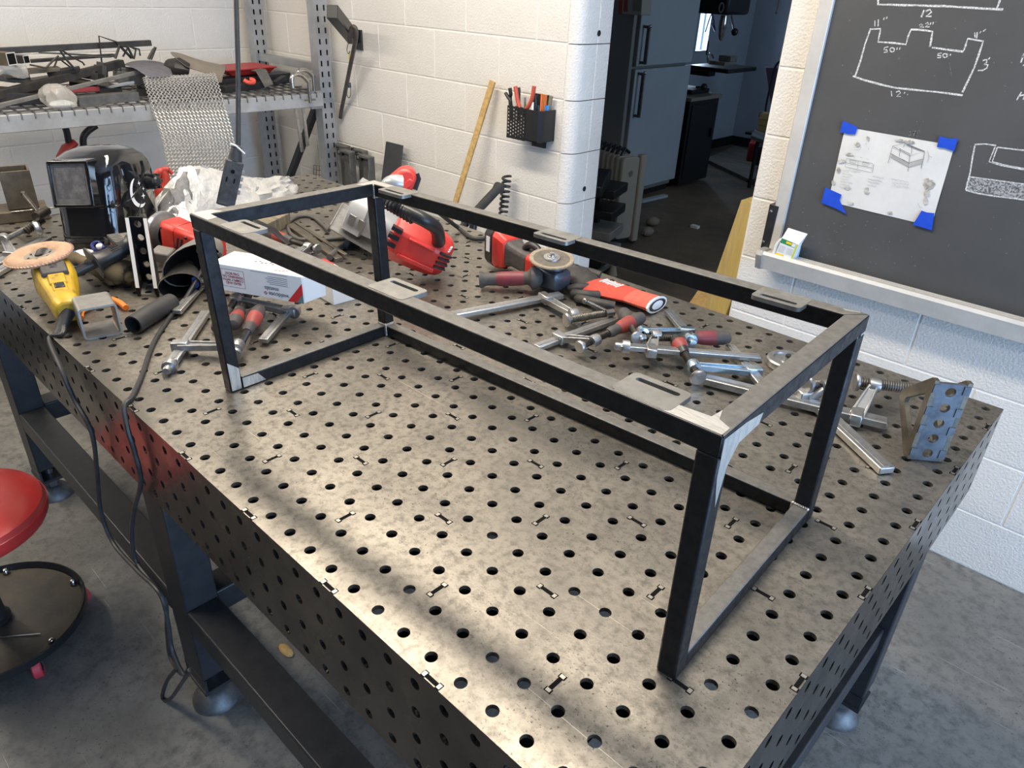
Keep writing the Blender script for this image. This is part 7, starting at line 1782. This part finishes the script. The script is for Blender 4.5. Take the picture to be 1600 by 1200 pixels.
mt = mat('bright_pane', (0.7, 0.85, 0.9)); n_ = mt.node_tree.nodes['Principled BSDF']; n_.inputs['Emission Color'].default_value = (0.72, 0.92, 1.0, 1); n_.inputs['Emission Strength'].default_value = 0.9
w_ = thing('window_1', 'narrow bright window behind the drill press in the back room', 'window', (-4.05, 7.02, 0.12)); w_['kind'] = 'structure'
b = MB(); b.box2((-4.10, 6.90, 0.12), (-4.08, 7.15, 0.62)); b.build('window_pane', 'bright_pane', w_)
b = MB()
for a, c in (((-4.08, 6.90, 0.12), (-4.0, 6.915, 0.62)), ((-4.08, 7.135, 0.12), (-4.0, 7.15, 0.62)), ((-4.08, 6.915, 0.12), (-3.99, 7.135, 0.135)), ((-4.08, 6.915, 0.605), (-4.0, 7.135, 0.62))): b.box2(a, c)
b.build('window_frame', 'back_wall_paint', w_)
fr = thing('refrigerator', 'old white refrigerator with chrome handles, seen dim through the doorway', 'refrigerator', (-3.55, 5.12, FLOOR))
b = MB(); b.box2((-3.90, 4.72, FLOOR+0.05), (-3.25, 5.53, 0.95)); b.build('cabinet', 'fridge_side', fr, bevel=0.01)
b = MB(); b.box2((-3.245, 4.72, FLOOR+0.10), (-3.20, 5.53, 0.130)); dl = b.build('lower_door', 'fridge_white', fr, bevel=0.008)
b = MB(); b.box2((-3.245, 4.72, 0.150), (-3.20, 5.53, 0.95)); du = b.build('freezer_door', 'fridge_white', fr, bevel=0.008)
for dr_, z0_, z1_ in ((du, 0.17, 0.44), (dl, -0.22, 0.11)):
    b = MB(); b.bar((-3.155, 4.765, z0_), (-3.155, 4.765, z1_), 0.030, 0.016); b.bar((-3.205, 4.765, z0_+0.01), (-3.15, 4.765, z0_+0.01), 0.02, 0.02); b.bar((-3.205, 4.765, z1_-0.01), (-3.15, 4.765, z1_-0.01), 0.02, 0.02); b.build('handle', 'dull_grey', dr_, bevel=0.004)
    b = MB(); z_ = z1_ if dr_ == dl else z1_-0.005; b.ball((-3.145, 4.765, z_), 0.014, 10, 8); b.build('hinge_cap', 'chrome', dr_)
b = MB(); b.box2((-3.86, 4.74, FLOOR), (-3.27, 5.51, FLOOR+0.05)); b.build('plinth', 'machine_black', fr)
b = MB(); b.bar((-3.13, 4.90, FLOOR+0.012), (-3.10, 5.25, FLOOR+0.012), 0.05, 0.02); tag(b.build('white_strip', 'fridge_white'), 'pale strip of trim on the floor in front of the refrigerator', 'strip')
# oil radiator
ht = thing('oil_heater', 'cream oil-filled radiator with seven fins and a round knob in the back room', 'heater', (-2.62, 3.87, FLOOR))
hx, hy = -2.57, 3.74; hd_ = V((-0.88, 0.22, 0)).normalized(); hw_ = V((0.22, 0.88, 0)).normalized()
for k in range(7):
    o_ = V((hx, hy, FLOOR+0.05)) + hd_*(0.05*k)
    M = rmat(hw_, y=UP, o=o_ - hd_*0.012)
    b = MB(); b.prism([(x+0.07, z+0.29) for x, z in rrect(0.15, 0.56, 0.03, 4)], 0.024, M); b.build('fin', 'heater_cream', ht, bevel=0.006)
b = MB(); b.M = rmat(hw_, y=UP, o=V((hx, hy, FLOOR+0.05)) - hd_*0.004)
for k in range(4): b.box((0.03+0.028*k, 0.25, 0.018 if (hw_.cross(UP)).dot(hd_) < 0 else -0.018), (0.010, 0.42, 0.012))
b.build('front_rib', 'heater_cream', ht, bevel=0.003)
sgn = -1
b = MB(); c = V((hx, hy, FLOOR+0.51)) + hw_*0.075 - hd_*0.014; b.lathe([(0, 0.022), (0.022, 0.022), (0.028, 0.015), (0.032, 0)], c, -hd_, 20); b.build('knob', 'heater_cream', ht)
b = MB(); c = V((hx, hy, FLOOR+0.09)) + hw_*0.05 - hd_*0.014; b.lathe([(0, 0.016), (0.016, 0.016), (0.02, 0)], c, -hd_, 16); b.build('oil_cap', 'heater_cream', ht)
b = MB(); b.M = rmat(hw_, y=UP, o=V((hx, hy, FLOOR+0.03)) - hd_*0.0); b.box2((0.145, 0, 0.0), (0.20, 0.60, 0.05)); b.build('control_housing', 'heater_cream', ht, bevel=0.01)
b = MB()
for k in range(6): b.tube([V((hx, hy, FLOOR+0.62)) + hd_*(0.03+0.05*k) + hw_*0.03, V((hx, hy, FLOOR+0.66)) + hd_*(0.045+0.05*k) + hw_*0.07, V((hx, hy, FLOOR+0.63)) + hd_*(0.055+0.05*k) + hw_*0.12], 0.012, 8)
b.build('wrapped_cord', 'machine_black', ht)
for k in (0, 5):
    b = MB(); c = V((hx, hy, FLOOR+0.03)) + hd_*(0.05*k) + hw_*0.07; b.bar(c - hw_*0.12, c + hw_*0.12, 0.02, 0.03); b.cyl(c - hw_*0.12 - UP*0.002 - hd_*0.01, c - hw_*0.12 - UP*0.002 + hd_*0.01, 0.027, n=12); b.cyl(c + hw_*0.12 - UP*0.002 - hd_*0.01, c + hw_*0.12 - UP*0.002 + hd_*0.01, 0.027, n=12); b.build('wheel_leg', 'machine_black', ht)
# dark clutter between jamb and heater
t = thing('storage_rack', 'dark stacked trays half hidden behind the bullnose wall end', 'rack', (-2.45, 3.25, FLOOR))
for i in range(4):
    b = MB(); q = P(925, 318 + i*22, FLOOR+0.5-0.14*i); b.box((-2.37, 3.30, FLOOR+0.52-0.13*i), (0.24, 0.26, 0.055), (0, 0, 0.3)); b.build('tray', ('machine_black', 'machine_black', 'fridge_side', 'fridge_side')[i], t, bevel=0.006)
b = MB(); b.box((-2.42, 3.34, FLOOR+0.30), (0.03, 0.03, 0.60)); b.box((-2.37, 3.25, FLOOR+0.06), (0.22, 0.24, 0.12), (0, 0, 0.3)); b.build('stand', 'machine_black', t)
b = MB(); b.bar(P(944, 272, FLOOR+0.62), P(928, 300, FLOOR+0.60), 0.09, 0.07); tag(b.build('black_grip', 'machine_black', bevel=0.01), 'black padded handle in front of the oil heater', 'handle')
b = MB(); b.bar(P(930, 428, FLOOR+0.1), P(952, 414, FLOOR+0.1), 0.02, 0.02); tag(b.build('chrome_rod', 'bolt_zinc'), 'thin bright rod beside the wall end under the back top rail', 'rod')
b = MB(); b.lathe([(0, 0.10), (0.008, 0.10), (0.03, 0), (0, 0)], P(957, 430, FLOOR+0.0), (0, 0, 1), 12); tag(b.build('paint_cone', 'heater_cream'), 'small pale cone on the back room floor behind the glove', 'cone')
for i, (u, v) in enumerate(((1020, 346), (1012, 362))):
    b = MB(); b.ball(P(u, v, FLOOR+0.03), (0.05-0.01*i, 0.06, 0.035), 10, 7); tag(b.build('cloth_wad', 'leather_tan'), 'brown cloth wad on the floor right of the heater, %s one' % ('larger', 'smaller')[i], 'cloth', 'cloth wads by the heater')
# cabinet with drill press
t = thing('machine_cabinet', 'black steel cabinet with a tan worktop under the drill press', 'cabinet', (-3.45, 6.0, FLOOR))
b = MB(); b.box2((-3.75, 5.60, FLOOR+0.03), (-3.20, 6.10, -0.165)); b.build('carcass', 'machine_black', t)
b = MB(); b.box2((-3.77, 5.58, -0.165), (-3.18, 6.12, -0.135)); b.build('worktop', 'leather_tan', t, bevel=0.003)
b = MB(); b.box2((-3.198, 5.64, FLOOR+0.08), (-3.19, 6.06, -0.20)); d_ = b.build('door', 'machine_black', t)
b = MB(); b.box2((-3.19, 6.00, -0.50), (-3.165, 6.015, -0.42)); b.build('handle', 'machine_black', d_)
dp = thing('drill_press', 'black bench drill press with a chrome chuck and feed handles', 'drill press', (-3.5, 6.0, -0.135))
b = MB(); b.box2((-3.66, 5.78, -0.133), (-3.30, 6.08, -0.095)); b.build('base', 'machine_black', dp, bevel=0.006)
b = MB(); b.cyl((-3.60, 5.95, -0.095), (-3.60, 5.95, 0.60), 0.05, n=20); b.build('column', 'machine_black', dp)
c_ = PX(1130, 103, -3.30)
b = MB(); b.box2((c_.x-0.22, c_.y-0.26, c_.z-0.035), (c_.x+0.20, c_.y+0.27, c_.z)); b.box2((c_.x-0.30, c_.y-0.06, c_.z-0.10), (c_.x-0.1, c_.y+0.06, c_.z-0.035)); b.build('table_plate', 'machine_black', dp, bevel=0.005)
b = MB(); h_ = PX(1130, 10, -3.30); b.box2((h_.x-0.40, h_.y-0.20, h_.z-0.06), (h_.x+0.16, h_.y+0.20, h_.z+0.30)); b.build('head', 'machine_black', dp, bevel=0.03)
b = MB(); k_ = PX(1132, 24, -3.25); b.lathe([(0.03, 0), (0.036, -0.05), (0.036, -0.10), (0.028, -0.13), (0.03, -0.15), (0.012, -0.20), (0, -0.20)], k_, (0, 0, 1), 18); b.build('chuck', 'chrome', dp)
b = MB(); e0, e1 = PX(1143, 25, -3.15), PX(1148, 50, -3.05); b.cyl(e0, e1, 0.010, n=10); b.build('feed_handle', 'zinc_bar', dp); b = MB(); b.ball(e1, 0.03, 12, 8); b.build('handle_ball', 'machine_black', dp)
b = MB(); e0 = PX(1127, 12, -3.1); b.tube([e0 + V((0, math.cos(a)*0.035, math.sin(a)*0.035)) for a in [2*PI*i/14 for i in range(15)]], 0.006, 6); b.build('depth_ring', 'dull_grey', dp)
b = MB(); b.ball(PX(1100, 136, -3.2), 0.03, 10, 8); b.bar(PX(1088, 136, -3.3), PX(1100, 136, -3.2), 0.015, 0.015); b.build('crank_knob', 'machine_black', dp)
vz = thing('machine_vise', 'pale cast drill-press vise standing on the drill press table', 'vise', PX(1133, 103, -3.2))
vp = PX(1135, 101, -3.15)
b = MB(); b.box2((vp.x-0.10, vp.y-0.14, vp.z), (vp.x+0.06, vp.y+0.07, vp.z+0.03)); b.box2((vp.x-0.06, vp.y-0.05, vp.z+0.03), (vp.x+0.06, vp.y+0.07, vp.z+0.075)); b.build('body', 'leather_grey', vz, bevel=0.005)
b = MB(); q = [PX(u, v, -3.12) for u, v in ((1107, 98), (1106, 88), (1111, 84), (1115, 90))]; b.tube(spline(q, 4), 0.010, 8); b.build('handle', 'bolt_zinc', vz)
b = MB(); q = [PX(u, v, -3.12) for u, v in ((1104, 86), (1107, 64))]; b.tube(q, 0.008, 8); b.build('lever', 'machine_black', vz)
b = MB(); b.tube(spline([PX(1102, 50, -3.6), PX(1112, 22, -3.6), PX(1116, 40, -3.6), PX(1117, 48, -3.6), PX(1112, 36, -3.6)], 5), 0.006, 6); tag(b.build('air_hose', 'plastic_navy'), 'dark blue cord looped on the wall beside the drill press', 'cord')
# far corner: purple board, wood blocks, roller stand, red tool box, floor board
mat('board_purple', (0.13, 0.095, 0.14), rough=0.7)
q = [PY(u, v, 6.9) for u, v in ((1194, 104), (1250, 106), (1250, 176), (1206, 176))]; b = MB(); b.loft([q, [p + V((0, .03, 0)) for p in q]])
t = thing('chair_back', 'purple padded chair back seen past the right doorway edge', 'chair', (q[2].x, 6.92, FLOOR)); b.build('backrest', 'board_purple', t, bevel=0.012)
b = MB()
for p in (q[2], q[3]): b.cyl((p.x, 6.92, FLOOR), (p.x, 6.92, p.z+0.02), 0.015, n=10)
b.build('frame_legs', 'machine_black', t); b = MB(); b.box2((q[3].x, 6.62, q[2].z-0.06), (q[2].x, 6.93, q[2].z)); b.build('seat', 'board_purple', t, bevel=0.012)
rs = PY(1202, 216, 6.3)
for i, (u, v) in enumerate(((1202, 201), (1202, 191.5), (1204, 182))):
    p = PY(u, v, 6.3); b = MB(); b.box(p, (0.16, 0.12, 0.052), (0, 0, -0.12+0.12*i)); tag(b.build('wood_offcut', 'wood_pale', bevel=0.004), '%s of three wood blocks stacked on the roller stand' % ('lowest', 'middle', 'topmost')[i], 'block', 'stacked wood blocks')
t = thing('roller_stand', 'pale blue steel pipe roller on a stand carrying wood blocks', 'stand', (rs.x, 6.3, FLOOR))
a, c = PY(1178, 210, 6.2), PY(1218, 225, 6.2); b = MB(); b.cyl(a, c + (c-a)*0.3, 0.05, n=18); b.build('roller', 'bolt_zinc', t)
b = MB()
for k in (0.2, 1.1): p = a.lerp(c, k); b.cyl((p.x, p.y, FLOOR), (p.x, p.y, p.z-0.04), 0.018, n=8)
b.build('stand_legs', 'machine_black', t)
for k_, (zq) in enumerate((0,)):
    p = PY(1202, 207.5, 6.3); b = MB(); b.box((p.x, 6.3, p.z-0.018), (0.36, 0.22, 0.02)); tag(b.build('support_plate', 'machine_black'), 'dark plate between the roller and the lowest wood block', 'plate')
p = P(1178, 252, FLOOR+0.02); t = thing('tool_case', 'red and black machine on the floor board in the back room', 'machine', (p.x, p.y, FLOOR))
b = MB(); b.box((p.x, p.y, FLOOR+0.13), (0.16, 0.22, 0.20), (0, 0, 0.4)); b.build('red_end', 'tray_red', t, bevel=0.02); b = MB(); b.box((p.x+0.22, p.y-0.09, FLOOR+0.13), (0.30, 0.24, 0.20), (0, 0, 0.4)); b.build('body', 'machine_black', t, bevel=0.02)
mat('old_board', (0.20, 0.185, 0.16), (0.12, 0.11, 0.095), rough=0.8, scale=5, detail=8, stretch=(1, 5, 1))
q = [P(u, v, FLOOR+0.035) for u, v in ((1102, 248), (1148, 228), (1260, 265), (1235, 310))]; b = MB(); b.loft([[p - V((0, 0, .034)) for p in q], q]); tag(b.build('floor_board', 'old_board'), 'dusty sheet of old board lying on the back room floor', 'board')
b = MB(); b.tube(spline([P(1183, 262, FLOOR+0.045), P(1186, 272, FLOOR+0.045), P(1180, 280, FLOOR+0.045), P(1168, 283, FLOOR+0.045)], 5), 0.008, 6); tag(b.build('power_lead', 'machine_black'), 'black lead of the red and black machine on the old board', 'cord')
b = MB(); b.tube(spline([PY(1196, 175, 6.6), PY(1198, 160, 6.6), PY(1206, 125, 6.6), PY(1212, 103, 6.6), PY(1222, 95, 6.6), PY(1240, 94, 6.6)], 5), 0.010, 8); tag(b.build('bent_pipe', 'machine_black'), 'thin dark bent pipe rising in front of the purple chair back', 'pipe')
b = MB(); b.tube([PY(1218, -10, 5.0), PY(1216, 8, 5.0), PY(1213, 19, 5.0)], 0.004, 6); b.ball(PY(1213, 20, 5.0), 0.009, 8, 6); tag(b.build('pull_chain', 'leather_grey'), 'light pull chain hanging in the back room', 'chain')
p = PX(985, 10, -3.3); b = MB()
t = thing('first_aid_box', 'cream box with a red panel mounted at the top left of the back room doorway', 'box', PY(985, 22, 4.55))
q = [PY(u, v, 4.5) for u, v in ((971, 22), (1002, 24), (1005, -20), (973, -20))]; b = MB(); b.loft([q, [p + V((0, .12, 0)) for p in q]]); bx9 = b.build('box_body', 'heater_cream', t, bevel=0.006)
q = [PY(u, v, 4.496) for u, v in ((974, 18), (980, 18.4), (981, -18), (976, -18))]; b = MB(); b.add(q, [(0, 1, 2, 3)]); b.build('red_panel', 'tray_red', bx9, smooth=0)
q = [PY(u, v, 4.496) for u, v in ((988, 17), (1000, 18), (1002, -18), (990, -18))]; b = MB(); b.add(q, [(0, 1, 2, 3)]); b.build('print_panel', 'leather_tan', bx9, smooth=0)
q = [PY(u, v, 4.5) for u, v in ((966, 22), (971, 22), (973, -20), (968, -20))]; b = MB(); b.loft([q, [p + V((0, .12, 0)) for p in q]]); b.build('side', 'tray_red', t)
b = MB(); b.box2((q[0].x-0.25, 4.62, FLOOR), (q[0].x+0.06, 4.66, 0.75)); tag(b.build('partition_board', 'fridge_side'), 'dark partition board carrying the cream box beside the refrigerator', 'board')
b = MB(); p = P(1086, 354, FLOOR+0.01); b.box(p, (0.06, 0.04, 0.02)); tag(b.build('paper_bit', 'paper_white'), 'small pale scrap on the back room floor', 'scrap')

# ---------------------------------------------------------------- put the shop floor at height zero
for o in list(SC.objects):
    if o.parent is None: o.location.z -= FLOOR
